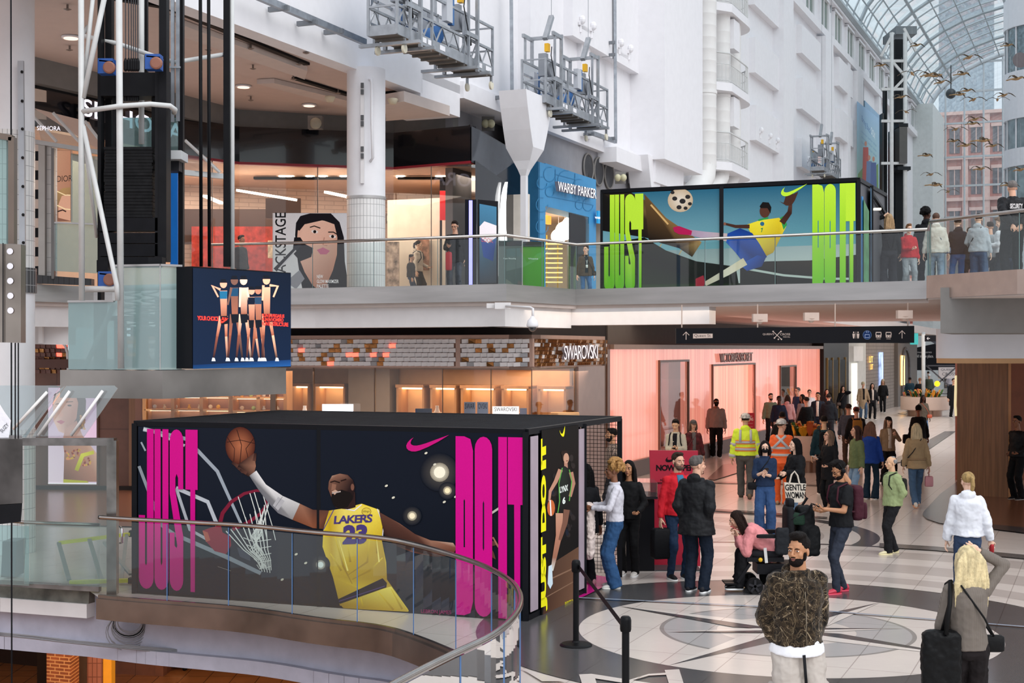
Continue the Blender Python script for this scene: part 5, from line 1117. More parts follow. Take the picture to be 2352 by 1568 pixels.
# suspended work platforms
AL=M('#a7abb0',.35,.6,var=.12,scale=6); ALD=M('#77726c',.5,.4,var=.15); NET=glass('blue_net','#8fb4da',.02,.45)
def stage():
    t=thing('suspended_platform','aluminium suspended work platform','work platform',(0,0,0)); L=4.6; Wd=.62; r=.028
    X,Yv,Z=V(1,0,0),V(0,1,0),V(0,0,1)   # x along, y across (0 near the wall .. Wd towards the hall)
    m=MB(); m.box((L/2,Wd/2,.0),(L,Wd,.03)); [m.box((x,Wd/2,-.035),(.05,Wd,.05)) for x in [.3+.4*k for k in range(11)]]; m.build('deck',ALD,t)
    m=MB(); [m.box((L/2,y,.09),(L,.02,.2)) for y in (0,Wd)]; [m.box((x,Wd/2,.09),(.02,Wd,.2)) for x in (0,L)]; m.build('toe_board',AL,t)
    for y in (0,Wd):
        m=MB(); m.bar((0,y,.55),(L,y,.55),.05); m.bar((0,y,1.05),(L,y,1.05),.05); m.build('guard_rail',AL,t)
        m=MB()
        k=0; x=0
        while x<L-.1:
            m.bar((x,y,.18),(x+.29,y,.54),.025); m.bar((x+.29,y,.54),(x+.575,y,.18),.025); x+=.575
        m.build('truss_brace',AL,t)
    for x in (0,1.53,3.07,L):
        for y in (0,Wd): MB().bar((x,y,0),(x,y,1.08),.05).build('post',AL,t)
    
    for p_,q_ in (((0,0,.55),(0,Wd,.55)),((0,0,1.05),(0,Wd,1.05)),((L,0,.55),(L,Wd,.55)),((L,0,1.05),(L,Wd,1.05)),((0,.12,.18),(0,.25,.54)),((0,.38,.18),(0,.28,.54))): MB().bar(p_,q_,.035).build('end_rail',AL,t)
    for xs in (1.0,3.75):
        s_=MB()
        for y in (-.08,Wd+.08): s_.bar((xs,y,-.1),(xs,y,1.75),.07)
        for y in (-.08,Wd+.08): s_.bar((xs+.45,y,-.1),(xs+.45,y,1.75),.05)
        for z in (.62,1.72): s_.bar((xs-.05,Wd+.08,z),(xs+.6,Wd+.08,z),.06,.09); s_.bar((xs-.05,-.08,z),(xs+.6,-.08,z),.06,.09)
        s_.bar((xs,-.12,1.75),(xs,Wd+.12,1.75),.08); s_.bar((xs-.1,-.35,-.12),(xs-.1,Wd+.35,-.12),.1,.06); s_.bar((xs+.55,-.35,-.12),(xs+.55,Wd+.35,-.12),.1,.06)
        st=s_.build('stirrup_frame',AL,t)
        MB().bar((xs+.1,Wd/2,1.7),(xs-.35,Wd/2,2.35),.12,.1).build('outrigger_arm',AL,t)
        h=MB(); h.lathe((xs+.2,Wd*.7,.95),[(.2,-.1),(.22,-.08),(.22,.08),(.2,.1)],20,x=X,y=Z,z=Yv); h.box((xs+.38,Wd*.6,1.0),(.16,.2,.55)); h.build('winch',M('#93979d',.4,.4),t,angle=35)
        MB().box((xs+.35,Wd*.75,1.42),(.14,.1,.2)).build('control_box',M('#8d9298' if xs<0 else '#e9b21c',.5),t)
        MB().tube([(xs-.33,Wd/2,2.3),(xs-.33,Wd/2,16)],.007,5).build('steel_rope',M('#8b8f94',.4,.5),t)
        c=MB(); c.tube([V(xs+.5,Wd+.02,1.4),V(xs+.7,Wd+.08,1.15),V(xs+.55,Wd+.1,.75),V(xs+.35,Wd+.06,.45)],.012,6); c.bar((xs+.42,Wd+.07,.6),(xs+.33,Wd+.06,.4),.06); c.build('power_cable',M('#1d1d20',.5),t,smooth=True)
    for x in (.02,L-.35):
        for y in (.02,Wd-.02):
            w=MB(); w.bar((x,y,-.02),(x,y,-.16),.05); w.build('caster_fork',AL,t); MB().lathe((x,y,-.22),[(.05,-.025),(.09,-.022),(.09,.022),(.05,.025)],18,x=X,y=Z,z=Yv).build('caster_wheel',M('#d9d3bf',.5),t)
    m=MB(); m.quad((.4,0,.2),(L-.1,0,.2),(L-.1,0,1.05),(.4,0,1.05)); m.build('safety_net',NET,t)
    m=MB(); m.box((2.3,Wd-.02,.95),(.28,.12,.5)); m.build('electric_panel',M('#b9bcc2',.4),t); m=MB(); m.box((2.1,Wd-.03,.95),(.12,.1,.55)); m.build('blue_panel_cover',M('#2c5f95',.5),t)
    m=MB(); m.ell((2.5,.3,.28),(.35,.2,.28),12,8); m.ell((2.3,.35,.45),(.18,.16,.2),10,8); m.build('blue_tool_bag',M('#2a5d96',.7,bump=.5,bs=12),t,smooth=True)
    [MB().box((x,Wd+.015,.1),(w_,.004,.1)).build('label_plate',M('#e6e6ea',.5),t) for x,w_ in ((.25,.3),(.7,.2),(2.6,.25),(3.2,.15),(3.5,.3))]
    return t
ang=math.atan2(A.y,A.x)
def stM(t_,z,off): # x along the wall, y towards the hall (B = -perp of A): mirror-free
    o=wO+A*t_+B*(off); 
    m=Matrix(((A.x,B.x,0,o.x),(A.y,B.y,0,o.y),(0,0,1,z),(0,0,0,1)))
    return m
sp0=stage()
# B is clockwise from A, so the stage is built mirrored across y: use a proper rotation by running it from the far end
def place_stage(o,t_,z,off):
    # proper rotation: local x -> -A , local y -> B
    m=Matrix(((-A.x,B.x,0,0),(-A.y,B.y,0,0),(0,0,1,0),(0,0,0,1))); e=m.to_3x3()
    p=wO+A*(t_+4.6)+B*off; p.z=z; M4=m.copy(); M4.translation=p; return M4
sp0['label']='larger suspended work platform at top centre, cut by the top edge'; sp0['group']='suspended platforms on the atrium wall'
c1=copy_tree(sp0,place_stage(None,10.85,9.25,.95)); c1['label']='second suspended work platform, smaller and lower, above the blue shop'
c2=copy_tree(sp0,place_stage(None,wt(1826)-1,11.8,.95)); c2['label']='farthest suspended platform showing only its arm above the green lettered box'
sp0.matrix_basis=place_stage(None,3.0,9.32,.95)
# guide tracks fixed to the wall
def track(lab,pts,br):
    t=thing('guide_track',lab,'guide track',pts[0]); m=MB(); [m.bar(a,b,.09,.12) for a,b in zip(pts[:-1],pts[1:])]; m.build('track_bar',GALV,t)
    for p in br: MB().bar(p-B*.3,p+B*.12,.07,.09,up=UP).build('bracket',M('#7b7f84',.4,.5),t)
W3=Pl(wO+B*.35,B)
track('galvanised track with brackets sloping to the larger work platform',[W3(560,-22),W3(838,97)],[W3(650,19),W3(715,52),W3(776,72)])
track('tall galvanised track frame around the second work platform, left side',[W3(1174,-40),W3(1176,226),W3(1200,236)],[W3(1160,223)])
track('tall galvanised track frame around the second work platform, right side',[W3(1412,-40),W3(1414,325),W3(1345,300)],[W3(1404,98),W3(1404,126),W3(1356,308),W3(1404,318)])
for u,v0_,v1_ in ((1243,0,150),(1267,-20,92),(1317,0,185),(1348,-20,138)):
    pass
for k,(u,v) in enumerate(((1311,56),(1337,70),(1402,108),(1424,121),(1731,305),(1752,318),(1769,328),(1842,370),(1858,380),(1870,388))):
    Y=wO.y+A.y*wt(u); c=WP(u,v)+B*.2; m=MB(); m.box(c,(.25,.25,.12),B,A,UP); m.ell(c+B*.15+UP*.1,(.1,.1,.13),8,6); m.bar(c+B*.1-UP*.25,c+B*.1+UP*.2,.06); o=m.build('wall_spotlight',WHITE); tag(o,'small white spotlight fixed to the white atrium wall','spotlight','white spotlights on the atrium wall')
# ---- far elevator, banner, drum building
t=thing('far_elevator','distant black and white elevator tower at the end of the atrium','elevator',PX(2080,84)); Y=84
def fb(u0,v0_,u1,v1_,Y_,d,nm,m): MB().prism([P(u0,v0_,Y_),P(u1,v0_,Y_),P(u1,v1_,Y_),P(u0,v1_,Y_)],V(0,d,0)).build(nm,m,t)
fb(2056,90,2078,700,Y,1,'shaft_frame',M('#1c1f22',.5)); fb(2046,300,2053,700,Y,.6,'shaft_frame',M('#4a4e50',.5)); fb(2033,200,2038,700,Y,.6,'shaft_frame',M('#232628',.5)); fb(2026,260,2031,700,Y,.6,'shaft_frame',M('#3a3d40',.5))
for u in (2048,2079): MB().tube([P(u,75,Y-1),P(u,700,Y-1)],.12,8).build('white_post',PIPEW,t,smooth=True)
for v in (140,205,278,375): MB().bar(P(2024,v,Y-1),P(2080,v,Y-1),.15).build('white_tie',PIPEW,t)
for a,b in (((2048,140),(2079,175)),((2079,178),(2050,208)),((2052,75),(2023,130)),((2076,65),(2104,118))): MB().bar(P(*a,Y-1),P(*b,Y-1),.14).build('white_brace',PIPEW,t)
fb(2066,290,2084,375,Y-1.2,1,'elevator_car',M('#4b4a48',.4)); fb(2062,382,2092,390,Y-1.2,1.2,'car_base',M('#25282b',.4)); fb(2064,283,2086,291,Y-1.2,1.2,'car_roof',M('#25282b',.4)); fb(2058,60,2106,78,Y,3,'machine_roof',M('#6d7478',.5))
bt=wt(1968),wt(2018); BN=thing('banner','tall blue advertising banner with three standing figures on the atrium wall','banner',wO+A*bt[0]+B*.5)
MB().abox(wO,.42,.48,bt[0],bt[1],7,H+(800-232)/F*(25.3+A.y*bt[0])).build('panel',M('#8fb3d0',.5),BN)
BP=Pl(wO+B*.5,B); pr=Print(BP,off=.01); pr.poly([(1968,232),(2018,272),(2018,560),(1968,560)],['#86aed2','#9cc0dc','#8fb98a','#7fae62'])
pr.poly([(1970,400),(1985,380),(2000,392),(2017,375),(2018,560),(1970,560)],'#5d8a4c')
pr.text('Bring Back',(1979,264),(2000,296),(1979,282),'#3f74a8',bold=.01); pr.text('OOX',(2000,290),(2010,306),(2000,306),'#e8f0f4')
for y in (0,12,24): pr.text('lorem' if 0 else 'cleaner softer days',(1978,298+y),(2013,332+y),(1978,305+y),'#5d8db4')
for x,y,c in ((1988,330,'#a8433a'),(1996,362,'#4f6f9a'),(2006,365,'#2d4f86')): pr.ell(x,y,3,6,'#b07a62',10); pr.poly([(x-6,y+8),(x+6,y+8),(x+8,y+90),(x+7,560),(x-7,560),(x-8,y+90)],c)
pr.build('print',BN)
dk=MB().abox(wO,.3,.42,wt(1962),wt(1968),7,19.5).build('banner_side_strip',M('#1c1f22',.5)); tag(dk,'narrow black strip along the left edge of the tall blue banner','strip')
struct(MB().abox(wO,.0,1.5,wt(2085)+3,102,0,22.3).build('wall_left',M('#cfd3d2',.6)))
mb=MB(); dc=PX(2408,98); r=2.9
for z0,z1,m_ in ((4,13.0,WHITE),(13.0,15.6,M('#8fa0a4',.1,var=.3,scale=1)),(15.6,16.8,WHITE),(16.8,18.8,M('#93a3a8',.1,var=.3,scale=1)),(18.8,22,WHITE),(22,25,M('#7d8f96',.1,var=.3)),(25,27.0,WHITE)):
    mb.mat(m_).lathe(dc,[(r if m_==WHITE else r-.15,z0),(r if m_==WHITE else r-.15,z1)],40)
for k in range(16): a=2*PI*k/16; p=dc+V(math.cos(a),math.sin(a),0)*(r-.1); mb.mat(WHITE).bar(p+UP*13,p+UP*25,.08)
struct(mb.build('wall_round_tower'))
o=MB().lathe(P(2343,138,94.6),[(.5,0),(.5,.05),(.42,.05)],24,x=V(1,0,0),y=UP,z=V(0,-1,0)).build('round_window',M('#6d6264',.3)); tag(o,'round dark window high on the white round tower at right','window')
# ---- the street beyond the end glass
bo=wO+A*116
mb=MB(); PKB=M('#c07f72',.8,var=.12,kind=grid_kind(.6,.2,'#b58479',.02,brick=True,axes='xz')); LPK=M('#e0b7aa',.8)
mb.mat(PKB).abox(bo,-6,16,0,1,0,25); mb.mat(M('#c9ced2',.7)).abox(bo,-8,18,9,10,0,26); mb.mat(M('#b5bcc2',.6)).abox(bo,6,12,30,31,0,60); mb.mat(M('#aeb8c0',.5,var=.2)).abox(bo,-4,2,34,35,0,75); mb.abox(bo,13,19,26,27,0,52)
for k in range(11):
    x=-4+k*1.9; mb.mat(LPK).abox(bo,x,x+.5,-.25,0,0,25)
    for z in (3,6.6,10.2,13.6,17.4,21.2): mb.mat(M('#6b6064',.3,var=.3)).abox(bo,x+.75,x+1.65,-.06,0,z,z+2.3); mb.mat(LPK).abox(bo,x+.6,x+1.8,-.2,0,z+2.3,z+2.6); mb.mat(LPK).abox(bo,x+1.16,x+1.24,-.1,0,z,z+2.3)
for z in (5.9,9.5,13,16.8,20.6,24.7): mb.mat(LPK).abox(bo,-6,16,-.35,0,z,z+.3)
for z in range(2,26,3): mb.mat(M('#8d979f',.4)).abox(bo,-8,18,8.9,9,z+.5,z+2)
o=mb.build('wall_street_building'); struct(o)
rt=random.Random(5)
def tree(base,h,lab):
    t=thing('bare_tree',lab,'tree',base); m=MB()
    def br(p,d,L,r,k):
        q=p+d*L; m.tube([p,p.lerp(q,.5)+V(rt.uniform(-.05,.05)*L,0,rt.uniform(-.05,.05)*L),q],[r,r*.85,r*.65],5)
        if k>0:
            for _ in range(rt.choice((2,3,3))): br(q if rt.random()<.7 else p.lerp(q,.6),(d+V(rt.uniform(-.7,.7),rt.uniform(-.5,.5),rt.uniform(-.15,.5))).normalized(),L*rt.uniform(.6,.8),r*.6,k-1)
    br(base,V(.05,0,1),h*.28,h*.016,6); m.build('branches',M('#6b6462',.8),t)
tree(bo+B*4-A*7,14,'left bare tree outside the end glass wall'); tree(bo+B*10-A*7,13,'right bare tree outside the end glass wall')
# ---- geese
def goose():
    t=thing('goose_sculpture','hanging goose sculpture','goose',(0,0,0)); m=MB()
    m.ell((0,0,0),(.12,.36,.12),12,8); m.tube([(0,-.3,.03),(0,-.62,.07),(0,-.95,.05)],[.1,.06,.05],8); m.ell((0,-1.0,.05),(.06,.12,.06),8,6); m.tube([(0,-1.08,.04),(0,-1.2,.02)],[.03,.012],6); m.tube([(0,.35,.02),(0,.62,.02)],[.09,.03],6); m.build('body',M('#a8875e',.7,var=.3,scale=6),t,smooth=True)
    for s_ in (-1,1):
        w=MB(); up=[(0,0,.06),(.45,-.03,.24),(.75,0,.17),(1.15,.1,-.12)]; top=[]; bot=[]
        for (x,y,z),cw in zip(up,(.16,.15,.12,.03)): top.append([V(s_*x,y-cw,z),V(s_*x,y,z+.03),V(s_*x,y+cw*1.1,z),V(s_*x,y,z-.02)])
        w.loft(top if s_>0 else [r_[::-1] for r_ in top]); w.build('wing',M('#5d5345',.8,var=.3,scale=7),t)
    MB().bar((0,0,.1),(0,0,4),.008).build('hanging_wire',M('#a9a9a9',.5),t)
    return t
g0=goose(); spots=[(2226,132,27,.1),(2236,229,26,.0),(2240,274,26,.2),(2195,297,30,0),(2281,335,23,.3),(2138,401,26,.1),(2178,440,27,-.1),(2025,150,20,.6),(2106,104,22,.5),(2095,169,22,-.4),(2133,172,18,.4),(2150,174,16,.8),(2161,189,16,.3),(2212,170,13,.7),(2071,223,24,.4),(2081,257,20,-.5),(2129,357,28,.8),(2191,324,22,.5),(2260,323,20,.9),(2219,334,16,.4),(2252,388,16,.3),(2306,219,18,.2),(2291,229,16,-.3),(2205,217,12,.9),(2222,208,10,.5),(2235,284,20,.6),(2316,104,20,.6),(2336,181,18,.5),(2344,390,20,.2),(2318,425,18,.4),(2150,425,26,.9),(2253,540,14,.4)]
for i,(u,v,w,rz) in enumerate(spots):
    Yg=58+((i*37)%9)*3.0; sc=max(.55,w*Yg/F/1.15); Yg=min(Yg,1.5*F/max(w,14)); sc=max(.5,w*Yg/F/1.6)
    M4=Matrix.Translation(P(u,v,Yg))@Matrix.Rotation(PI+rz,4,'Z')@Matrix.Scale(sc,4)
    o=g0 if i==0 else copy_tree(g0); o.matrix_basis=M4; o['label']='brown goose sculpture in flight hanging under the glass vault'; o['group']='goose sculptures hanging in the atrium'
lp=thing('pendant_camera','dark spherical fitting hanging at the left foot of the far arch','pendant',P(2184,215,100)); MB().ell(P(2184,215,100),.36,14,10).build('globe',M('#3b4044',.4),lp,smooth=True); MB().bar(P(2184,215,100),P(2184,150,100),.05).build('rod',BK,lp)
# ================================================================ EVENT BOXES WITH PRINTED WALLS
FRM=M('#101116',.4,var=.1)
def block_word(pr,col,items):
    for it in items:
        if it[0]=='p': pr.poly(it[1],it[2] if len(it)>2 else col)
def tall_letters(pr,x,top,bot,col,which,k=1.0,sl=0.0,grad=None):
    """condensed giant letters; x: dict of letter -> (x0,x1), top/bot: functions of x giving the row limits"""
    def T(xx,f): a=top(xx); b=bot(xx); return a+(b-a)*f
    def pg(pts): # pts (x, fraction)
        P_=[(xx,T(xx,f)) for xx,f in pts]
        if grad: pr.poly(P_,[grad(f) for xx,f in pts])
        else: pr.poly(P_,col)
    def arc(xa,xb,f0,f1,up,n=8): # half ellipse cap from xa to xb
        c=(xa+xb)/2; r=(xb-xa)/2; out=[]
        for i in range(n+1):
            a=PI*i/n; out.append((c-r*math.cos(a),f0+(f1-f0)*math.sin(a)))
        return out
    for L,(a,b) in which:
        w=b-a
        if L=='J':
            pg([(a+w*.55,.0),(b,0),(b,.93)]+[(a+w*(.5+.5*math.cos(t*PI/8)),.93+.07*math.sin(t*PI/8)) for t in range(1,8)]+[(a,.93),(a,.54),(a+w*.42,.54),(a+w*.42,.84),(a+w*.49,.855),(a+w*.55,.84)])
        elif L=='U':
            pg([(a,0),(a+w*.44,0),(a+w*.44,.83),(a+w*.5,.85),(a+w*.57,.83),(a+w*.57,0),(b,0),(b,.93)]+[(a+w*(.5+.5*math.cos(t*PI/8)),.93+.07*math.sin(t*PI/8)) for t in range(1,8)]+[(a,.93)])
        elif L=='S':
            m=a+w*.5
            pg(arc(a,b,.07,0,1)+[(b,.37),(a+w*.62,.37),(a+w*.62,.30),(a+w*.5,.275),(a+w*.42,.3),(a+w*.42,.38),(b,.66),(b,.93)]+[(a+w*(.5+.5*math.cos(t*PI/8)),.93+.07*math.sin(t*PI/8)) for t in range(1,8)]+[(a,.93),(a,.64),(a+w*.36,.64),(a+w*.36,.72),(a+w*.5,.735),(a+w*.56,.72),(a,.40)])
        elif L=='T':
            pg([(a,0),(b,0),(b,.37),(a+w*.8,.37),(a+w*.78,1),(a+w*.42,1),(a+w*.4,.37),(a,.37)])
        elif L=='D':
            pg([(a,0),(a+w*.5,0),(a+w*.85,.015),(b,.08),(b,.92),(a+w*.85,.985),(a+w*.5,1),(a,1)])
            pr_c=hole
            pg2=[(a+w*.46,.36),(a+w*.5,.35),(a+w*.54,.36),(a+w*.54,.62),(a+w*.46,.62)]; pr.poly([(xx,T(xx,f)) for xx,f in pg2],hole)
        elif L=='O':
            pg(arc(a,b,.07,0,1)+[(b,.93)]+[(a+w*(.5+.5*math.cos(t*PI/8)),.93+.07*math.sin(t*PI/8)) for t in range(1,8)]+[(a,.93)])
            pr.poly([(xx,T(xx,f)) for xx,f in ((a+w*.46,.37),(a+w*.5,.355),(a+w*.54,.37),(a+w*.54,.62),(a+w*.5,.635),(a+w*.46,.62))],hole)
        elif L=='I': pg([(a,0),(b,0),(b,1),(a,1)])
# ---------------- lower box
bf,br=V(-5.08,19.4,0),V(.17,17.4,0); fd=(br-bf).normalized(); fn=V(fd.y,-fd.x,0); BH=2.29; DP_=3.6
LBX=thing('event_box','large black framed event box printed with a basketball player beside the curved railing','event box',bf)
bl,bb=bf+A*DP_,br+A*DP_; sd=br+A*2.02
MB().hexa([bf-fn*.03,br-fn*.03,br-fn*.08+A*.02,bf-fn*.08],[p+UP*BH for p in (bf-fn*.03,br-fn*.03,br-fn*.08+A*.02,bf-fn*.08)]).build('front_panel',M('#0f1420',.4),LBX)
MB().prism([br+V(-.03,.05,0),sd+V(-.03,0,0),sd+V(-.03,0,BH),br+V(-.03,.05,BH)],-B*.04).build('side_panel',M('#15151a',.4),LBX)
MB().prism([bf+A*.1,bl,bl+UP*BH,bf+A*.1+UP*BH],B*.04).build('far_panel',M('#15151a',.4),LBX)
m=MB()
fr=lambda p,q,w=.07: m.bar(p,q,w,w)
for p in (bf,br,bf.lerp(br,.5)+fn*-.01): fr(p+fn*.02,p+fn*.02+UP*BH)
fr(bf+UP*BH,br+UP*BH); fr(bf+UP*.04,br+UP*.04); m.build('front_frame',FRM,LBX)
m=MB(); fr(br+UP*BH,bb+UP*BH); fr(bl+UP*BH,bb+UP*BH); fr(bf+UP*BH,bl+UP*BH); fr(bb,bb+UP*BH); fr(sd+B*.02,sd+B*.02+UP*BH); fr(br+A*.33,br+A*.33+UP*BH,.05); fr(br+A*1.75,br+A*1.75+UP*BH,.04); fr(br+UP*.04,sd+UP*.04); fr(bl,bl+UP*BH); m.build('side_frame',FRM,LBX)
for a_,b_ in ((.06,.3),(1.78,1.98)): MB().prism([br+B*.03+A*a_+UP*.1,br+B*.03+A*b_+UP*.1,br+B*.03+A*b_+UP*(BH-.06),br+B*.03+A*a_+UP*(BH-.06)],B*.01).build('light_panel',M('#9c8d98',.3,em=.12),LBX)
def mesh_roof(): 
    m=MB(); n=7
    for i in range(n):
        for j in range(5):
            q=[]
            for a_,b_ in ((i,j),(i+1,j),(i+1,j+1),(i,j+1)):
                p=bf.lerp(br,a_/n)+A*DP_*b_/5+UP*(BH+.03-.05*math.sin(PI*a_/n)*math.sin(PI*b_/5)); q.append(p)
            m.quad(*q)
    return m
mesh_roof().build('roof_net',M('#1b1c20',.8,var=.3,bump=.8,bs=60),LBX,smooth=True)
def net_mat(sp=.055,w=.13,col='#0c0c0e'):
    m=bpy.data.materials.new('net'); m.use_nodes=True; n=m.node_tree.nodes; l=m.node_tree.links; b=n['Principled BSDF']; b.inputs['Base Color'].default_value=lin(col)+(1,)
    uv=n.new('ShaderNodeUVMap'); br_=n.new('ShaderNodeTexBrick'); br_.offset=0; br_.inputs['Scale'].default_value=1; br_.inputs['Brick Width'].default_value=sp; br_.inputs['Row Height'].default_value=sp; br_.inputs['Mortar Size'].default_value=sp*w/2; br_.inputs['Mortar Smooth'].default_value=0
    l.new(uv.outputs[0],br_.inputs[0]); l.new(br_.outputs['Fac'],b.inputs['Alpha']); return m
NETM=net_mat()
def net_panel(name,p,q,z0,z1,parent):
    o=MB().quad(p+UP*z0,q+UP*z0,q+UP*z1,p+UP*z1).build(name,NETM,parent); uv=o.data.uv_layers.new(name='UVMap'); L=(q-p).length
    for i,c_ in enumerate(((0,0),(L,0),(L,z1-z0),(0,z1-z0))): uv.data[i].uv=c_
    return o
net_panel('cage_net',bl,bb,.05,BH,LBX)
m=MB(); fr(sd+B*.0+A*.05+UP*.05,sd+B*1.3+A*.05+UP*.05,.05)
fp_=Pl(bf+fn*.03,fn); pr=Print(fp_,off=.008)
tp=lambda x:979+(x-322)*.0215; bt_=lambda x:1357+(x-322)*.0715
NV='#141b28'
pr.poly([(318,979),(1204,996),(1204,1421),(318,1357)],[NV,'#0f1521','#0b1019','#121926'])
# backboard, hoop, net
BBC='#9aa3ac'
pr.line([(330,985),(430,1008),(500,1082),(556,1206)],[10,9,8,6],BBC); pr.line([(330,985),(350,990),(425,1023)],6,'#c9ced2')
pr.line([(405,1120),(478,1152),(500,1206)],9,'#b9bec4'); pr.line([(406,1122),(437,1216),(480,1240)],7,'#a9aeb4'); pr.line([(320,1070),(372,1206),(400,1226),(520,1278),(600,1316)],[7,8,9,10,9],'#8d969e'); pr.line([(325,1015),(335,1035)],4,'#9aa3ac')
pr.poly([(545,1256),(575,1268),(576,1288),(552,1278)],'#3c4250')
RED='#7c1d34'; 
hp_=[(505,1206),(512,1178),(532,1152),(562,1133),(590,1126),(606,1128),(614,1140),(612,1160),(598,1180),(570,1200),(535,1215)]
pr.line(hp_,[9,9,8,7,6,5,5,6,7,8,8],RED)
pr.poly([(466,1218),(482,1212),(508,1205),(512,1222),(530,1232),(532,1252),(520,1272),(494,1265),(476,1245)],'#8a2034'); pr.poly([(466,1218),(478,1222),(484,1240),(474,1244)],'#b05a48')
NC='#d9dcd6'
for i in range(9):
    x0=520+i*11; y0=1215-i*4+ (4 if i<3 else -i*3); xm=560+i*7; pr.line([(x0,y0),(xm,1262),(590+i*4,1285),(600+i*3,1305+((i*7)%13))],[2.2,2.2,2,1.6],NC)
for i in range(8):
    x0=600-i*9; pr.line([(618 if i<2 else 614-i*3,1150+i*8),(600-i*3,1230),(575+i*5,1262+i*2),(612-i*2,1300+i)],[2,2,1.8,1.6],NC)
for x,y in ((548,1140),(575,1132),(585,1130),(604,1132)): pr.line([(x,y),(x+22,1206),(x+30,1240)],[2,1.8,1.6],NC)
for yy in (1240,1256,1272,1288,1302): pr.line([(560+(yy-1240)*.5,yy-6),(585+(yy-1240)*.2,yy+4),(624,yy-2)],1.6,NC)
# ball and arm
SK='#5d3b30'; SKD='#2f1c1a'; SKL='#9a6c56'
pr.ell(553,1023,34,43,'#b26a48',28,c2='#4c2118'); pr.line([(545,986),(556,1022),(552,1066)],1.6,'#2a1412'); pr.line([(522,1002),(540,1030),(538,1060)],1.4,'#2a1412'); pr.line([(585,1005),(566,1030),(572,1056)],1.4,'#2a1412'); pr.line([(522,1015),(553,1010),(586,1018)],1.4,'#2a1412')
pr.poly([(548,1066),(585,1040),(589,1070),(584,1090),(572,1094),(556,1085)],[SKD,SK,SKL,SK,SKD,SKD])
for q in (((585,1058),(588,1040)),((560,1083),(543,1070)),((568,1086),(552,1078)),((548,1070),(534,1062))): pr.line(q,[8,5],[SK,SKD])
pr.poly([(574,1092),(590,1080),(612,1112),(650,1138),(690,1156),(673,1193),(640,1178),(618,1155),(596,1126)],['#6d6d70','#e6e4e2','#e9e6e4','#d9d6d4','#c9c5c3','#8d8a8a','#77757a','#6f6e74','#5f5f66'])
pr.poly([(640,1140),(655,1150),(640,1172),(628,1160)],'#b5b2b4'); pr.line([(650,1140),(632,1166)],1,'#77757a')
pr.poly([(690,1156),(720,1170),(760,1172),(752,1215),(720,1212),(673,1193)],[SKL,SK,SK,SKD,'#8a5036','#7a4630'])
# body
Yl='#e8c92e'; YD='#a8841c'; YK='#c9a526'
pr.poly([(757,1172),(795,1166),(832,1156),(872,1170),(880,1200),(878,1240),(888,1290),(890,1330),(938,1398),(940,1402),(782,1390),(766,1325),(742,1255),(744,1215)],[YK,'#f0dc6a',Yl,'#f0d84e',Yl,YK,Yl,YD,Yl,YK,YD,YK,Yl,'#f2da50'])
for q in (((770,1230),(790,1300),(810,1340)),((850,1235),(845,1290),(800,1320)),((880,1280),(850,1310),(810,1330)),((760,1270),(785,1310)),((860,1220),(868,1270)),((800,1250),(806,1290))): pr.line(q,[2,5,1.5],[Yl,YD,YD])
for q in (((780,1240),(800,1310)),((866,1236),(872,1290))): pr.line(q,[1,3.5],'#f6e27a')
pr.poly([(776,1376),(880,1327),(890,1338),(888,1352),(782,1386)],'#171420'); pr.line([(780,1380),(885,1345)],2,'#4a3a70')
pr.poly([(782,1386),(884,1350),(900,1346),(940,1402),(938,1404),(790,1396)],[YD,Yl,'#f2de60',Yl,YK,YD])
for q in (((830,1372),(836,1396)),((870,1358),(905,1400)),((900,1352),(925,1398))): pr.line(q,[2,5],[Yl,YD])
pr.line([(768,1170),(744,1216)],2,'#5b4a86'); pr.line([(868,1168),(882,1205),(880,1230)],2,'#e9e4ea'); pr.line([(795,1168),(815,1172),(832,1158)],2.4,'#efeaf0')
pr.poly([(872,1175),(890,1185),(920,1202),(955,1226),(990,1240),(1042,1246),(1050,1258),(1040,1275),(1000,1278),(950,1268),(905,1250),(884,1228)],[SK,SK,SKL,SK,'#9c6f5a','#c2a08c','#7a4a38','#5a3024','#3b201a','#8a4a30',SKD,SKD])
pr.poly([(1095,1246),(1120,1240),(1140,1243),(1146,1250),(1128,1254),(1136,1270),(1140,1284),(1126,1276),(1100,1262)],SK)
pr.line([(1120,1240),(1134,1234),(1146,1256)],4,SKL)
# head
pr.poly([(770,1140),(772,1166),(800,1169),(818,1164),(817,1130),(800,1120)],SKD)
pr.poly([(757,1105),(764,1092),(782,1087),(800,1090),(812,1102),(817,1118),(812,1145),(800,1162),(784,1167),(770,1160),(762,1140),(755,1122)],['#7a5444','#a9846f','#8d6452',SK,SKD,SKD,'#1a1112','#140d0f','#140d0f','#1c1214','#6a4436','#6a4436'])
pr.poly([(764,1130),(786,1124),(806,1130),(812,1140),(800,1164),(782,1168),(768,1160),(762,1145)],'#17100f'); pr.poly([(763,1128),(772,1124),(778,1128),(770,1136)],'#c9a089'); pr.line([(764,1132),(784,1128)],3,'#b5a49c')
pr.line([(760,1107),(770,1104),(782,1108)],3,'#24140f'); pr.line([(784,1104),(797,1100)],3,'#24140f'); pr.poly([(764,1110),(774,1112),(772,1124),(762,1126)],'#8f6450'); pr.ell(811,1118,4,8,'#7a5142',10)
pr.text('LAKERS',(770,1184),(858,1180),(768,1203),'#4b3b78',bold=.03,space=.85); pr.text('23',(790,1205),(846,1203),(788,1250),'#4b3b78',bold=.06); pr.ell(843,1174,11,9,'#8a6a1c',16); pr.ell(843,1174,10,8,'#e2c84a',16); pr.text('bibigo',(835,1171),(851,1171),(835,1177),'#3a2c18')
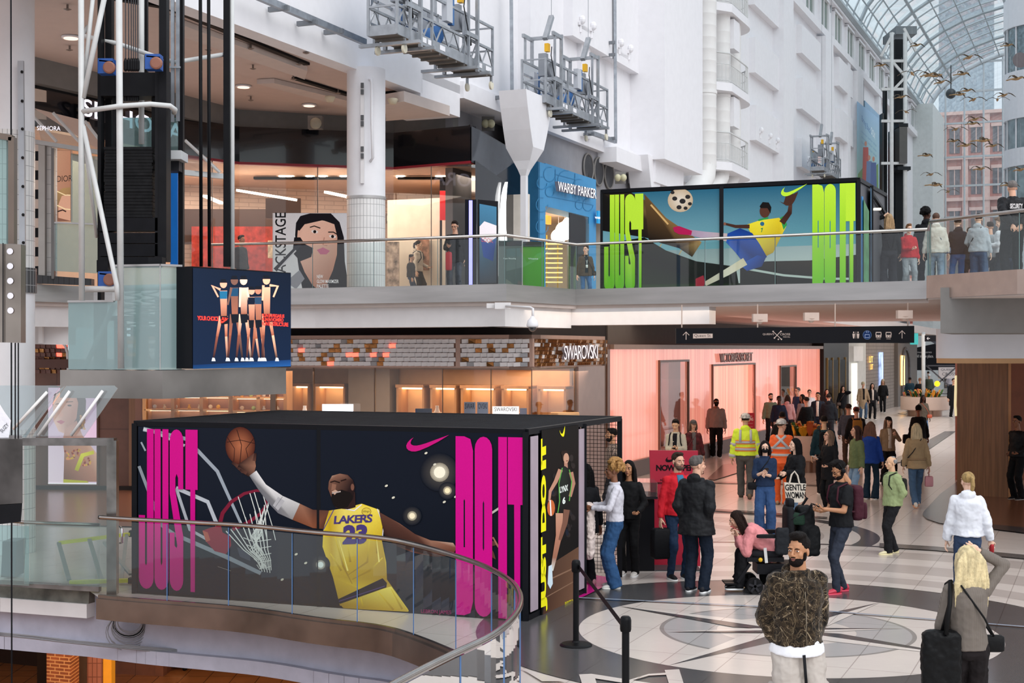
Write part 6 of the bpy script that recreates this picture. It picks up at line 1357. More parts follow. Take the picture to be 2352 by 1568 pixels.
for x,y,r,c in ((1011,1084,22,'#fff6dc'),(1029,1126,10,'#ffeec0'),(948,1184,11,'#fff0cc'),(738,1296,11,'#e6f0ea')):
    pr.ell(x,y,r*2,r*2,'#55504a',24,c2='#0f1521'); pr.ell(x,y,r,r,c,20,c2='#8a8170'); pr.ell(x,y,r*.6,r*.6,c,16)
for x,y in ((889,1115),(980,1040),(1000,1066),(905,1142),(1022,1152),(1048,1140),(682,1272),(704,1292),(650,1330)): pr.ell(x,y,4,2.5,'#d9d4c0',8,rot=-.5)
pr.line([(1130,1178),(1148,1166)],5,'#b9b4a8'); pr.line([(502,1300),(532,1310)],1,'#8d8a80')
swoosh(pr,935,1037,99,37,'#c9127a',-.02)
hole='#0d1320'; MG='#cf0a86'
tall_letters(pr,None,lambda x:984+(x-322)*.02,lambda x:1350+(x-322)*.07,MG,[('J',(321,355)),('U',(357,389)),('S',(392,423)),('T',(428,456))])
tall_letters(pr,None,lambda x:1001+(x-1048)*.02,lambda x:1410+(x-1048)*.085,MG,[('D',(1048,1088)),('O',(1092,1132)),('I',(1146,1166)),('T',(1168,1204))])
pr.text('LEBRON JAMES',(969,1398),(1038,1401),(969,1409),'#a01060')
pr.line([(499+i*0,984) if i==0 else (499,1362) for i in range(0)],1,NV) if 0 else None
pr.build('printed_picture',LBX,rough=.5)
# side picture
sp_=Pl(br+B*.045,B); pr=Print(sp_,off=.005)
pr.poly([(1243,988),(1328,975),(1328,1376),(1243,1414)],'#14110f')
pr.poly([(1257,1300),(1328,1255),(1328,1376),(1246,1413)],['#4a342a','#6a4c3a','#7d5a44','#4c3226'])
pr.line([(1262,1330),(1326,1300)],3,'#8a6a55'); pr.line([(1255,1370),(1326,1330)],2,'#8a6a55')
for i in range(26): x=R.uniform(1256,1322); y=R.uniform(1040,1230); pr.ell(x,y,R.uniform(2,6),R.uniform(3,9),R.choice(('#221e1d','#2a2423','#1b202c','#2e2826')),8)
YE='#f2ea1c'
pr.text('JUST DO IT',(1241,1408),(1241,1008),(1256,1402),YE,bold=.07,space=.9)
swoosh(pr,1290,1004,18,20,YE,-.5)
pr.line([(1298,1060),(1299,1078)],8,'#b58470'); pr.ell(1297,1048,8,14,'#2a1c16',14); pr.ell(1299,1052,6.5,12,'#c99a80',14); pr.ell(1291,1040,4,5,'#2a1c16',8); pr.line([(1299,1058),(1303,1058)],2,'#7a3a34')
pr.poly([(1286,1074),(1296,1070),(1308,1078),(1314,1100),(1306,1150),(1292,1176),(1280,1180),(1279,1130)],['#26302a','#161a18','#161a18','#26302a','#141814','#101210','#101210','#1e2a22'])
pr.line([(1286,1078),(1275,1105),(1262,1128),(1260,1150)],[11,9,7,5],'#c08e76'); pr.line([(1310,1084),(1316,1110),(1308,1140)],[10,8,7],'#b5836c'); pr.line([(1290,1074),(1282,1110),(1284,1150),(1279,1180)],2,'#5fae4a'); pr.line([(1306,1078),(1312,1104),(1306,1150)],2,'#5fae4a')
pr.ell(1264,1166,9,19,'#c96a3a',14); pr.line([(1262,1148),(1264,1184)],3,'#f0ece6')
pr.line([(1283,1178),(1282,1230),(1272,1280),(1266,1310)],[17,14,10,6],['#c9967c','#b98068','#a06c56','#d9d9d0']); pr.line([(1300,1170),(1296,1200),(1284,1240)],[14,12,7],'#7d5646')
pr.poly([(1258,1300),(1266,1296),(1268,1340),(1262,1352),(1256,1340)],'#cfe0ea'); pr.text('LYNX',(1284,1118),(1303,1112),(1284,1132),'#e8efe8',bold=.04); pr.text('6',(1290,1142),(1297,1140),(1290,1158),'#e8efe8',bold=.05)
pr.text('BRIDGET CARLETON',(1296,1382),(1328,1370),(1296,1394),YE)
pr.build('side_picture',LBX,rough=.5)
# ---------------- upper box on the bridge
uf,ur=PX(1383,30.8),PX(1971,28.6); uf=V(uf.x,uf.y,0); fd2=(ur-uf).normalized(); fn2=V(fd2.y,-fd2.x,0)
UBX=thing('event_box','large black framed event box printed with a football player on the upper bridge','event box',uf+UP*Z2)
zt2=6.66
q=[uf,ur,ur-fn2*3.2,uf-fn2*3.2]
MB().prism([uf+UP*Z2,ur+UP*Z2,ur+UP*zt2,uf+UP*zt2],-fn2*.06).build('front_panel',M('#10151c',.4),UBX)
MB().prism([ur+UP*Z2,q[2]+UP*Z2,q[2]+UP*zt2,ur+UP*zt2],-fd2*.06).build('side_panel',M('#4a4b50',.5),UBX)
m=MB()
for a,b in ((uf,ur),(ur,q[2]),(uf,q[3]),(q[3],q[2])): m.bar(a+UP*zt2,b+UP*zt2,.08)
for a in (uf,ur,q[2],q[3],uf.lerp(ur,.485)+fn2*.02): m.bar(a+UP*Z2,a+UP*zt2,.08)
m.build('frame',FRM,UBX)
MB().quad(*[p+UP*(zt2+.02) for p in q]).build('roof_net',M('#1b1c20',.8,bump=.8,bs=60),UBX)
up_=Pl(uf+fn2*.03,fn2); pr=Print(up_,off=.008)
pr.poly([(1385,445),(1966,420),(1966,655),(1385,670)],['#17505f','#1f5e7a','#cfd8cf','#b9c9c2'])
pr.poly([(1385,445),(1966,420),(1966,560),(1385,580)],['#2f6c86','#1d5a76','#5f99a4','#7fb3bd'])
pr.poly([(1385,445),(1450,442),(1500,470),(1540,510),(1590,548),(1610,560),(1600,572),(1540,560),(1480,545),(1385,530)],['#12110f','#1a1511','#7a5a34','#8a6a42','#9a7a4c','#6a4a2a','#4a3520','#2a1f16','#17130f','#0e0d0c'])
pr.poly([(1480,445),(1530,500),(1600,548),(1612,556),(1590,590),(1560,570),(1490,550)],['#6a4d2c','#8d6a3e','#7a5a36','#b59058','#2c2015','#241a12','#1d1610'])
pr.line([(1495,470),(1535,515)],4,'#d9b070'); pr.line([(1520,560),(1510,575)],2,'#c9a868'); pr.line([(1566,574),(1556,592)],2,'#c9a868')
pr.poly([(1385,560),(1480,545),(1530,575),(1600,600),(1690,612),(1700,668),(1385,672)],['#0c0d0c','#10120f','#141a12','#10140f','#0e120d','#0f1410','#1c3416'])
pr.poly([(1385,655),(1700,650),(1700,668),(1385,672)],['#24401a','#15200f','#0e120c','#2c4c20'])
pr.poly([(1700,612),(1760,600),(1860,598),(1966,585),(1966,660),(1700,668)],['#12140f','#1c1814','#2c231a','#141412','#0c0d0c','#0c0f0c']); pr.line([(1720,618),(1800,632),(1900,640),(1960,640)],5,'#b5c4bc')
pr.ell(1563,460,29,27,'#e8dccb',24,c2='#c9b090')
for x,y,r in ((1550,456,5),(1568,462,6),(1580,452,5),(1560,476,5),(1575,478,4),(1545,442,4),(1585,468,4)): pr.ell(x,y,r*1.2,r,'#2e2a2a',10)
SKB='#4a2c22'
pr.poly([(1715,516),(1745,506),(1790,500),(1806,520),(1790,552),(1776,580),(1760,588),(1740,560),(1726,538)],['#f0dc2a','#f4e23c','#e6cc28','#f2de40','#c9aa1c','#b89818','#a88a14','#e0c828','#f2e048'])
pr.line([(1742,506),(1765,500)],4,'#2f9a4a'); pr.poly([(1792,500),(1800,496),(1808,516),(1800,528)],'#2f9a4a'); pr.text('7',(1748,524),(1753,523),(1748,534),'#2c8a4c',bold=.05); pr.ell(1751,514,5,5,'#2c6a8a',10)
pr.line([(1722,520),(1690,520),(1666,514)],[9,7,5],SKB); pr.ell(1665,514,3,4,'#8a5a48',8)
pr.line([(1796,512),(1814,488),(1816,470)],[14,11,8],[SKB,'#3a211a','#5a382c']); pr.poly([(1790,462),(1800,466),(1806,448),(1812,440),(1822,446),(1834,440),(1826,460),(1818,472),(1806,472)],SKB)
pr.ell(1757,485,12,15,'#5a3428',16); pr.poly([(1745,474),(1752,464),(1766,465),(1772,476),(1770,490),(1763,478),(1748,478)],'#14100f')
pr.poly([(1728,535),(1745,560),(1762,590),(1742,602),(1712,608),(1690,580),(1668,556),(1672,536),(1700,524)],['#1a3f8a','#1c4aa0','#15357a','#122c66','#1a3f8a','#1f55b0','#2a62c0','#1c4aa0','#163a80'])
pr.poly([(1740,586),(1760,590),(1750,612),(1716,622),(1700,608)],['#1c4aa0','#16387a','#12306a','#1a4494','#2460b8'])
pr.line([(1670,545),(1620,540),(1575,532)],[18,16,12],['#c9b6b4','#b9a6b8','#a88aa4']); pr.poly([(1546,522),(1560,519),(1590,530),(1588,540),(1560,538),(1549,532)],'#b81c54')
pr.line([(1712,600),(1670,625),(1620,652)],[18,16,10],['#d9cca8','#e8e2cc','#cfc6ac']); pr.poly([(1598,640),(1616,632),(1620,650),(1614,662),(1598,662)],'#a8283a')
swoosh(pr,1795,452,62,24,'#c6f03a',-.1)
hole='#0c1210'
gr=lambda f:'#c3ee3c' if f<.5 else '#a2df2e' if f<.8 else '#6fc41c'
tall_letters(pr,None,lambda x:448-(x-1388)*.04,lambda x:668-(x-1388)*.02,None,[('J',(1388,1412)),('U',(1413,1434)),('S',(1436,1459)),('T',(1459,1478))],grad=gr)
hole='#3f8a94'
tall_letters(pr,None,lambda x:424-(x-1866)*.04,lambda x:658-(x-1866)*.02,None,[('D',(1866,1893)),('O',(1894,1920)),('I',(1929,1943)),('T',(1943,1965))],grad=gr)
pr.text('VINI JR.',(1840,652),(1861,651),(1840,657),'#6fc41c')
pr.build('printed_picture',UBX,rough=.5)
sp2=plane_through(ur,q[2]); 
m=MB(); ss=ur+fn2*-1.2; m.bar(ss+UP*Z2+fd2*.06,ss+UP*zt2+fd2*.06,.05); m.bar(ss+UP*(zt2-.15)+fd2*.06,q[2]+UP*(zt2-.5)+fd2*.06,.06); m.build('side_post',FRM,UBX)
MB().prism([ur-fn2*.35+UP*Z2,ur-fn2*.45+UP*Z2,ur-fn2*.45+UP*(zt2-.3),ur-fn2*.35+UP*(zt2-.3)],fd2*.02).build('blue_tape',M('#3a8ac9',.5),UBX)
MB().box(ss-fn2*.4+UP*(zt2-.45)+fd2*.1,(.14,.12,.04)).build('lamp_bar',M('#fff2dc',.4,em=3),UBX)
sp3=thing('side_banner','tall printed banner of players beside the green lettered box on the bridge','banner',PX(1990,29.5)+UP*Z2)
m=MB(); a=PX(2000,29.4)+UP*Z2; b_=PX(2018,32)+UP*Z2; m.prism([a,b_,b_+UP*1.9,a+UP*2.1],V(0,.05,0)); m.build('panel',M('#4a7a9c',.5,var=.5,scale=1.6),sp3); 
MB().prism([PX(1984,28.9)+UP*Z2,PX(1996,29.3)+UP*Z2,PX(1996,29.3)+UP*6.1,PX(1984,28.9)+UP*6.3],V(0,.05,0)).build('grass_panel',M('#4d8a5a',.5,var=.3),sp3)
# ---------------- red sign, counter, can
rs=Pl(G(1545,1300)*1,(-.05,-1,0)); RS=thing('poster_stand','large red free-standing sign board with a black tick behind the two talking men','sign board',G(1548,1300))
c4=[rs(1492,1034),rs(1603,1035),rs(1609,1308),rs(1499,1300)]; MB().prism(c4,V(0,.06,0)).build('board',M('#a50d2e',.5,var=.04),RS); m=MB(); p=G(1548,1306); m.box(p+V(0,-.0,.012),(.75,.5,.02)); m.build('foot_plate',M('#3a383c',.5),RS)
pr=Print(rs); swoosh(pr,1529,1062,44,15,'#1a1014',-.1); pr.text('NOW OPEN',(1507,1067),(1597,1067),(1507,1081),'#1a1014',bold=.04,space=.9); pr.text('NORTH END',(1517,1100),(1556,1100),(1517,1104),'#1a1014',bold=.03); pr.text('(BESIDE TRINITY',(1508,1107),(1560,1107),(1508,1112),'#1a1014',bold=.03); pr.text('CF',(1521,1200),(1529,1200),(1521,1204),'#1a1014',bold=.03); pr.build('lettering',RS)
ct=thing('counter','black counter with a clear top tray between the woman in white and the red sign','counter',G(1468,1310)); p=G(1452,1312); MB().box(p+V(.12,.35,.53),(.42,.7,1.06)).build('cabinet',M('#17171b',.35),ct); MB().box(p+V(.12,.3,1.1),(.5,.8,.04)).build('counter_top',M('#2b2a2d',.2),ct); q=MB(); q.box(p+V(.15,.3,1.22),(.44,.7,.2)); q.build('clear_tray',glass('clear_acrylic','#f4f0f0',.08,.05),ct)
cn=thing('drink_can','white drink can standing on the floor beside the counter','can',G(1488,1311)); MB().lathe(G(1488,1311),[(.025,0),(.033,.008),(.033,.14),(.027,.155)],18).build('can_body',M('#e3e3ea',.3,.3),cn,angle=40)
hs=thing('hiring_sign','narrow red sign board with white lettering by the pink doorway','sign',G(1721,1075)); hp=Pl(G(1721,1072),(0,-1,0)); MB().prism([hp(1711,948),hp(1733,948),hp(1733,1064),hp(1711,1064)],V(0,.05,0)).build('board',M('#b81e34',.5),hs); pr=Print(hp); pr.text('WE ARE',(1716,954),(1728,954),(1716,957),'#f0c8c0'); pr.text('HIRING',(1714,959),(1730,959),(1714,966),'#f6dcd6',bold=.03); [pr.line([(1716,y),(1729,y)],.8,'#e8b0aa') for y in (972,980,986,992,998)]; pr.build('lettering',hs)
# lit portrait poster on the brown wall
lp=Pl(PX(160,33.9),(0,-1,0)); LP=thing('lit_poster','tall glowing jewellery poster with a portrait of a woman on the brown wall','poster',PX(166,33.9)); 
MB().prism([lp(107,890),lp(226,890),lp(226,1116),lp(107,1114)],V(0,.15,0)).build('frame',M('#6b4a3c',.4),LP)
pr=Print(lp,off=.01); pr.poly([(111,890),(222,890),(222,1112),(111,1110)],['#d3b9cf','#c9adc6','#d9bdd2','#e3cbd9'])
pr.poly([(125,905),(150,890),(190,888),(198,920),(196,965),(190,985),(150,985),(130,960),(121,930)],'#4a3a3a')
pr.poly([(122,925),(130,905),(150,893),(172,900),(180,925),(176,960),(160,985),(148,995),(135,990),(123,965)],['#e6b9a4','#edc4b0','#e0ae9a','#c99682','#b5806e','#b5806e','#a87462','#d9a692','#e3b4a0','#eabfaa'])
pr.poly([(150,985),(176,965),(190,1000),(222,1040),(222,1106),(146,1106),(148,1040),(144,1010)],['#c08a76','#a8705e','#c9947e','#d9a892','#a87060','#6a4438','#a0705e','#c9947e'])
pr.ell(135,935,4,2,'#3a2826',10); pr.ell(160,931,5,2.2,'#3a2826',10); pr.line([(128,928),(139,926)],2,'#5a3e36'); pr.line([(152,923),(168,922)],2,'#5a3e36'); pr.poly([(140,938),(146,955),(138,958),(134,952)],'#d49d88'); pr.poly([(130,968),(140,964),(150,968),(141,974)],'#b5566a')
for i in range(46): a=i*.22; pr.ell(150+i*1.3+5*math.sin(a*3),1036+14*math.sin(a)+i*.5,2.6,2.6,R.choice(('#b5704a','#d98a5a','#8a3a34','#c9a03a')),7)
for i in range(22): pr.ell(190+R.uniform(-5,5),955+i*1.4,2.5,2.5,R.choice(('#a8744a','#8a5a3a','#c99a5a')),6)
pr.line([(176,1080),(190,1045),(216,1038)],[9,10,8],['#a8a020','#d9cf3a','#c9bc2a']); pr.poly([(146,1100),(200,1104),(205,1108),(146,1108)],'#b5ac20'); pr.poly([(111,1108),(222,1109),(222,1112),(111,1111)],'#efe3ea')
pr.build('portrait_print',LP,em=.55)
# ---- upper left shop front details
f0,f1,f2=front[0],front[1],front[2]; SPL=plane_through(f0,f2); 
t=text3d('shop_lettering','SEPHORA',SPL,(158,228),(392,290),(158,268),.12,M('#e6e0f4',.4,em=1.0),off=.25,bold=.01); tag(t,'large glowing white letters of the shop name behind the elevator frame','shop sign')
m=MB().mat(M('#cbb8a8',.5)); FPX=plane_through(PX(60,28.3),PX(120,28.8))
for q_ in ((77,203,107,232),(77,252,107,272)): m.prism([FPX(q_[0],q_[1]),FPX(q_[2],q_[1]+6),FPX(q_[2],q_[3]+3),FPX(q_[0],q_[3])],V(0,-.05,0))
tag(m.build('wall_block_pattern'),'pale square blocks on the black upper fascia at far left','wall pattern'); 
zb_=thing('striped_pilaster','black and cream striped pilaster beside the big left column','pilaster',PX(84,27.6)+UP*4.5); m=MB().mat(M('#17161a',.4))
for k in range(15): (m.mat(M('#17161a',.4)) if k%2 else m.mat(M('#dcc9ba',.5))); v=325+k*22; m.prism([P(78,v,27.6),P(90,v,27.6),P(90,v+22,27.6),P(78,v+22,27.6)],V(0,.2,0))
m.build('striped_face',None,zb_)
m=MB().mat(M('#a39a94',.3,.8)).prism([P(88,326,27.4),P(103,330,27.4),P(103,640,27.4),P(88,640,27.4)],V(0,.2,0)); m.mat(TILEW).prism([P(104,330,27.5),P(120,332,27.5),P(120,640,27.5),P(104,640,27.5)],V(0,.3,0)); m.mat(M('#6f6a68',.3,.7)).prism([P(118,340,27.3),P(124,340,27.3),P(124,640,27.3),P(118,640,27.3)],V(0,.1,0)); tag(m.build('steel_pier'),'steel and tile pier left of the perfume poster','pier')
m=MB().prism([P(70,630,27.2),P(210,640,27.6),P(210,655,27.6),P(70,650,27.2)],V(0,.2,0)); struct(m.build('trim_21',TILED))
m=MB().prism([P(77,682,28.2),P(160,684,28.4),P(160,792,28.4),P(77,790,28.2)],V(0,.4,0)); m.prism([P(88,682,28.1),P(97,682,28.1),P(97,788,28.1),P(88,788,28.1)],V(0,.1,0)); struct(m.build('wall_under_gallery',WHITE2))
DPn=thing('perfume_poster','warm backlit perfume poster with half a woman face behind the left gallery glass','poster',P(143,505,29.2)); dp=Pl((0,29.2,0),(0,-1,0)); MB().prism([dp(122,345),dp(163,345),dp(163,508),dp(122,508)],V(0,.1,0)).build('panel',M('#c99a80',.5),DPn); pr=Print(dp); pr.poly([(123,346),(162,346),(162,507),(123,507)],['#c99a7c','#c08c70','#a8745c','#b5836a']); pr.text('DIOR',(131,404),(166,402),(131,418),'#3a2a24'); pr.poly([(125,470),(130,442),(144,432),(162,430),(162,507),(125,507)],['#8a6a4c','#a8845c','#b5905f','#a88458','#8a5a48','#8a5a48']); pr.poly([(134,470),(142,450),(156,446),(162,450),(162,507),(134,500)],'#d9a488'); pr.line([(132,486),(144,482),(152,486)],3,'#3a2620'); pr.line([(124,436),(150,448),(162,448)],2.2,'#ffe3b0'); pr.line([(124,468),(150,480),(162,481)],2.2,'#ffe3b0'); pr.build('printed_picture',DPn,em=.3)
t=thing('gallery_glass','green tinted glass partition of the left upper gallery','glass partition',P(160,620,27.5)); MB().quad(P(124,512,27.35),P(228,516,27.9),P(228,628,27.9),P(124,622,27.35)).build('lower_pane',GLASSG,t); MB().quad(P(163,352,27.7),P(228,360,28),P(228,516,28),P(163,512,27.7)).build('upper_pane',GLASSG,t); m=MB(); m.bar(P(75,325,27.3),P(240,352,27.7),.12,.08); m.bar(P(124,511,27.3),P(228,515,27.8),.04,.03); m.build('steel_rail',STEEL,t)
t=thing('slanted_glass_screen','long slanted glass canopy with rods under the shop letters on the upper left gallery','glass screen',P(150,330,27.2)); MB().quad(P(77,248,27.6),P(205,280,28.2),P(240,352,28),P(95,326,27.4)).build('glass_sheet',glass('screen_glass','#e8eef0',.1,.1),t)
for a,b in (((78,268),(130,325)),((122,259),(181,325)),((195,278),(235,330))): MB().tube([P(*a,27.3),P(*b,27.3)],.03,8).build('rod',PIPEW,t)
pr=Print(Pl((0,27.25,0),(0,-1,0))); pr.text('SEPHORA',(85,289),(139,290),(85,299),'#f0ecf8'); pr.build('lettering',t,em=.8)
t=thing('slanted_glass_screen','slanted glass canopy right of the elevator frame in front of the black fascia','glass screen',P(470,400,28.2)); MB().quad(P(423,320,28),P(430,322,28),P(515,398,28.4),P(423,394,28.2)).build('glass_sheet',glass('screen_glass','#e8eef0',.1,.1),t); MB().tube([P(425,322,28),P(505,396,28.3)],.03,8).build('rod',PIPEW,t); MB().bar(P(420,396,28.2),P(520,406,28.6),.12,.1).build('steel_rail',M('#b9bcbc',.4,.4),t)
# backstage poster in the beauty shop window
bp_=Pl(PX(700,33.6),(0,-1,0)); BP2=thing('window_poster','large beauty poster with a dark haired woman face in the upper shop window','poster',PX(714,33.6)+UP*Z2); MB().prism([bp_(626,489),bp_(800,489),bp_(800,700),bp_(626,700)],V(0,.06,0)).build('panel',M('#d9d9dd',.5),BP2)
pr=Print(bp_,off=.01); pr.poly([(628,490),(798,490),(798,690),(628,690)],'#d4d5da'); pr.text('BACKSTAGE',(632,640),(632,488),(657,640),'#17171b',bold=.01)
pr.poly([(678,540),(680,512),(690,496),(712,490),(760,490),(780,510),(790,545),(792,600),(798,640),(798,690),(740,690),(700,690),(690,640),(684,600)],'#18141a')
pr.poly([(684,530),(700,512),(740,505),(768,515),(775,545),(774,585),(765,620),(750,655),(735,668),(718,655),(700,625),(686,590),(682,556)],['#e0b3a0','#e9c0ac','#edc6b2','#e3b6a2','#d9a892','#c9947e','#c08a76','#a87460','#a87460','#b5806c','#d4a08c','#e6b8a6','#edc2b0'])
pr.poly([(680,525),(690,500),(720,492),(765,494),(776,520),(760,510),(740,506),(722,510),(700,515),(688,530)],'#18141a'); pr.poly([(735,655),(752,650),(762,690),(700,690)],'#8a5a4c')
for x,y in ((723,532),(764,543)): pr.ell(x,y,8,3.8,'#e8e0de',12,rot=.15); pr.ell(x,y,3.6,3.8,'#1c1412',10)
pr.line([(712,522),(722,519),(736,524)],2.5,'#241a18'); pr.line([(754,533),(766,533),(774,538)],2.5,'#241a18'); pr.line([(745,545),(742,562),(752,564)],2.5,'#c08a78'); pr.poly([(728,574),(742,568),(758,576),(750,584),(736,584)],'#c26a86')
pr.poly([(676,545),(690,545),(700,560),(720,570),(715,590),(690,600),(672,580)],'#17141a'); pr.line([(632,620),(690,560)],[10,8],'#2a2830'); pr.line([(640,618),(680,575)],3,'#c9c9d0'); pr.poly([(665,640),(688,620),(700,640),(680,664),(668,655)],'#8d8d96')
for s_,y in (('NEW',631),('GLOW MAXIMIZER',642),('PALETTE',653)): pr.text(s_,(728,y),(742 if s_=='NEW' else 778 if 'GLOW' in s_ else 755,y),(728,y+8),'#f4f2f4',bold=.01)
pr.build('printed_picture',BP2,em=.12)
# ================================================================ PEOPLE
import numpy as np
def bake(entries):
    """entries: (object, voxel, smooth, displace strength, displace size); modifiers are evaluated together and frozen"""
    for o,vx,sm,ds,dz in entries:
        r=o.modifiers.new('r','REMESH'); r.mode='VOXEL'; r.voxel_size=vx; r.use_smooth_shade=True
        if sm: k=o.modifiers.new('s','SMOOTH'); k.iterations=sm; k.factor=.6
        if ds:
            tx=TEX.get(dz)
            if tx is None: tx=bpy.data.textures.new('fold','CLOUDS'); tx.noise_scale=dz; tx.noise_depth=2; TEX[dz]=tx
            d=o.modifiers.new('d','DISPLACE'); d.texture=tx; d.strength=ds; d.mid_level=.5; d.texture_coords='GLOBAL' if False else 'LOCAL'
    dg=bpy.context.evaluated_depsgraph_get(); dg.update()
    for o,*_ in entries:
        me=bpy.data.meshes.new_from_object(o.evaluated_get(dg)); mats=[m for m in o.data.materials]
        o.modifiers.clear(); o.data=me
        if not me.materials:
            for m in mats: me.materials.append(m)
        me.polygons.foreach_set('use_smooth',[True]*len(me.polygons))
TEX={}
def arr(me):
    v=np.empty(len(me.vertices)*3); me.vertices.foreach_get('co',v); v=v.reshape(-1,3)
    return v,[tuple(p.vertices) for p in me.polygons]
# ---- prototypes: head and hands
def cap(mb,p,q,a,b,n=10): mb.tube([p,q],[a,b],n); mb.ell(p,a,n,6); mb.ell(q,b,n,6)
def head_mb(fem=False):
    m=MB(); m.ell((0,.012,.032),(.073,.093,.088),20,14); m.ell((0,-.022,-.03),(.057 if not fem else .054,.066,.08),18,12)
    m.ell((0,-.052,-.092),(.027 if not fem else .02,.03,.024),12,8); m.ell((0,.0,-.06),(.055,.055,.04),12,8)
    for s_ in (-1,1):
        m.ell((s_*.036,-.052,-.022),(.025,.027,.028),10,8); m.ell((s_*.076,.012,-.008),(.009,.019,.031),10,8); m.ell((s_*.072,.008,-.03),(.008,.01,.012),8,6); m.ell((s_*.011,-.098,-.03),(.009,.009,.008),8,6)
        m.ell((s_*.03,-.079,.03),(.024,.011,.008),10,6); m.ell((s_*.031,-.076,.004),(.018,.01,.011),10,8)
    m.tube([(0,-.086,.022),(0,-.097,.0),(0,-.112,-.024)],[.008,.009,.012],8); m.ell((0,-.108,-.026),(.011,.012,.01),8,6)
    m.ell((0,-.089,-.05),(.022,.012,.008),10,6); m.ell((0,-.087,-.066),(.019,.012,.008),10,6)
    cap(m,(0,.012,-.06),(0,.03,-.2),.05 if not fem else .044,.058 if not fem else .05)
    return m
def hand_mb(curl):
    m=MB(); m.ell((0,0,-.045),(.038,.014,.05),12,8); m.ell((0,0,-.012),(.026,.016,.03),10,8); m.ell((.02,-.008,-.035),(.018,.014,.03),8,6)
    for i,(x,L) in enumerate(((.028,.066),(.0095,.076),(-.0095,.07),(-.027,.054))):
        a=curl*(.9+.1*i); p=V(x,0,-.084); 
        for k,f in enumerate((.45,.32,.26)):
            q=p+V(x*.12,-math.sin(a*(k+.6))*L*f,-math.cos(a*(k+.6))*L*f); cap(m,p,q,.0088-.0008*k,.008-.0008*k,7); p=q
    p=V(.03,-.006,-.022); q=V(.05,-.02,-.05); r_=V(.05,-.034-.02*curl,-.078); cap(m,p,q,.0125,.0105,7); cap(m,q,r_,.0105,.009,7)
    return m
PROTO={}
en=[]
for nm,mbx,vx in (('head_m',head_mb(),.0045),('head_f',head_mb(True),.0045),('hand_relaxed',hand_mb(.38),.0032),('hand_grip',hand_mb(.85),.0032)):
    o=mbx.build('proto_'+nm,None); en.append((o,vx,2 if 'head' in nm else 1,0,0)); PROTO[nm]=o
bake(en)
for k,o in list(PROTO.items()): PROTO[k]=arr(o.data); bpy.data.objects.remove(o)
def ik(S_,T_,l1,l2,pole):
    d=T_-S_; L=d.length
    if L>(l1+l2)*.995: T_=S_+d*((l1+l2)*.995/L); d=T_-S_; L=d.length
    a=(l1*l1-l2*l2+L*L)/(2*L); h=math.sqrt(max(l1*l1-a*a,0)); n=d.normalized(); p=pole-n*pole.dot(n); p.normalize()
    return S_+n*a+p*h, T_
def align(d,ref=V(0,-1,0)):   # matrix taking -Z to d, -Y roughly to ref
    z=-d.normalized(); y=-(ref-z*ref.dot(z))
    if y.length<1e-3: y=V(1,0,0)
    y.normalize(); x=y.cross(z); return Matrix((x,y,z)).transposed()
QUEUE=[]; BODIES=[]
SKIN={'l':'#d9a78c','l2':'#e3b9a0','a':'#d8ab87','t':'#b5805c','b':'#8a5a40','d':'#4a3026'}
RINGS=[(-.3,.168,.125),(0,.168,.12),(.2,.15,.108),(.38,.148,.108),(.6,.163,.116),(.78,.162,.104),(.88,.132,.085),(.95,.085,.065)]
class Person: pass
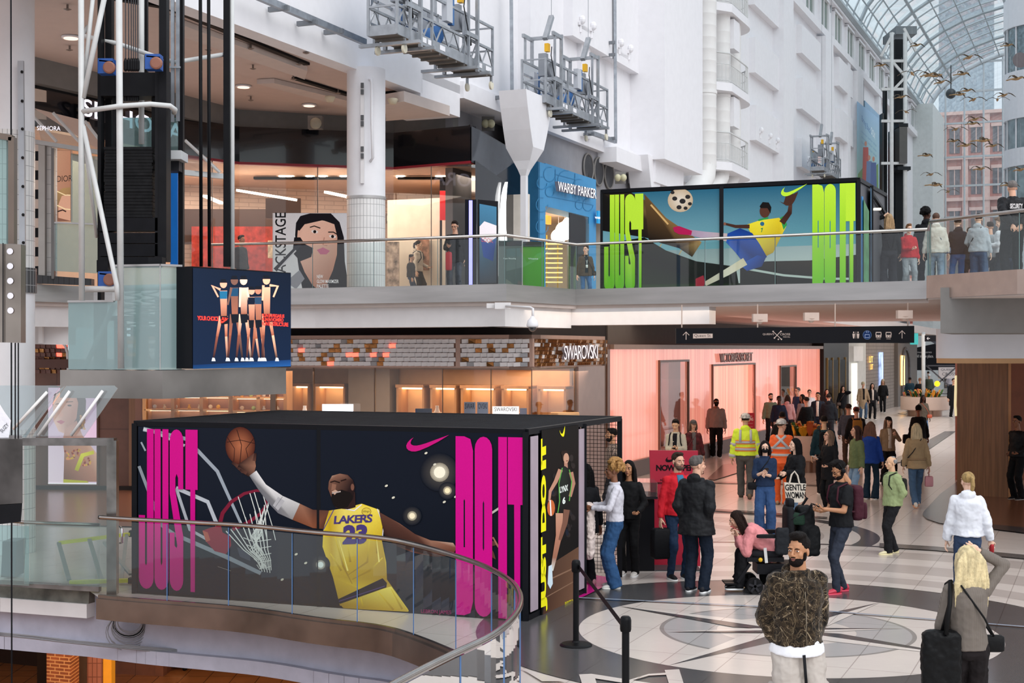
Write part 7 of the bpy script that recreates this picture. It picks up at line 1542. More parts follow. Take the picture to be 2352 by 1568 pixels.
def person(label,pos,h,face,skin='l',fem=False,top=None,legs=None,hair=('short','#2a1c16'),shoes=('#1a1a1c','#e8e6e2'),
           L='down',Rr='down',stance='stand',lean=0,yaw=0,pitch=0,vx=.014,z=0,extras=(),group=None,feet=True,bulk=1.0,armpole=None,tilt=0):
    sc=h/1.75; near=vx<.013
    M4=Matrix.Translation(V(pos.x,pos.y,z))@Matrix.Rotation(math.radians(face),4,'Z')@Matrix.Scale(sc,4)
    p=Person(); p.M=M4; p.parts=[]
    g=.94 if fem else 1.0; g*=bulk
    hipz=.93 if stance!='sit' else .56
    P0=V(0,0,hipz); 
    if stance=='walk': P0.z-=.02
    t=V(0,-math.sin(math.radians(lean)),math.cos(math.radians(lean))); tb_=V(0,-t.z,t.y) # forward of the torso
    fw=V(0,-math.cos(math.radians(lean)),-math.sin(math.radians(lean)))
    def tor(s_,x=0,y=0): return P0+t*(.55*s_)+V(x,0,0)-fw*y
    N=tor(1.0); Hc=N+t*.05+V(0,-.03-.05*math.sin(math.radians(lean)),.11 if lean<40 else .06)
    HM=Matrix.Translation(Hc)@Matrix.Rotation(math.radians(yaw),4,'Z')@Matrix.Rotation(math.radians(pitch+lean*.55),4,'X')@Matrix.Rotation(math.radians(tilt),4,'Y')
    p.HM=HM; p.tor=tor; p.N=N
    preset={'down':(.275,-.03,.80),'pocket':(.135,.0,.9),'phone':(.07,-.30,1.14),'phone2':(.02,-.30,1.1),'hip':(.22,.02,1.0),'cross':(-.1,-.17,1.16),'head':(.1,-.02,1.72),'back':(.08,.2,.98),'fwd':(.2,-.25,1.0),'strap':(.14,-.14,1.3),'chin':(.05,-.12,1.5),'knee':(.12,-.42,.75),'swingf':(.27,-.17,.85),'swingb':(.27,.18,.83)}
    arms=[]
    for s_,spec in ((1,L),(-1,Rr)):
        S_=tor(.83,s_*.16*g)
        q=preset.get(spec,spec) if isinstance(spec,str) else spec
        Tt=V(s_*q[0],q[1],q[2]) if isinstance(spec,str) else V(*q)
        pole=V(s_*.6,.8,-.3) if spec not in ('head','chin') else V(s_*1,-.2,-.3)
        if armpole: pole=V(s_*armpole[0],armpole[1],armpole[2])
        el,wr=ik(S_,Tt,.285,.26,pole)
        if spec=='down': hd=(wr-el).normalized()
        elif spec in('phone','phone2','fwd'): hd=((wr-el).normalized()+V(0,-.4,.2)).normalized()
        elif spec=='pocket': hd=V(-s_*.2,-.3,-1).normalized()
        else: hd=(wr-el).normalized()
        ref=V(-s_,0,0) if spec in('down','swingf','swingb') else (V(0,0,1) if spec in('phone','phone2','fwd') else V(0,-1,0))
        if spec in('down','swingf','swingb'): ref=V(-s_*1,.2,0)
        arms.append((S_,el,wr,hd,ref,s_,spec))
    p.arms=arms
    legsP=[]
    fe={'stand':((.1,.0,.085),(-.1,.02,.085)),'walk':((.08,-.30,.09),(-.08,.27,.13)),'walk2':((.08,.28,.13),(-.08,-.3,.09)),'sit':((.11,-.5,.12),(-.11,-.47,.12)),'wide':((.15,-.03,.085),(-.15,.02,.085)),'step':((.09,-.12,.085),(-.09,.1,.09))}[stance]
    for s_,f in ((1,fe[0]),(-1,fe[1])):
        Hp=P0+V(s_*.088*g,0,-.03); kn,an=ik(Hp,V(*f),.43,.42,V(s_*.12,-1,.12)); legsP.append((Hp,kn,an,s_))
    # --- body
    b=MB(); r=[]
    def ringpts(s_,rx,ry,ease=0,n=16,dx=0): return [tor(s_,(rx*g+ease)*math.cos(2*PI*k/n)+dx,(ry*g+ease)*math.sin(2*PI*k/n)) for k in range(n)]
    b.loft([ringpts(s_,rx-.014,ry-.014) for s_,rx,ry in [(-.08,.13,.09)]+RINGS[1:]]); cap(b,tor(.92),Hc-t*.06+V(0,.015,0),.056*g,.05*g)
    for S_,el,wr,hd,ref,s_,sp_ in arms: b.ell(S_,.055*g,10,8); cap(b,S_,el,.047*g,.038*g); cap(b,el,wr,.038*g,.026)
    for Hp,kn,an,s_ in legsP: cap(b,Hp+V(0,0,-.05),kn,.07*g,.05*g); cap(b,kn,an,.05*g,.033)
    sm=M(SKIN.get(skin,skin),.55,var=.05)
    o=b.build('person',sm); o['label']=label; o['category']='person'
    if group: o['group']=group
    BODIES.append((o,HM,'head_f' if fem else 'head_m',[(Matrix.Translation(wr)@(align(hd,ref).to_4x4())@Matrix.Diagonal((s_,1,1,1)),'hand_grip' if sp_ not in('down',) else 'hand_relaxed') for S_,el,wr,hd,ref,s_,sp_ in arms],skin))
    QUEUE.append((o,max(vx,.012),1,0,0)); o.matrix_basis=M4; p.o=o
    def add(name,mb,m,vox=None,smi=3,ds=0,dz=.1,lab=None,parent=None):
        if vox is None: q=mb.build(name,m,smooth=True)
        else: q=mb.build(name,m); QUEUE.append((q,vox,smi,ds,dz))
        q.parent=parent or o
        if lab: q['label']=lab
        return q
    p.add=add
    # --- face
    if hair is not None and (abs(((face+yaw+180)%360)-180)<120):
        for s_ in (-1,1):
            e=MB().mat(M('#e9e2dc',.3)); e.ell((s_*.031,-.0805,.006),(.0135,.008,.0052),10,8); e.mat(M('#1c120e',.15)); e.ell((s_*.031,-.0868,.006),(.006,.003,.0052),8,6)
            e.v=[HM@x for x in e.v]; q=add('eye',e,None); q.data.polygons.foreach_set('use_smooth',[True]*len(q.data.polygons))
            e=MB(); e.tube([V(s_*.014,-.0905,.021),V(s_*.03,-.0915,.026),V(s_*.048,-.078,.021)],[.003,.0045,.002],6); e.v=[HM@x for x in e.v]; add('eyebrow',e,M('#241812' if hair[1]!='#9c9a98' else '#77736f',.8))
        e=MB(); e.ell((0,-.0975,-.0525),(.021,.0065,.0042),10,6); e.ell((0,-.095,-.062),(.018,.0075,.0052),10,6); e.v=[HM@x for x in e.v]; add('lips',e,M('#b5645c' if skin in('l','l2','a') else '#7a4440',.5))
    # --- hair
    def hmb(): return MB()
    if hair:
        st,hc=hair[0],hair[1]; m=MB(); hm_=M(hc,.6,var=.25,bump=.7,bs=60,stretch=(3,3,.6),scale=12)
        cap_=lambda k=1.0: m.ell((0,.024,.05),(.082*k,.094*k,.084*k),18,12)
        ds=.006; dz=.02
        if st in('short','fade'): cap_(); m.ell((0,-.03,.105),(.06,.05,.03),12,8)
        if st=='quiff': cap_(); m.ell((0,-.045,.118),(.058,.045,.034),12,8); m.ell((0,.0,.12),(.065,.07,.03),12,8); ds=.014
        if st=='buzz': m.ell((0,.022,.043),(.078,.09,.084),18,12)
        if st=='balding':
            for a in range(-4,5): m.ell((.072*math.sin(a*.38),.03+.062*math.cos(a*.38),.03),(.024,.024,.04),8,6)
            m.ell((0,.03,.1),(.05,.06,.022),10,6)
        if st=='curly':
            rr=random.Random(len(QUEUE)); CR=hair[2] if len(hair)>2 else .1
            for _ in range(95):
                a=rr.uniform(0,2*PI); e_=rr.uniform(-.35,1.5); d=V(math.cos(a)*math.cos(e_),math.sin(a)*math.cos(e_),math.sin(e_))
                if d.y<-.45 and d.z<.55: continue
                m.ell(V(0,.03,.05)+V(d.x*CR,d.y*CR,d.z*CR),rr.uniform(.02,.036),7,5)
            cap_(1.05); ds=.016
        if st in('long','longw','pony','bob','bun','locs'): cap_(1.02)
        if st in('long','longw','locs','bob'):
            Ln={'long':.36,'longw':.36,'bob':.15,'locs':.3}[st]; w=1.0 if st!='longw' else 1.5
            rg=[]
            for k in range(9):
                f=k/8; z_=.06-f*(Ln+.06); y_=.035+.03*min(1,f*2.2); rx=.083+(.03*w*math.sin(min(1,f*1.3)*PI/2)); ry=.062-.015*f
                if f>.85: rx*=.75; ry*=.7
                rg.append([V(rx*math.cos(2*PI*q/14),y_+ry*math.sin(2*PI*q/14),z_) for q in range(14)])
            m.loft(rg)
            rr=random.Random(3)
            for s_ in (-1,1):
                for q in range(4): m.tube([V(s_*.07,-.02+q*.015,.06),V(s_*(.084+.004*q),-.015+q*.018,-.02),V(s_*(.085+.008*q),.0+q*.02,-Ln*.55),V(s_*(.07+.012*q),.005+q*.025,-Ln*(.85 if st!='bob' else .95))],[.02,.02,.018,.008],7)
            for q in range(12): x=(q-5.5)*.0155*w; m.tube([V(x*.45,.085,.085),V(x*.9,.105,-.0),V(x*1.15,.105,-Ln*.5),V(x*1.1+rr.uniform(-.01,.01),.095,-Ln-rr.uniform(0,.05))],[.016,.016,.014,.005],6)
            ds=.008
        if st=='pony': m.tube([V(0,.1,.07),V(0,.14,.05),V(0,.15,-.04),V(0,.12,-.14),V(0,.11,-.2)],[.02,.028,.032,.022,.008],8)
        if st=='bun': m.ell((0,.11,.07),(.04,.035,.038),10,8)
        if st=='hijab': m.ell((0,.02,.03),(.088,.1,.1),16,12); m.ell((0,.03,-.12),(.11,.1,.08),14,10)
        if m.v:
            m.v=[HM@x for x in m.v]; add('hair',m,hm_,.0065 if near else .011,1,ds,dz)
    EX={}
    def he(name,mb,m,vox=None,smi=2,**k): mb.v=[HM@x for x in mb.v]; return add(name,mb,m,vox,smi,**k)
    for ex in extras:
        k=ex[0]
        if k=='beard': m=MB(); m.ell((0,-.04,-.078),(.058,.058,.046),14,10); m.ell((0,-.092,-.044),(.026,.01,.006),10,6); [m.ell((s_*.06,-.01,-.04),(.011,.026,.036),8,6) for s_ in(-1,1)]; he('beard',m,M(ex[1],.8,bump=.5,bs=90),.005,1,ds=.003,dz=.015)
        if k=='mask': m=MB(); m.ell((0,-.05,-.045),(.064,.072,.052),14,10); he('face_mask',m,M(ex[1],.7),.006)
        if k=='glasses':
            m=MB(); 
            for s_ in(-1,1): m.tube([V(s_*.031+.021*math.cos(a*PI/6),-.098,.006+.017*math.sin(a*PI/6)) for a in range(12)],.0022,5,closed=True); m.bar(V(s_*.052,-.096,.01),V(s_*.076,0,.006),.004)
            m.bar(V(-.01,-.099,.01),V(.01,-.099,.01),.004); he('glasses',m,M('#1c1a1c',.3))
        if k=='cap': m=MB(); m.lathe((0,.012,.04),[(.09,0),(.088,.03),(.075,.065),(.045,.085),(.005,.092)],18,y=V(0,1.12,0)); m.hexa([V(-.06,-.07,.045),V(.06,-.07,.045),V(.045,-.165,.035),V(-.045,-.165,.035)],[V(-.06,-.07,.056),V(.06,-.07,.056),V(.045,-.165,.044),V(-.045,-.165,.044)]); he('cap',m,M(ex[1],.7))
        if k=='beanie': m=MB(); m.ell((0,.015,.055),(.09,.105,.095),16,12); he('beanie',m,M(ex[1],.8,bump=.5),.008)
        if k=='hardhat': m=MB(); m.lathe((0,.008,.045),[(.125,0),(.125,.008),(.1,.014),(.098,.045),(.08,.085),(.045,.105),(.005,.112)],24,y=V(0,1.12,0)); he('hard_hat',m,M('#c9c7c4',.35,var=.5,scale=22))
        if k=='headphones':
            m=MB(); m.tube([V(.088*math.sin(a),.01,.02+.11*math.cos(a)) for a in [(-1.75+.35*i) for i in range(11)]],.009,7); [m.ell((s_*.09,.01,-.005),(.02,.034,.038),12,8) for s_ in(-1,1)]; he('headphones',m,M('#131316',.35))
        if k=='visor': m=MB(); m.box((0,-.095,.006),(.15,.045,.05)); he('black_visor',m,M('#0d0d10',.2))
        if k=='necklace': 
            m=MB(); [m.ell(tor(.955,.078*math.cos(a),.068*math.sin(a)-.006)+V(0,0,-.02+.018*math.sin(a)),.0065,6,5) for a in [2*PI*i/26 for i in range(26)]]; add('bead_necklace',m,M('#e9e2d6',.4,var=.5,scale=60))
    # --- clothes
    if legs:
        w=legs.get('w',(.098,.07,.055)); m=MB(); zt=legs.get('top',.12); n=16
        m.loft([ringpts(s_,rx,ry,.012) for s_,rx,ry in ((-.24,.1,.075),(-.16,.155,.11),(0,.168,.12),(zt,.158,.112))])
        for Hp,kn,an,s_ in legsP:
            lo=an+V(0,0,-.045) if w[2]<.08 else an+V(0,0,-.06)
            if legs.get('short'): lo=kn.lerp(an,.1)
            cap(m,Hp+V(0,0,.0),kn,w[0]*g,w[1]*g); m.tube([kn,kn.lerp(lo,.5),lo],[w[1]*g,(w[1]+w[2])/2*g,w[2]*g],12); m.ell(kn,w[1]*g,10,8)
        add('trousers',m,legs.get('m') or M(legs['c'],.8,var=.12,bump=.35,bs=14,spec=.15),max(vx,.009),2,legs.get('ds',.03),.09)
    if top:
        hem=top.get('hem',0.0); e=top.get('e',.02); m=MB(); fl=top.get('flare',0)
        rs=[(s_,rx,ry) for s_,rx,ry in RINGS if s_>hem+.04 and s_>-.2]; base=(hem,.168+fl,.122+fl)
        lst=[base]+([(0,.168+fl*.4,.12+fl*.4)] if hem<-.3 else [])+rs
        lst=[x for i,x in enumerate(lst) if i==0 or x[0]>lst[i-1][0]]
        m.loft([ringpts(s_,rx,ry,e if s_<.95 else e*.4) for s_,rx,ry in lst])
        sl=top.get('sl','long'); w=top.get('w',(.062,.055,.045))
        for S_,el,wr,hd,ref,s_,sp_ in arms:
            m.ell(S_,(w[0]+.004)*g,10,8); 
            if sl=='long': cap(m,S_,el,w[0]*g,w[1]*g); m.tube([el,wr-(wr-el)*.03],[w[1]*g,w[2]],12); m.ell(el,w[1]*g,10,8)
            elif sl=='short': m.tube([S_,S_.lerp(el,.72)],[w[0]*g,w[0]*1.02*g],12)
            elif sl=='roll': cap(m,S_,el,w[0]*g,w[1]*g); m.tube([el,el.lerp(wr,.4)],[w[1]*g,w[1]*g],12)
        if top.get('hood'): m.ell(tor(.99,0,.085),(.1,.055,.075),14,10); m.tube([tor(.97,.085*math.cos(a),.075*math.sin(a)) for a in [2*PI*i/14 for i in range(14)]],.026,7,closed=True)
        if top.get('collar'): m.tube([tor(.985,.075*math.cos(a),.066*math.sin(a)) for a in [2*PI*i/14 for i in range(14)]],.02,7,closed=True)
        q=add(top.get('n','jacket'),m,top.get('m') or M(top['c'],top.get('r',.8),var=.1,bump=.3,bs=12,spec=.2),max(vx,.009),2,top.get('ds',.03),top.get('dz',.09)); p.top=q
        if top.get('shirt'):   # open front showing a shirt
            m=MB(); zs=(hem if hem>0 else .02); pts=[]
            m.loft([[tor(s_,x*wd,-(ry*g+e+.006)+abs(x)*wd*.25) for x in (-1,-.5,0,.5,1)]+[tor(s_,x*wd,-(ry*g+e-.02)) for x in (1,0,-1)] for s_,ry,wd in ((zs,.118,.05),(.3,.11,.04),(.6,.117,.045),(.85,.098,.05),(.96,.06,.045))]); add('shirt',m,M(top['shirt'],.8))
    if shoes and feet:
        for Hp,kn,an,s_ in legsP:
            f=MB(); base=an+V(0,0,-.085); back=an.y>.2 and stance in('walk','walk2')
            R_=Matrix.Rotation(math.radians(-24 if back else 0),3,'X')
            def rg(y,z0,z1,wd): return [base+R_@V(wd*math.cos(a),y,(z0+z1)/2+(z1-z0)/2*math.sin(a)) for a in [2*PI*i/12 for i in range(12)]]
            f.loft([rg(.07,.02,.07,.02),rg(.05,.015,.1,.036),rg(0,.015,.105,.042),rg(-.06,.015,.085,.045),rg(-.12,.015,.065,.048),rg(-.165,.015,.05,.038),rg(-.19,.02,.035,.015)])
            q=add('shoe',f,M(shoes[0],.5)); so_=MB(); out=[(0,.075),(.035,.05),(.042,0),(.05,-.11),(.04,-.17),(0,-.197),(-.04,-.17),(-.05,-.11),(-.042,0),(-.035,.05)]
            bz=.0; so_.hexa([base+R_@V(x,y,.0) for x,y in out][::-1],[base+R_@V(x,y,.024) for x,y in out][::-1]); add('sole',so_,M(shoes[1],.6),parent=q)
    return p
def worn(name,label,cat,pr_,mb,m,group=None,vox=None,ds=0,parent=None,smooth=True):
    """a thing carried by a person: its own top-level object placed with the person's matrix"""
    o=mb.build(name,m,smooth=smooth); o.matrix_basis=pr_.M.copy()
    if vox: QUEUE.append((o,vox,2,ds,.06))
    if parent is None:
        o['label']=label; o['category']=cat
        if group: o['group']=group
    else:
        o.matrix_basis=Matrix(); o.parent=parent
    return o
def rbox(mb,c,d,k=.5,x=V(1,0,0),y=V(0,1,0),z=V(0,0,1)):
    c=Vector(c); rg=[]
    for f,s_ in ((-.5,.8),(-.42,.97),(0,1),(.42,.95),(.5,.75)):
        rg.append([c+z*d[2]*f+x*d[0]/2*s_*(1 if abs(math.cos(a))>.6 else math.copysign(1,1)*1)*math.copysign(abs(math.cos(a))**k,math.cos(a))+y*d[1]/2*s_*math.copysign(abs(math.sin(a))**k,math.sin(a)) for a in [2*PI*i/16+PI/16 for i in range(16)]])
    mb.loft(rg)
def backpack(pr_,label,col,big=1.0,group=None):
    m=MB(); rbox(m,pr_.tor(.5,0,.2),(.27*big,.15*big,.42*big)); rbox(m,pr_.tor(.3,0,.29*big),(.2*big,.06,.2*big)); o=worn('backpack',label,'backpack',pr_,m,M(col,.7,bump=.3,bs=20),group,vox=.012,ds=.012)
    for s_ in(-1,1):
        q=MB(); q.tube([pr_.tor(.85,s_*.1,.13),pr_.tor(.98,s_*.105,.02),pr_.tor(.9,s_*.115,-.11),pr_.tor(.6,s_*.13,-.14),pr_.tor(.35,s_*.16,-.05),pr_.tor(.3,s_*.14,.12)],.014,6); worn('strap','','',pr_,q,M(col,.7),parent=o)
    return o
def phone(pr_,label,side=1,col='#16161a'):
    S_,el,wr,hd,ref,s_,sp_=pr_.arms[0 if side==1 else 1]; m=MB(); c=wr+hd*.1+V(0,0,.022); m.box(c,(.072,.15,.009),V(1,0,0),V(0,-.9,.45).normalized(),V(0,.45,.9).normalized())
    return worn('phone',label,'phone',pr_,m,M(col,.2),smooth=False)
def strapbag(pr_,label,col,side=1,front=False,size=(.2,.08,.14),z=.0,cat='bag',name='handbag'):
    m=MB(); c=pr_.tor(z,side*.22*1.0,-.02 if not front else -.12); rbox(m,c,size); o=worn(name,label,cat,pr_,m,M(col,.5,bump=.2))
    q=MB(); q.tube([c+V(0,.03,size[2]/2),pr_.tor(.45,side*.1,.15),pr_.tor(.93,-side*.08,.1),pr_.tor(1.0,-side*.1,.0),pr_.tor(.85,-side*.05,-.13),pr_.tor(.5,side*.1,-.155),c+V(0,-.03,size[2]/2)],.009,6); worn('strap','','',pr_,q,M(col,.5),parent=o); return o
def handbag_at(pr_,label,col,side,size,drop=.1,handle=.12,cat='bag',name='shopping_bag',mat=None):
    S_,el,wr,hd,ref,s_,sp_=pr_.arms[0 if side==1 else 1]; c=wr+V(0,0,-.1-handle-size[2]/2); m=MB(); rbox(m,c,size,.2); o=worn(name,label,cat,pr_,m,mat or M(col,.6,bump=.2))
    q=MB(); tz=c.z+size[2]/2; q.tube([V(c.x,c.y-size[1]*.0-.05,tz-.01),V(wr.x,wr.y-.01,tz+handle),V(wr.x,wr.y+.01,tz+handle),V(c.x,c.y+.05,tz-.01)],.007,6); worn('handle','','',pr_,q,M(col,.6),parent=o); return o
def finish_people():
    bake(QUEUE)
    for o,HM,hk,hands,skin in BODIES:
        v,f=arr(o.data); VV=[v]; FF=list(f); n=len(v)
        for k,Mx in [(hk,HM)]+[(hn,hm) for hm,hn in hands]:
            pv,pf=PROTO[k]; mx=np.array(Mx); w=pv@mx[:3,:3].T+mx[:3,3]; flip=np.linalg.det(mx[:3,:3])<0
            VV.append(w); FF+= [tuple(n+i for i in (q[::-1] if flip else q)) for q in pf]; n+=len(pv)
        me=bpy.data.meshes.new('person'); me.from_pydata(np.vstack(VV).tolist(),[],FF); me.materials.append(o.data.materials[0]); me.polygons.foreach_set('use_smooth',[True]*len(me.polygons)); me.update()
        old=o.data; o.data=me; bpy.data.meshes.remove(old)
def TP(c,hem=0.0,**k): return dict(c=c,hem=hem,**k)
def LG(c,kind='slim',**k): return dict(c=c,w={'slim':(.095,.066,.05),'reg':(.1,.078,.068),'wide':(.105,.1,.105),'flare':(.096,.07,.1)}[kind],**k)
JEANS='#3c5878'; BLK='#1b1b1e'
# camouflage for the nearest man
def camo(n,l,mp,out,c,b):
    def nz(s_,d): q=n.new('ShaderNodeTexNoise'); q.inputs['Scale'].default_value=s_; q.inputs['Detail'].default_value=d; q.inputs['Distortion'].default_value=2.2; l.new(mp.outputs[0],q.inputs[0]); return q
    a=nz(9,6); r=n.new('ShaderNodeValToRGB'); r.color_ramp.interpolation='CONSTANT'; e=r.color_ramp.elements; e[0].position=0; e[0].color=lin('#1a1510')+(1,); e[1].position=.44; e[1].color=lin('#33291e')+(1,)
    for p_,c_ in ((.5,'#231b14'),(.55,'#4e4130'),(.6,'#2a2118'),(.66,'#8d7a64'),(.7,'#3a2e22')): x=e.new(p_); x.color=lin(c_)+(1,)
    l.new(a.outputs[0],r.inputs[0]); out=r.outputs[0]
    for sc_,col_ in ((5,'#94836a'),(8,'#6d5d48')):
        w=nz(sc_,1); q=n.new('ShaderNodeMath'); q.operation='SUBTRACT'; q.inputs[1].default_value=.5; l.new(w.outputs[0],q.inputs[0]); ab=n.new('ShaderNodeMath'); ab.operation='ABSOLUTE'; l.new(q.outputs[0],ab.inputs[0]); k=n.new('ShaderNodeMath'); k.operation='LESS_THAN'; k.inputs[1].default_value=.005; l.new(ab.outputs[0],k.inputs[0])
        m=n.new('ShaderNodeMixRGB'); l.new(k.outputs[0],m.inputs[0]); l.new(out,m.inputs[1]); m.inputs[2].default_value=lin(col_)+(1,); out=m.outputs[0]
    return out
CAMO=M('#3a3024',.85,bump=.3,bs=10,kind=camo,sheen=.1)
PLAID=M('#7d746b',.8,var=.05,kind=grid_kind(.009,.011,'#5f564f',.0022,axes='xz'),bump=.1)
def hiviskind(base,stripe):
    return None
p=person('bearded man in a leaf camouflage hoodie and light grey cargo trousers, nearest to the camera',P(1830,800,11.5),1.80,12,skin='t',top=dict(c='#3a3024',m=CAMO,hem=-.02,e=.045,w=(.085,.08,.062),hood=1,n='camouflage_hoodie',ds=.045,dz=.11),legs=dict(c='#b3aaa2',w=(.12,.105,.09),m=M('#b3aaa2',.8,var=.04,bump=.35,bs=9),ds=.035),hair=('quiff','#17110f'),L='pocket',Rr='pocket',yaw=-48,vx=.009,extras=(('beard','#17100e'),('necklace',)),shoes=('#dcdcdc','#efefef'),bulk=1.03)
m=MB(); m.loft([[p.tor(s_-(.05 if s_<-.05 else 0)*max(0,-math.sin(2*PI*k/24)),(.168+ee)*math.cos(2*PI*k/24),(.122+ee)*math.sin(2*PI*k/24)) for k in range(24)] for s_,ee in ((-.13,.052),(-.1,.054),(-.04,.046),(.05,.03))]); p.add('white_tshirt',m,M('#e4e4e8',.8,bump=.3,bs=12),.01,2,.006,.08)
m=MB(); m.ell(p.tor(.93,0,-.055),(.062,.03,.05),12,8); p.add('shirt_neck',m,M('#e6e6ea',.8))
m=MB(); m.bar(p.tor(.0,0,-.187),p.tor(.5,0,-.182),.008,.004); m.bar(p.tor(.5,0,-.182),p.tor(.85,0,-.15),.008,.004); p.add('zipper',m,M('#6d6252',.4,.6))
m=MB(); m.bar(V(-.015,-.175,.86),V(.0,-.19,.6),.022,.006); p.add('drawstring',m,M(BLK,.7))
m=MB(); rbox(m,V(.2,-.04,.55),(.06,.15,.16),.3); rbox(m,V(-.2,-.04,.55),(.06,.15,.16),.3); p.add('cargo_pocket',m,M('#aaa199',.8,bump=.3))
m=MB(); m.box(V(.16,-.115,.47),(.07,.01,.055)); q_=p.add('brand_patch',m,M('#14161c',.6)); 
p=person('woman with long pale blonde hair in a checked blazer, seen from behind',P(2222,800,11.75),1.67,178,skin='l2',fem=True,top=dict(c='#7d746b',m=PLAID,hem=-.08,e=.022,w=(.066,.056,.048),n='checked_blazer',ds=.02,collar=1),legs=dict(c='#242021',w=(.115,.1,.1),m=M('#242021',.85,bump=.3,bs=14,var=.2)),hair=('longw','#e3cf9f'),L='down',Rr='head',vx=.009,yaw=10,bulk=.98)
p.top['label']='grey brown checked blazer'
m=MB(); rbox(m,p.tor(-.22,.25,.1),(.34,.16,.5)); o=worn('tote_bag','large soft black leather tote bag on the blonde woman shoulder','bag',p,m,M('#131314',.45,bump=.5,bs=9),vox=.012,ds=.03)
for dy in (-.05,.06):
    q=MB(); q.tube([p.tor(.2,.23,.12+dy),p.tor(.65,.19,.15),p.tor(.98,.15,.03),p.tor(.9,.15,-.1),p.tor(.3,.22,-.08)],.02,6); worn('strap','','',p,q,M('#131314',.5),parent=o)
strapbag(p,'small black crossbody bag with a tassel on the blonde woman right hip','#161617',side=-1)
p=person('woman with blonde ponytail in a white hooded sweatshirt holding a red can, seen from behind',P(2222,800,18.4),1.70,165,skin='l2',fem=True,top=TP('#dfe1e8',.0,e=.05,w=(.082,.075,.055),hood=1,n='hooded_sweatshirt',ds=.04,dz=.12),legs=LG('#3a4a66','reg'),hair=('pony','#b09058'),L='down',Rr=(-.3,-.05,.82),yaw=25,vx=.011,extras=())
S_,el,wr,hd,*_=p.arms[1]; m=MB(); m.lathe(wr+hd*.1-V(0,0,.06),[(.024,0),(.032,.01),(.032,.1),(.026,.115)],14); worn('drink_can','red drink can in the hand of the woman in the white hooded sweatshirt','can',p,m,M('#a01c24',.3,.4))
p=person('older man with grey hair in a light green jacket and black trousers, walking left',G(2050,1272),1.56,-78,skin='a',top=TP('#94a274',-.1,e=.04,w=(.075,.068,.055),collar=1,ds=.035),legs=LG(BLK,'reg'),hair=('balding','#9c9a98'),L='pocket',Rr='pocket',stance='step',vx=.011,shoes=('#d9cfa8','#e8ddb0'),bulk=1.06)
backpack(p,'small dark backpack on the older man in the green jacket','#22231f',.75)
p=person('man in a black polo shirt with headphones looking at his phone',G(1932,1362),1.77,-72,skin='t',top=TP('#141518',-.06,e=.03,w=(.07,.06,.05),sl='short',n='polo_shirt',collar=1),legs=LG('#2f3440','slim'),hair=('quiff','#14100f'),L='phone',Rr='phone2',stance='step',pitch=28,vx=.01,shoes=('#c03048','#d0405a'),extras=(('headphones',),('glasses',),('beard','#1c1412')))
backpack(p,'maroon backpack on the man in the black polo shirt','#43202a',1.1); phone(p,'phone held by the man in the black polo shirt',1)
# ---- wheelchair and its rider
wc=G(1760,1357); W_=thing('power_wheelchair','black power wheelchair with bags hung on its back, facing left','wheelchair',wc)
def wl(x,y,z): return wc+V(x,y,z)      # x to the right in the picture
m=MB()
WB_=M('#16161a',.45,bump=.2); m.box(wl(.12,0,.33),(.55,.4,.14)); m.box(wl(-.05,0,.46),(.5,.45,.06)); m.bar(wl(-.25,-.18,.4),wl(-.42,-.18,.15),.04); m.bar(wl(-.25,.18,.4),wl(-.42,.18,.15),.04); m.build('chassis',WB_,W_)
for x,y,r in ((.12,-.26,.17),(.12,.26,.17),(-.2,-.24,.11),(-.2,.24,.11),(.42,-.2,.09),(.42,.2,.09)):
    q=MB().lathe(wl(x,y,r),[(r*.45,-.03),(r*.92,-.045),(r,-.03),(r,.03),(r*.92,.045),(r*.45,.03)],26,x=V(1,0,0),y=V(0,0,1),z=V(0,1,0)).build('wheel',M('#1a1a1c',.6),W_,angle=35); h_=MB(); [h_.bar(wl(x,y-.048,r),wl(x+r*.8*math.cos(a*2*PI/5+.3),y-.048,r+r*.8*math.sin(a*2*PI/5+.3)),.03,.01,up=V(0,1,0)) for a in range(5)]; h_.build('spokes',M('#2c2c30',.4),q)
m=MB(); rbox(m,wl(-.04,0,.53),(.5,.46,.09)); m.build('seat_cushion',M('#1c1c20',.7,bump=.3),W_,smooth=True); m=MB(); rbox(m,wl(.3,0,.85),(.12,.44,.62)); m.build('backrest',M('#18181b',.7,bump=.3),W_,smooth=True)
m=MB(); rbox(m,wl(.32,0,1.2),(.1,.24,.12)); m.build('headrest',M('#18181b',.7),W_,smooth=True)
for y in (-.26,.26): m=MB(); rbox(m,wl(.02,y,.78),(.4,.07,.05)); m.bar(wl(.2,y,.76),wl(.24,y*.9,.55),.03); m.build('armrest',M('#17171a',.6),W_)
m=MB(); m.box(wl(-.47,-.08,.12),(.22,.14,.02)); m.box(wl(-.47,.1,.12),(.22,.14,.02)); m.build('footrest',BK,W_)
m=MB(); m.bar(wl(-.06,-.24,.62),wl(-.04,-.24,.42),.04,.02); m.build('white_side_strap',M('#c9c8c6',.5),W_); m=MB(); m.ell(wl(-.12,-.24,.46),.03,8,6); m.build('yellow_lever',M('#e0b020',.5),W_)
m=MB(); m.tube([wl(.3,-.2,1.0),wl(.5,-.2,1.1),wl(.58,-.2,1.2)],.02,6); m.build('push_handle',BK,W_); MB().tube([wl(.3,.2,1.0),wl(.5,.2,1.1),wl(.6,.2,1.25)],.02,6).build('push_handle',BK,W_)
m=MB(); rbox(m,wl(.52,0,.85),(.24,.4,.62)); rbox(m,wl(.6,-.1,.7),(.2,.28,.4)); o=m.build('backpack',M('#141517',.65,bump=.5,bs=14)); tag(o,'bulky black backpack hung behind the wheelchair seat','backpack'); QUEUE.append((o,.014,2,.03,.07))
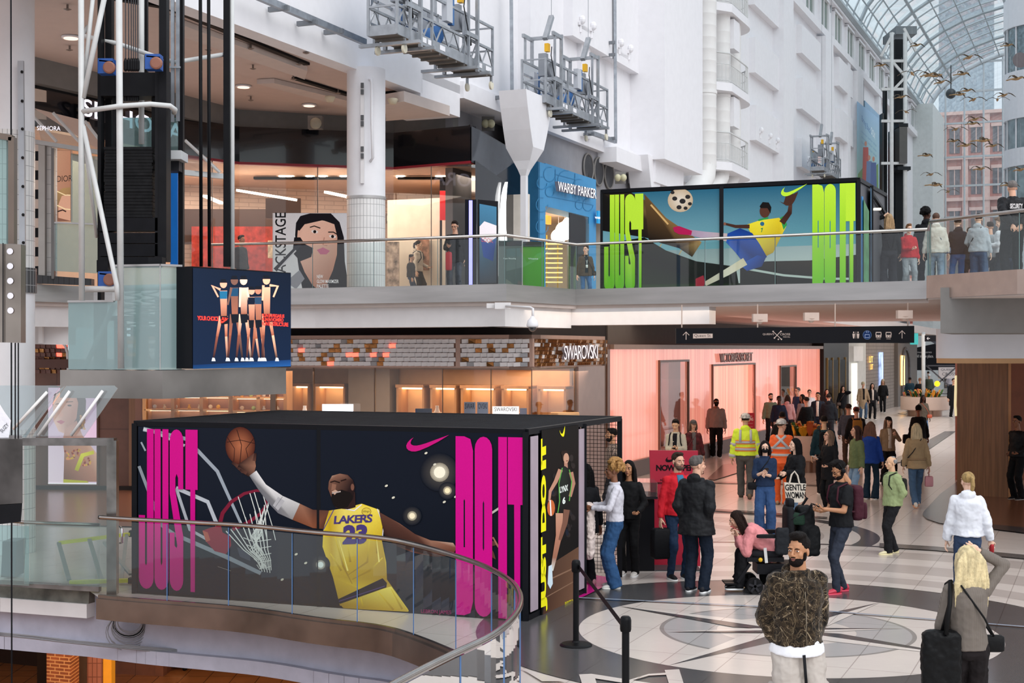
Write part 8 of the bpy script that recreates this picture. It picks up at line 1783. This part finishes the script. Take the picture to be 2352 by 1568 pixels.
m=MB(); rbox(m,wl(.16,-.3,.72),(.2,.1,.36)); o=m.build('side_bag',M('#202226',.6,bump=.3)); tag(o,'dark grey pouch bag hung on the near armrest of the wheelchair','bag'); QUEUE.append((o,.014,2,.02,.07))
m=MB(); rbox(m,wl(.4,-.12,1.0),(.2,.2,.16)); o=m.build('folded_coat',M('#1f3328',.8,bump=.4)); tag(o,'dark green folded coat stuffed behind the wheelchair armrest','coat'); QUEUE.append((o,.014,2,.02,.07))
p=person('seated woman in a pink sweatshirt bent over her phone in the wheelchair',wl(.08,0,0),1.66,-90,skin='l',fem=True,top=TP('#d98a8c',-.12,e=.045,w=(.08,.075,.05),n='pink_sweatshirt',ds=.04),legs=LG('#17171a','reg'),hair=('long','#2a1c18'),L=(.08,-.5,.8),Rr=(-.08,-.5,.8),stance='sit',lean=48,pitch=-5,vx=.011,shoes=('#1a1a1c','#e9e9e9'),bulk=1.12)
phone(p,'phone with a red edge held by the seated woman in pink',1,'#a8323a')
# ---- group by the red sign
p=person('woman with curly golden hair in white top and wide jeans holding a pale jacket',G(1412,1350),1.72,-88,skin='b',fem=True,top=TP('#d3d1da',.02,e=.016,w=(.06,.05,.04),n='white_top',hem_=0,collar=1),legs=LG('#2f5078','wide'),hair=('curly','#b8874a',.125),L=(.12,-.34,1.14),Rr=(-.1,-.32,1.16),stance='stand',vx=.01,shoes=('#e4e2dd','#f0eee8'))
m=MB(); m.loft([[V(.0+rx*math.cos(a)+dx,-.36+ry*math.sin(a),z_) for a in [2*PI*i/14 for i in range(14)]] for z_,rx,ry,dx in ((.42,.12,.06,.0),(.5,.16,.08,0),(.75,.17,.08,0),(.95,.15,.08,0),(1.12,.11,.07,0),(1.2,.06,.05,0))]); worn('held_jacket','pale cream jacket with a pink lining held by the curly haired woman','jacket',p,m,M('#dccbc4',.8,bump=.6,bs=9),vox=.012,ds=.05)
p=person('woman in black with long dark hair leaning over the counter behind the curly haired woman',G(1445,1322),1.66,-20,skin='t',fem=True,top=TP('#141416',-.1,e=.03),legs=LG('#121214','reg'),hair=('long','#120f0f'),L='fwd',Rr='fwd',vx=.014,shoes=('#dcd6cf','#f0f0f0'))
p=person('man with a dark beard in a striped brown shirt behind the cage net',G(1408,1207),1.80,-85,skin='t',top=dict(c='#8a7466',m=M('#8a7466',.8,kind=grid_kind(.03,.5,'#4c3c34',.006)),hem=-.1,e=.03,n='striped_shirt',collar=1),legs=LG('#26262a','reg'),hair=('short','#17120f'),vx=.014,extras=(('beard','#1c1512'),))
p=person('dark haired person in black inside the netted cage',G(1346,1345),1.68,-150,skin='b',fem=True,top=TP('#15161a',-.3,e=.04),legs=LG('#16161a','reg'),hair=('long','#110f10'),vx=.014,shoes=('#c98a94','#f0eeee'))
p=person('man with short dark hair in a red jacket over a blue shirt facing the camera',G(1556,1330),1.80,18,skin='l',top=TP('#c41f2c',-.06,e=.03,shirt='#2c6a8a',collar=1,n='red_jacket'),legs=LG('#1f3048','slim'),hair=('short','#3a2a22'),Rr='down',L='down',yaw=8,vx=.011,shoes=('#1a1a1c','#efefef'),extras=(('beard','#5a4438'),))
handbag_at(p,'black backpack hanging from the hand of the man in the red jacket','#111114',-1,(.27,.17,.42),handle=.03,name='backpack',cat='backpack')
p=person('grey haired man in a long black rain jacket and navy trousers, seen from behind',G(1600,1360),1.83,150,skin='l',top=TP('#17181b',-.32,e=.045,w=(.078,.072,.058),hood=1,r=.6,flare=.03,n='rain_jacket'),legs=LG('#17202e','reg'),hair=('short','#5a5450'),L='pocket',Rr='pocket',stance='stand',yaw=-40,vx=.01,shoes=('#25252a','#f0f0f0'),bulk=1.05)
# ---- middle distance
HV1=M('#d4ee3a',.7,var=.03,em=.06,bump=.2,bs=12); 
def hivis(p,cols,x_back=False,orange=False):
    RF=M('#b9bcc0',.3,var=.05); OR=M('#f2722a',.6,em=.05)
    for s_ in (.22,.48):
        for ds_,mm,w in ((0,RF,.05),(.055,OR,.016),(-.055,OR,.016)):
            m=MB(); m.loft([[p.tor(s_+ds_+q,(.178+.055)*math.cos(a),(.122+.055)*math.sin(a)) for a in [2*PI*i/20 for i in range(20)]] for q in (-w,w)]); p.add('reflective_band' if mm is RF else 'orange_trim',m,mm)
    for sx in (-1,1):
        m=MB()
        if x_back: m.bar(p.tor(.5,sx*.15,.19),p.tor(.95,-sx*.1,.13),.05,.012,up=V(0,1,0))
        else: m.bar(p.tor(.5,sx*.11,.185),p.tor(.95,sx*.105,.12),.05,.012,up=V(0,1,0))
        m.build; p.add('reflective_band',m,RF)
    for S_,el,wr,hd,ref,s_,sp_ in p.arms:
        for f in (.25,.75): c=el.lerp(wr,f) if f>.5 else S_.lerp(el,.85); d=(wr-el).normalized(); m=MB(); m.tube([c-d*.03,c+d*.03],.084,12); p.add('reflective_band',m,RF)
p=person('worker in a bright yellow hi-vis hooded jacket and sticker covered hard hat, seen from behind',G(1712,1145),1.86,172,skin='l',top=dict(c='#d4ee3a',m=HV1,hem=-.02,e=.045,w=(.08,.075,.06),hood=1,n='hi_vis_jacket'),legs=LG('#5a5957','reg'),hair=('short','#3a2c24'),stance='walk',vx=.012,extras=(('hardhat',),),shoes=('#6a5844','#4a3c30'),bulk=1.06); hivis(p,None)
p=person('worker in an orange safety vest and sticker covered hard hat, seen from behind',G(1795,1160),1.78,165,skin='l',top=dict(c='#e8632a',m=M('#e8632a',.7,em=.05),hem=-.1,e=.04,w=(.075,.07,.055),n='orange_vest'),legs=LG('#d9602e','reg'),hair=('short','#5a4434'),stance='step',yaw=-50,vx=.012,extras=(('hardhat',),),shoes=('#a8886a','#6a5844')); hivis(p,None,x_back=True)
p=person('woman in a navy denim jacket with a black face mask and short dark bob',P(1757,800,25.3),1.66,-8,skin='l2',fem=True,top=TP('#1f2f4a',0,e=.035,w=(.07,.066,.05),sl='roll',n='denim_jacket',collar=1),legs=LG('#35507a','wide'),hair=('bob','#1c1416'),L=(.0,-.25,1.16),Rr=(-.04,-.24,1.2),vx=.011,extras=(('mask','#121214'),)); phone(p,'phone held by the masked woman in denim',-1)
strapbag(p,'small black crossbody bag of the masked woman in denim','#17171a',-1)
p=person('woman with long black hair in a black puffer jacket carrying a lettered tote bag',P(1828,800,26.0),1.66,-70,skin='l2',fem=True,top=TP('#131417',-.12,e=.06,w=(.085,.08,.06),n='puffer_jacket',ds=.045),legs=LG('#6a86a4','reg'),hair=('long','#0f0c0d'),L=(.14,-.3,1.12),Rr='fwd',vx=.012)
tb2=thing('tote_bag','cream canvas tote bag with large black lettering held by the black haired woman','bag',P(1827,1120,25.6)); pl=Pl((0,25.55,0),(0,-1,0)); m=MB(); c4=[pl(1802,1108),pl(1852,1111),pl(1846,1150),pl(1838,1154),pl(1812,1153),pl(1806,1146)]; m.prism(c4,V(0,.08,0)); m.build('bag_body',M('#ddd3c4',.8,bump=.3),tb2); m=MB(); m.tube([pl(1813,1110),pl(1818,1090),pl(1825,1082),pl(1832,1092),pl(1836,1110)],.015,6); m.build('handle',M('#ddd3c4',.8),tb2); pr=Print(pl,off=.006); pr.text('GENTLE',(1803,1112),(1850,1112),(1804,1126),'#17171a',bold=.02); pr.text('WOMAN',(1804,1129),(1850,1129),(1806,1144),'#17171a',bold=.02); pr.build('lettering',tb2)
p=person('man in a grey hooded sweatshirt with black visor and face mask walking forward',G(1645,1050),1.76,-5,skin='b',top=TP('#8d7c76',-.05,e=.05,w=(.082,.075,.058),hood=1,n='hooded_sweatshirt'),legs=LG('#141417','reg'),hair=('short','#14100f'),stance='step',vx=.014,extras=(('mask','#101012'),('visor',)),bulk=1.12)
p=person('young man in pale fleece jacket looking at his phone behind the red sign',G(1552,1147),1.74,-15,skin='a',top=TP('#b9b5a4',-.05,e=.035,shirt='#1a1b20',collar=1,n='fleece_jacket'),legs=LG('#26272c','reg'),hair=('short','#14100f'),L='phone',Rr='phone2',pitch=20,vx=.014); phone(p,'phone held by the young man in the pale fleece',-1); backpack(p,'black backpack of the young man in the pale fleece','#17181b',.8)
p=person('person in a dark red patterned coat and grey cap behind the red sign',G(1592,1125),1.62,5,skin='l',fem=True,top=dict(c='#5a1520',m=M('#5a1520',.85,var=.5,scale=9),hem=-.95,e=.04,flare=.08,shirt='#5a5558',n='long_red_coat'),legs=LG('#2a2426','reg'),hair=('bob','#6a5444'),vx=.014,extras=(('cap','#4a4648'),))
strapbag(p,'small red and black bag of the person in the red patterned coat','#5a1c24',-1,front=True)
p=person('woman with glasses and light brown hair in a black coat looking up with a phone',G(1905,1172),1.62,-60,skin='l',fem=True,top=TP('#131316',-.45,e=.05,hood=1,n='black_coat'),legs=LG('#141416','reg'),hair=('long','#7a5c46'),L='fwd',Rr='phone',pitch=-14,yaw=-10,vx=.012,extras=(('glasses',),)); phone(p,'phone held by the woman with glasses in the black coat',-1,'#c9c4c0')
p=person('person in a dark teal jacket carrying a black backpack, seen from behind',G(1893,1135),1.76,175,skin='a',top=TP('#13303a',-.05,e=.05,w=(.08,.075,.06)),legs=LG('#15151a','slim'),hair=('short','#15100f'),vx=.014); backpack(p,'black backpack on the person in the dark teal jacket','#121317',1.0)
p=person('woman with curly brown hair in an olive green jacket and light jeans, turned left',G(1968,1160),1.66,-75,skin='l',fem=True,top=TP('#66734e',-.18,e=.045,w=(.078,.072,.058),collar=1),legs=LG('#7f9cb8','reg'),hair=('longw','#46302a'),yaw=-8,pitch=-6,vx=.012,shoes=('#c9d0da','#e9e9e9'))
p=person('woman with long curly auburn hair in a bright blue jacket behind the olive jacket',G(2000,1146),1.68,150,skin='l',fem=True,top=TP('#1c3f8f',-.2,e=.04),legs=LG('#1c2f40','flare'),hair=('longw','#6a4434'),vx=.014)
p=person('woman in a tan jacket and black cap touching her neck',G(2040,1110),1.62,5,skin='l2',fem=True,top=TP('#8f7a62',-.12,e=.04,shirt='#c9c2b9',collar=1),legs=LG('#17171a','wide'),hair=('long','#6a4e3a'),L='strap',Rr='down',vx=.014,stance='step',extras=(('cap','#15161a'),)); handbag_at(p,'black shopping bag carried by the woman in the tan jacket','#131316',-1,(.2,.1,.24))
p=person('blonde woman in a belted tan jacket and blue jeans walking away',G(2105,1165),1.73,176,skin='l2',fem=True,top=TP('#a58c6a',-.2,e=.035,w=(.075,.068,.055),flare=.03,n='belted_jacket'),legs=LG('#49627e','reg'),hair=('long','#d4bf98'),stance='walk2',vx=.012,shoes=('#dcd4c8','#e9a070'))
m=MB(); m.tube([p.tor(.16,.195*math.cos(a),.145*math.sin(a)) for a in [2*PI*i/16 for i in range(16)]],.02,6,closed=True); p.add('belt',m,M('#94795a',.7))
strapbag(p,'dark crossbody bag on the blonde woman in the tan jacket','#20242c',1); handbag_at(p,'small pink paper bag carried by the blonde woman in tan','#c98a90',-1,(.17,.09,.22),handle=.1,name='paper_bag')
p=person('person in a black coat and black beanie with a leather shoulder bag, seen from behind',G(2110,1076),1.72,178,skin='b',fem=True,top=TP('#101013',-.5,e=.05),legs=LG('#1c1c20','reg'),hair=None,vx=.016,extras=(('beanie','#0d0d0f'),)); handbag_at(p,'black leather shoulder bag of the person in the black beanie','#141417',1,(.34,.14,.26),handle=-.2,name='shoulder_bag')
p=person('woman in an olive brown coat with an orange bag beside the far planter',P(2120,800,52),1.6,5,skin='d',fem=True,top=TP('#544a3f',-.4,e=.04),legs=LG('#4a6484','reg'),hair=('long','#16110f'),vx=.02); strapbag(p,'orange crossbody bag of the woman by the far planter','#b04a28',1,front=True)
far=[('man in a black quilted jacket with a grey hood, seen from behind',1903,48.5,1.75,170,'l','#1d2026',-.05,'#2b2d33',('short','#2c211c'),{'hood':1}),
('man in a black coat turned sideways in the shop front queue',1853,45.5,1.75,-150,'l','#101216',-.2,'#1a1c22',('short','#2a1e18'),{}),
('man in a dark jacket with a pale fleece collar',1879,50,1.76,-20,'t','#1c2430',-.05,'#232a38',('short','#1a1412'),{'shirt':'#d9c8ba','collar':1}),
('woman with long dark hair in a grey top and white sleeves',1843,49,1.72,-60,'b','#7d8086',-.02,'#1e2026',('long','#14100f'),{}),
('tall man with glasses in a navy sweater',1833,52.5,1.86,-60,'l','#1f2f4c',-.05,'#222630',('short','#5a5250'),{}),
('woman in a white top among the queue',1859,56,1.68,-5,'l','#e3dcdc',-.02,'#2a2a30',('bun','#2a1e1a'),{}),
('person in a pale pink hooded top',1809,50,1.66,160,'l','#cf9a98',-.1,'#2a2a30',('long','#3a2a22'),{'hood':1}),
('bearded man in a sage green sweatshirt and black jeans',1770,49.5,1.74,5,'l','#66705a',-.05,'#17181b',('short','#241a16'),{}),
('person in a navy jacket and a colourful cap looking down at food',1789,48,1.70,0,'d','#1a2236',-.1,'#b9b4b4',('short','#120f0e'),{}),
('person in a black jacket with a black cap and backpack in front of the planter',1797,35.5,1.72,178,'b','#141417',-.1,'#16161a',('short','#120f0e'),{}),
('man in a grey blue shirt and black cap walking away',1949,40,1.74,165,'l','#4b5563',-.1,'#5a4c42',('short','#3a2c26'),{'cap':'#14161a'}),
('person in a red cap and black jacket with a mustard backpack',1967,38.5,1.72,175,'l','#15161a',-.1,'#2a2c33',('short','#3a2c26'),{'cap':'#7a1f26'}),
('person in a long beige coat and pale beanie',1982,67,1.72,3,'l','#a58c70',-.8,'#4c617a',None,{'beanie':'#b5a88a','shirt':'#1c1a1c'}),
('woman in a black coat with a cream sweater',2003,67,1.66,3,'l','#18161a',-.25,'#17171a',('long','#17110f'),{'shirt':'#d0bfb2'}),
('woman in a black leather jacket and beige hat',2028,74,1.70,-20,'l','#17191d',-.1,'#17181c',('long','#8a7460'),{'beanie':'#b5a68c'}),
('woman in a black coat talking on her phone with a brown bag',1936,63,1.64,0,'l','#141418',-.4,'#5a4a3e',('long','#15110f'),{'L':'chin'}),
('woman with dark hair in a black jacket by the dark shop door',1899,59,1.62,0,'l','#1d1b1e',-.3,'#1d1b1e',('long','#1a1210'),{}),
('guard in a white shirt and dark teal vest, seen from behind',2090,77,1.74,176,'b','#1c3440',-.05,'#15181c',('short','#17120f'),{}),
('bald man in a black coat, seen from behind',2113,75,1.76,176,'t','#121317',-.5,'#17181c',('buzz','#8a5a40'),{}),
('person in an olive hoodie and white helmet near the escalators',2134,88,1.72,176,'l','#4c5446',-.2,'#2a2c30',None,{'beanie':'#dcdfe0'}),
('tall man in a long black coat and glasses beside the wooden pillar',2190,68.5,1.86,8,'l','#131418',-.7,'#15161a',('short','#2c221e'),{}),
('far woman with blonde hair in a white top',2182,98,1.60,175,'l','#d6cdd4',0,'#2c3a4c',('long','#8a6a4c'),{}),
('far man in a white shirt and grey trousers',2132,98,1.72,160,'l','#cfcdcb',-.05,'#5a5a5e',('short','#2a1e18'),{}),
('far person in dark clothes by the black hoarding',2098,92,1.65,150,'l','#1a1a1e',-.1,'#1d1d22',('short','#1a1412'),{})]
for lab,u,Y,h,fc,sk,tc_,hem,lc_,hr,kw in far:
    tp_=TP(tc_,hem,e=.04,w=(.074,.068,.054)); 
    for k in ('hood','shirt','collar'):
        if k in kw: tp_[k]=kw[k]
    ex=[(k,kw[k]) for k in ('cap','beanie') if k in kw]
    if 'glasses' in lab: ex.append(('glasses',))
    if 'bearded' in lab: ex.append(('beard','#241a16'))
    fem='woman' in lab
    pp=person(lab,P(u,800,Y),h,fc,skin=sk,fem=fem,top=tp_,legs=LG(lc_,'reg'),hair=hr,L=kw.get('L','swingf'),Rr='swingb' if 'walking' in lab else 'down',stance='step',vx=.02 if Y<60 else .026,extras=ex)
    if 'mustard' in lab: backpack(pp,'mustard yellow backpack on the person in the red cap','#96691f',1.0)
    if lab.startswith('person in a black jacket with'): backpack(pp,'black backpack on the person in front of the planter','#101114',1.0)
    if 'brown bag' in lab: strapbag(pp,'brown crossbody bag of the woman talking on her phone','#4a3428',-1,front=True)
    if 'food' in lab: handbag_at(pp,'red shopping bag carried in the shop front queue','#a81c2c',1,(.22,.12,.3))
p=person('security officer in a black uniform standing beside the wooden pillar',P(2338,800,31.3),1.82,-60,skin='b',top=TP('#101115',-.05,e=.035,r=.6,n='uniform_jacket'),legs=LG('#0e0f12','reg'),hair=('short','#0f0c0c'),L='fwd',Rr='hip',vx=.014)
# ---- upper gallery
def UPP(u,Y): q=P(u,800,Y); return q
def up(label,u,Y,h,fc,**k): return person(label,UPP(u,Y),h,fc,z=Z2,**k)
p=up('man with glasses in a dark coat looking at his phone outside the beauty shop',1045,33.3,1.74,-12,skin='l',top=TP('#14161b',-.25,e=.045,n='dark_coat'),legs=LG('#3f444e','reg'),hair=('short','#2c2320'),L='down',Rr='phone',pitch=20,vx=.014,extras=(('glasses',),)); phone(p,'phone held by the man outside the beauty shop',-1); handbag_at(p,'red bag with a white top carried by the man outside the beauty shop','#b5182a',-1,(.14,.1,.42),handle=.02)
p=up('woman in a cream hoodie with a backpack walking with a child outside the beauty shop',960,37.0,1.56,78,skin='l2',fem=True,top=TP('#c9bfb4',-.1,e=.04,hood=1),legs=LG('#1c2430','reg'),hair=('pony','#17110f'),L='fwd',stance='step',vx=.014); backpack(p,'dark backpack with red trim on the woman in the cream hoodie','#1f2733',.8)
p=up('small child in a black padded jacket and blue jeans beside the cream hoodie',944,36.2,1.16,95,skin='l2',top=TP('#15181d',-.05,e=.05),legs=LG('#1f3a5c','reg'),hair=('short','#14100f'),vx=.014,stance='step')
p=up('woman in a brown jacket with a lanyard walking past the blue shop',1345,39.0,1.58,10,skin='l2',fem=True,top=TP('#4a3d30',-.15,e=.045,shirt='#12202c',collar=1),legs=LG('#3c6490','slim'),hair=('bun','#3a2e2c'),stance='step',vx=.014,yaw=-30); strapbag(p,'black backpack strap bag on the woman in the brown jacket','#17171a',1)
m=MB(); m.tube([p.tor(.95,-.05,-.1),p.tor(.6,0,-.165),p.tor(.4,0,-.17),p.tor(.6,.01,-.165),p.tor(.95,.05,-.1)],.005,5); m.box(p.tor(.36,0,-.175),(.06,.008,.09)); p.add('lanyard',m,M('#d9e2dc',.6))
p=up('blonde woman in black top and dark grey trousers seen from behind on the bridge',2042,30.9,1.68,180,skin='l2',fem=True,top=TP('#131417',0,e=.015),legs=LG('#2c2d33','wide'),hair=('long','#b5936a'),Rr='down',L='head',vx=.014)
m=MB(); [m.bar(p.tor(.1,s_*.03,.15),p.tor(.8,s_*.13,.13),.02) for s_ in(-1,1)]; p.add('suspender_straps',m,M('#0d0d10',.7))
p=up('boy in a red hooded sweatshirt and pale trousers on the bridge',2087,30.3,1.40,8,skin='l2',top=TP('#b32026',-.08,e=.05,hood=1,n='red_hoodie'),legs=LG('#8d9296','reg'),hair=('quiff','#8a5c34'),Rr='phone2',vx=.013,stance='step')
p=up('person in a bright blue shirt behind the blonde woman on the bridge',2018,31.9,1.62,20,skin='l',top=TP('#1c48a8',-.02,e=.03,n='blue_shirt'),legs=LG('#7a8086','reg'),hair=('short','#3a2a22'),vx=.016)
p=up('tall person with short black locs in a black hoodie on the bridge',2128,31.8,1.88,165,skin='d',top=TP('#141518',-.15,e=.05,hood=1,n='black_hoodie'),legs=LG('#15161a','reg'),hair=('curly','#0e0b0b'),vx=.014,yaw=-40)
p=up('boy in a cream hoodie and light jeans with a strap bag by the platform corner',2150,30.7,1.68,165,skin='l2',top=TP('#c9c6bc',-.1,e=.055,hood=1,n='cream_hoodie'),legs=LG('#7f95a8','reg'),hair=('short','#5a3a28'),vx=.014,stance='step'); strapbag(p,'grey and blue strap bag across the boy in the cream hoodie','#4a5870',-1)
p=up('girl in a dark hoodie and blue flared jeans, seen from behind on the platform',2200,30.9,1.60,178,skin='l2',fem=True,top=TP('#1c1a24',-.06,e=.05,hood=1,n='dark_hoodie'),legs=LG('#3a5f94','flare'),hair=('bun','#2a1c16'),L='phone2',Rr='fwd',vx=.014)
p=up('boy in light grey hoodie with black sling bag seen from behind on the platform',2247,30.4,1.64,150,skin='l2',top=TP('#a6acb2',-.06,e=.05,hood=1,n='grey_hoodie'),legs=LG('#3a4f6c','wide'),hair=('short','#2c1e18'),L='fwd',vx=.014,yaw=20); strapbag(p,'black sling bag on the boy in the light grey hoodie','#121317',1)
p=up('boy in a white sweatshirt and dark trousers looking down on the platform',2300,30.6,1.58,-100,skin='l2',top=TP('#dcdcdf',-.02,e=.05),legs=LG('#1c1e26','reg'),hair=('quiff','#7a5a40'),pitch=25,L='phone2',Rr='phone2',vx=.014)
p=up('grey haired security guard in a lettered black jacket, hands clasped behind him',2326,26.0,1.82,180,skin='l',top=TP('#121216',-.05,e=.05,w=(.085,.08,.06),collar=1,n='guard_jacket',r=.5,ds=.03),legs=LG('#121318','reg'),hair=('short','#77706c'),L='back',Rr='back',vx=.012,bulk=1.1)
vs_,fs_=text_mesh('SECURITY',.03); m=MB(); m.add([p.tor(.74-.16*(1-y)+.02,.11-.22*x,.185) for x,y in vs_],[f[::-1] for f in fs_]); p.add('jacket_lettering',m,M('#e4e0e0',.6))
for lab,u,Y,h,fc,tc_,lc_,hc in (('child in dark clothes between the hoodies on the platform',2228,32.2,1.5,175,'#22262c','#1a1c22','#3a2820'),('person in a grey jacket partly hidden on the platform',2275,32.6,1.66,-170,'#8d8f92','#2a2c34','#3a2820'),('person in black behind the white sweatshirt boy',2318,32.2,1.6,170,'#141418','#2a3040','#1c1412')):
    up(lab,u,Y,h,fc,top=TP(tc_,-.05,e=.045),legs=LG(lc_,'reg'),hair=('short',hc),vx=.018)
up('shop worker silhouette in dark clothes inside the beauty shop at left',553,36.5,1.66,60,skin='b',top=TP('#201c1e',-.1,e=.035),legs=LG('#17171a','reg'),hair=('short','#120f0e'),vx=.02)
# planters with orange leaves
def planter(u,v,r,h,lab,seed):
    c=G(u,v); t=thing('planter',lab,'planter',c); MB().lathe(c,[(r*.72,0),(r*.72,h*.3)],32).build('metal_base',M('#8a6a58',.25,.8),t,angle=30); MB().lathe(c,[(r*.8,h*.3),(r*.98,h*.34),(r,h*.4),(r,h),(r*.94,h),(r*.94,h*.92)],36).build('bowl',M('#c9b0a2',.5,var=.03),t,angle=30); MB().lathe(c,[(r*.93,h*.93),(r*.93,h*.95)],24).build('soil',M('#2c221c',.9),t)
    rr=random.Random(seed)
    for i in range(70):
        a=rr.uniform(0,2*PI); q=rr.uniform(.05,.9)*r; b_=c+V(q*math.cos(a),q*math.sin(a),h*.93); d=V(math.cos(a)*rr.uniform(.1,.6),math.sin(a)*rr.uniform(.1,.6),1).normalized(); Ln=rr.uniform(.24,.46); s_=d.cross(UP).normalized()*rr.uniform(.06,.1); m=MB(); e=b_+d*Ln; k=b_+d*Ln*.5+UP*.02; tp2=e+V(d.x,d.y,0)*.2-UP*.03
        m.add([b_,k-s_,k+s_,k+UP*.01,e-s_*.8,e+s_*.8,tp2],[[0,1,3],[0,3,2],[1,4,3],[3,4,5],[3,5,2],[4,6,5]]); m.build('leaf',M(rr.choice(('#c9741c','#e0a02a','#b5501c','#3f6a2c','#2f5a28','#d98a1c')),.45),t)
planter(1848,1082,.66,.98,'round beige planter with orange and green leaves behind the tote bag woman',4); planter(2124,955,1.15,.95,'far round beige planter with yellow and orange leaves',9)
finish_people()
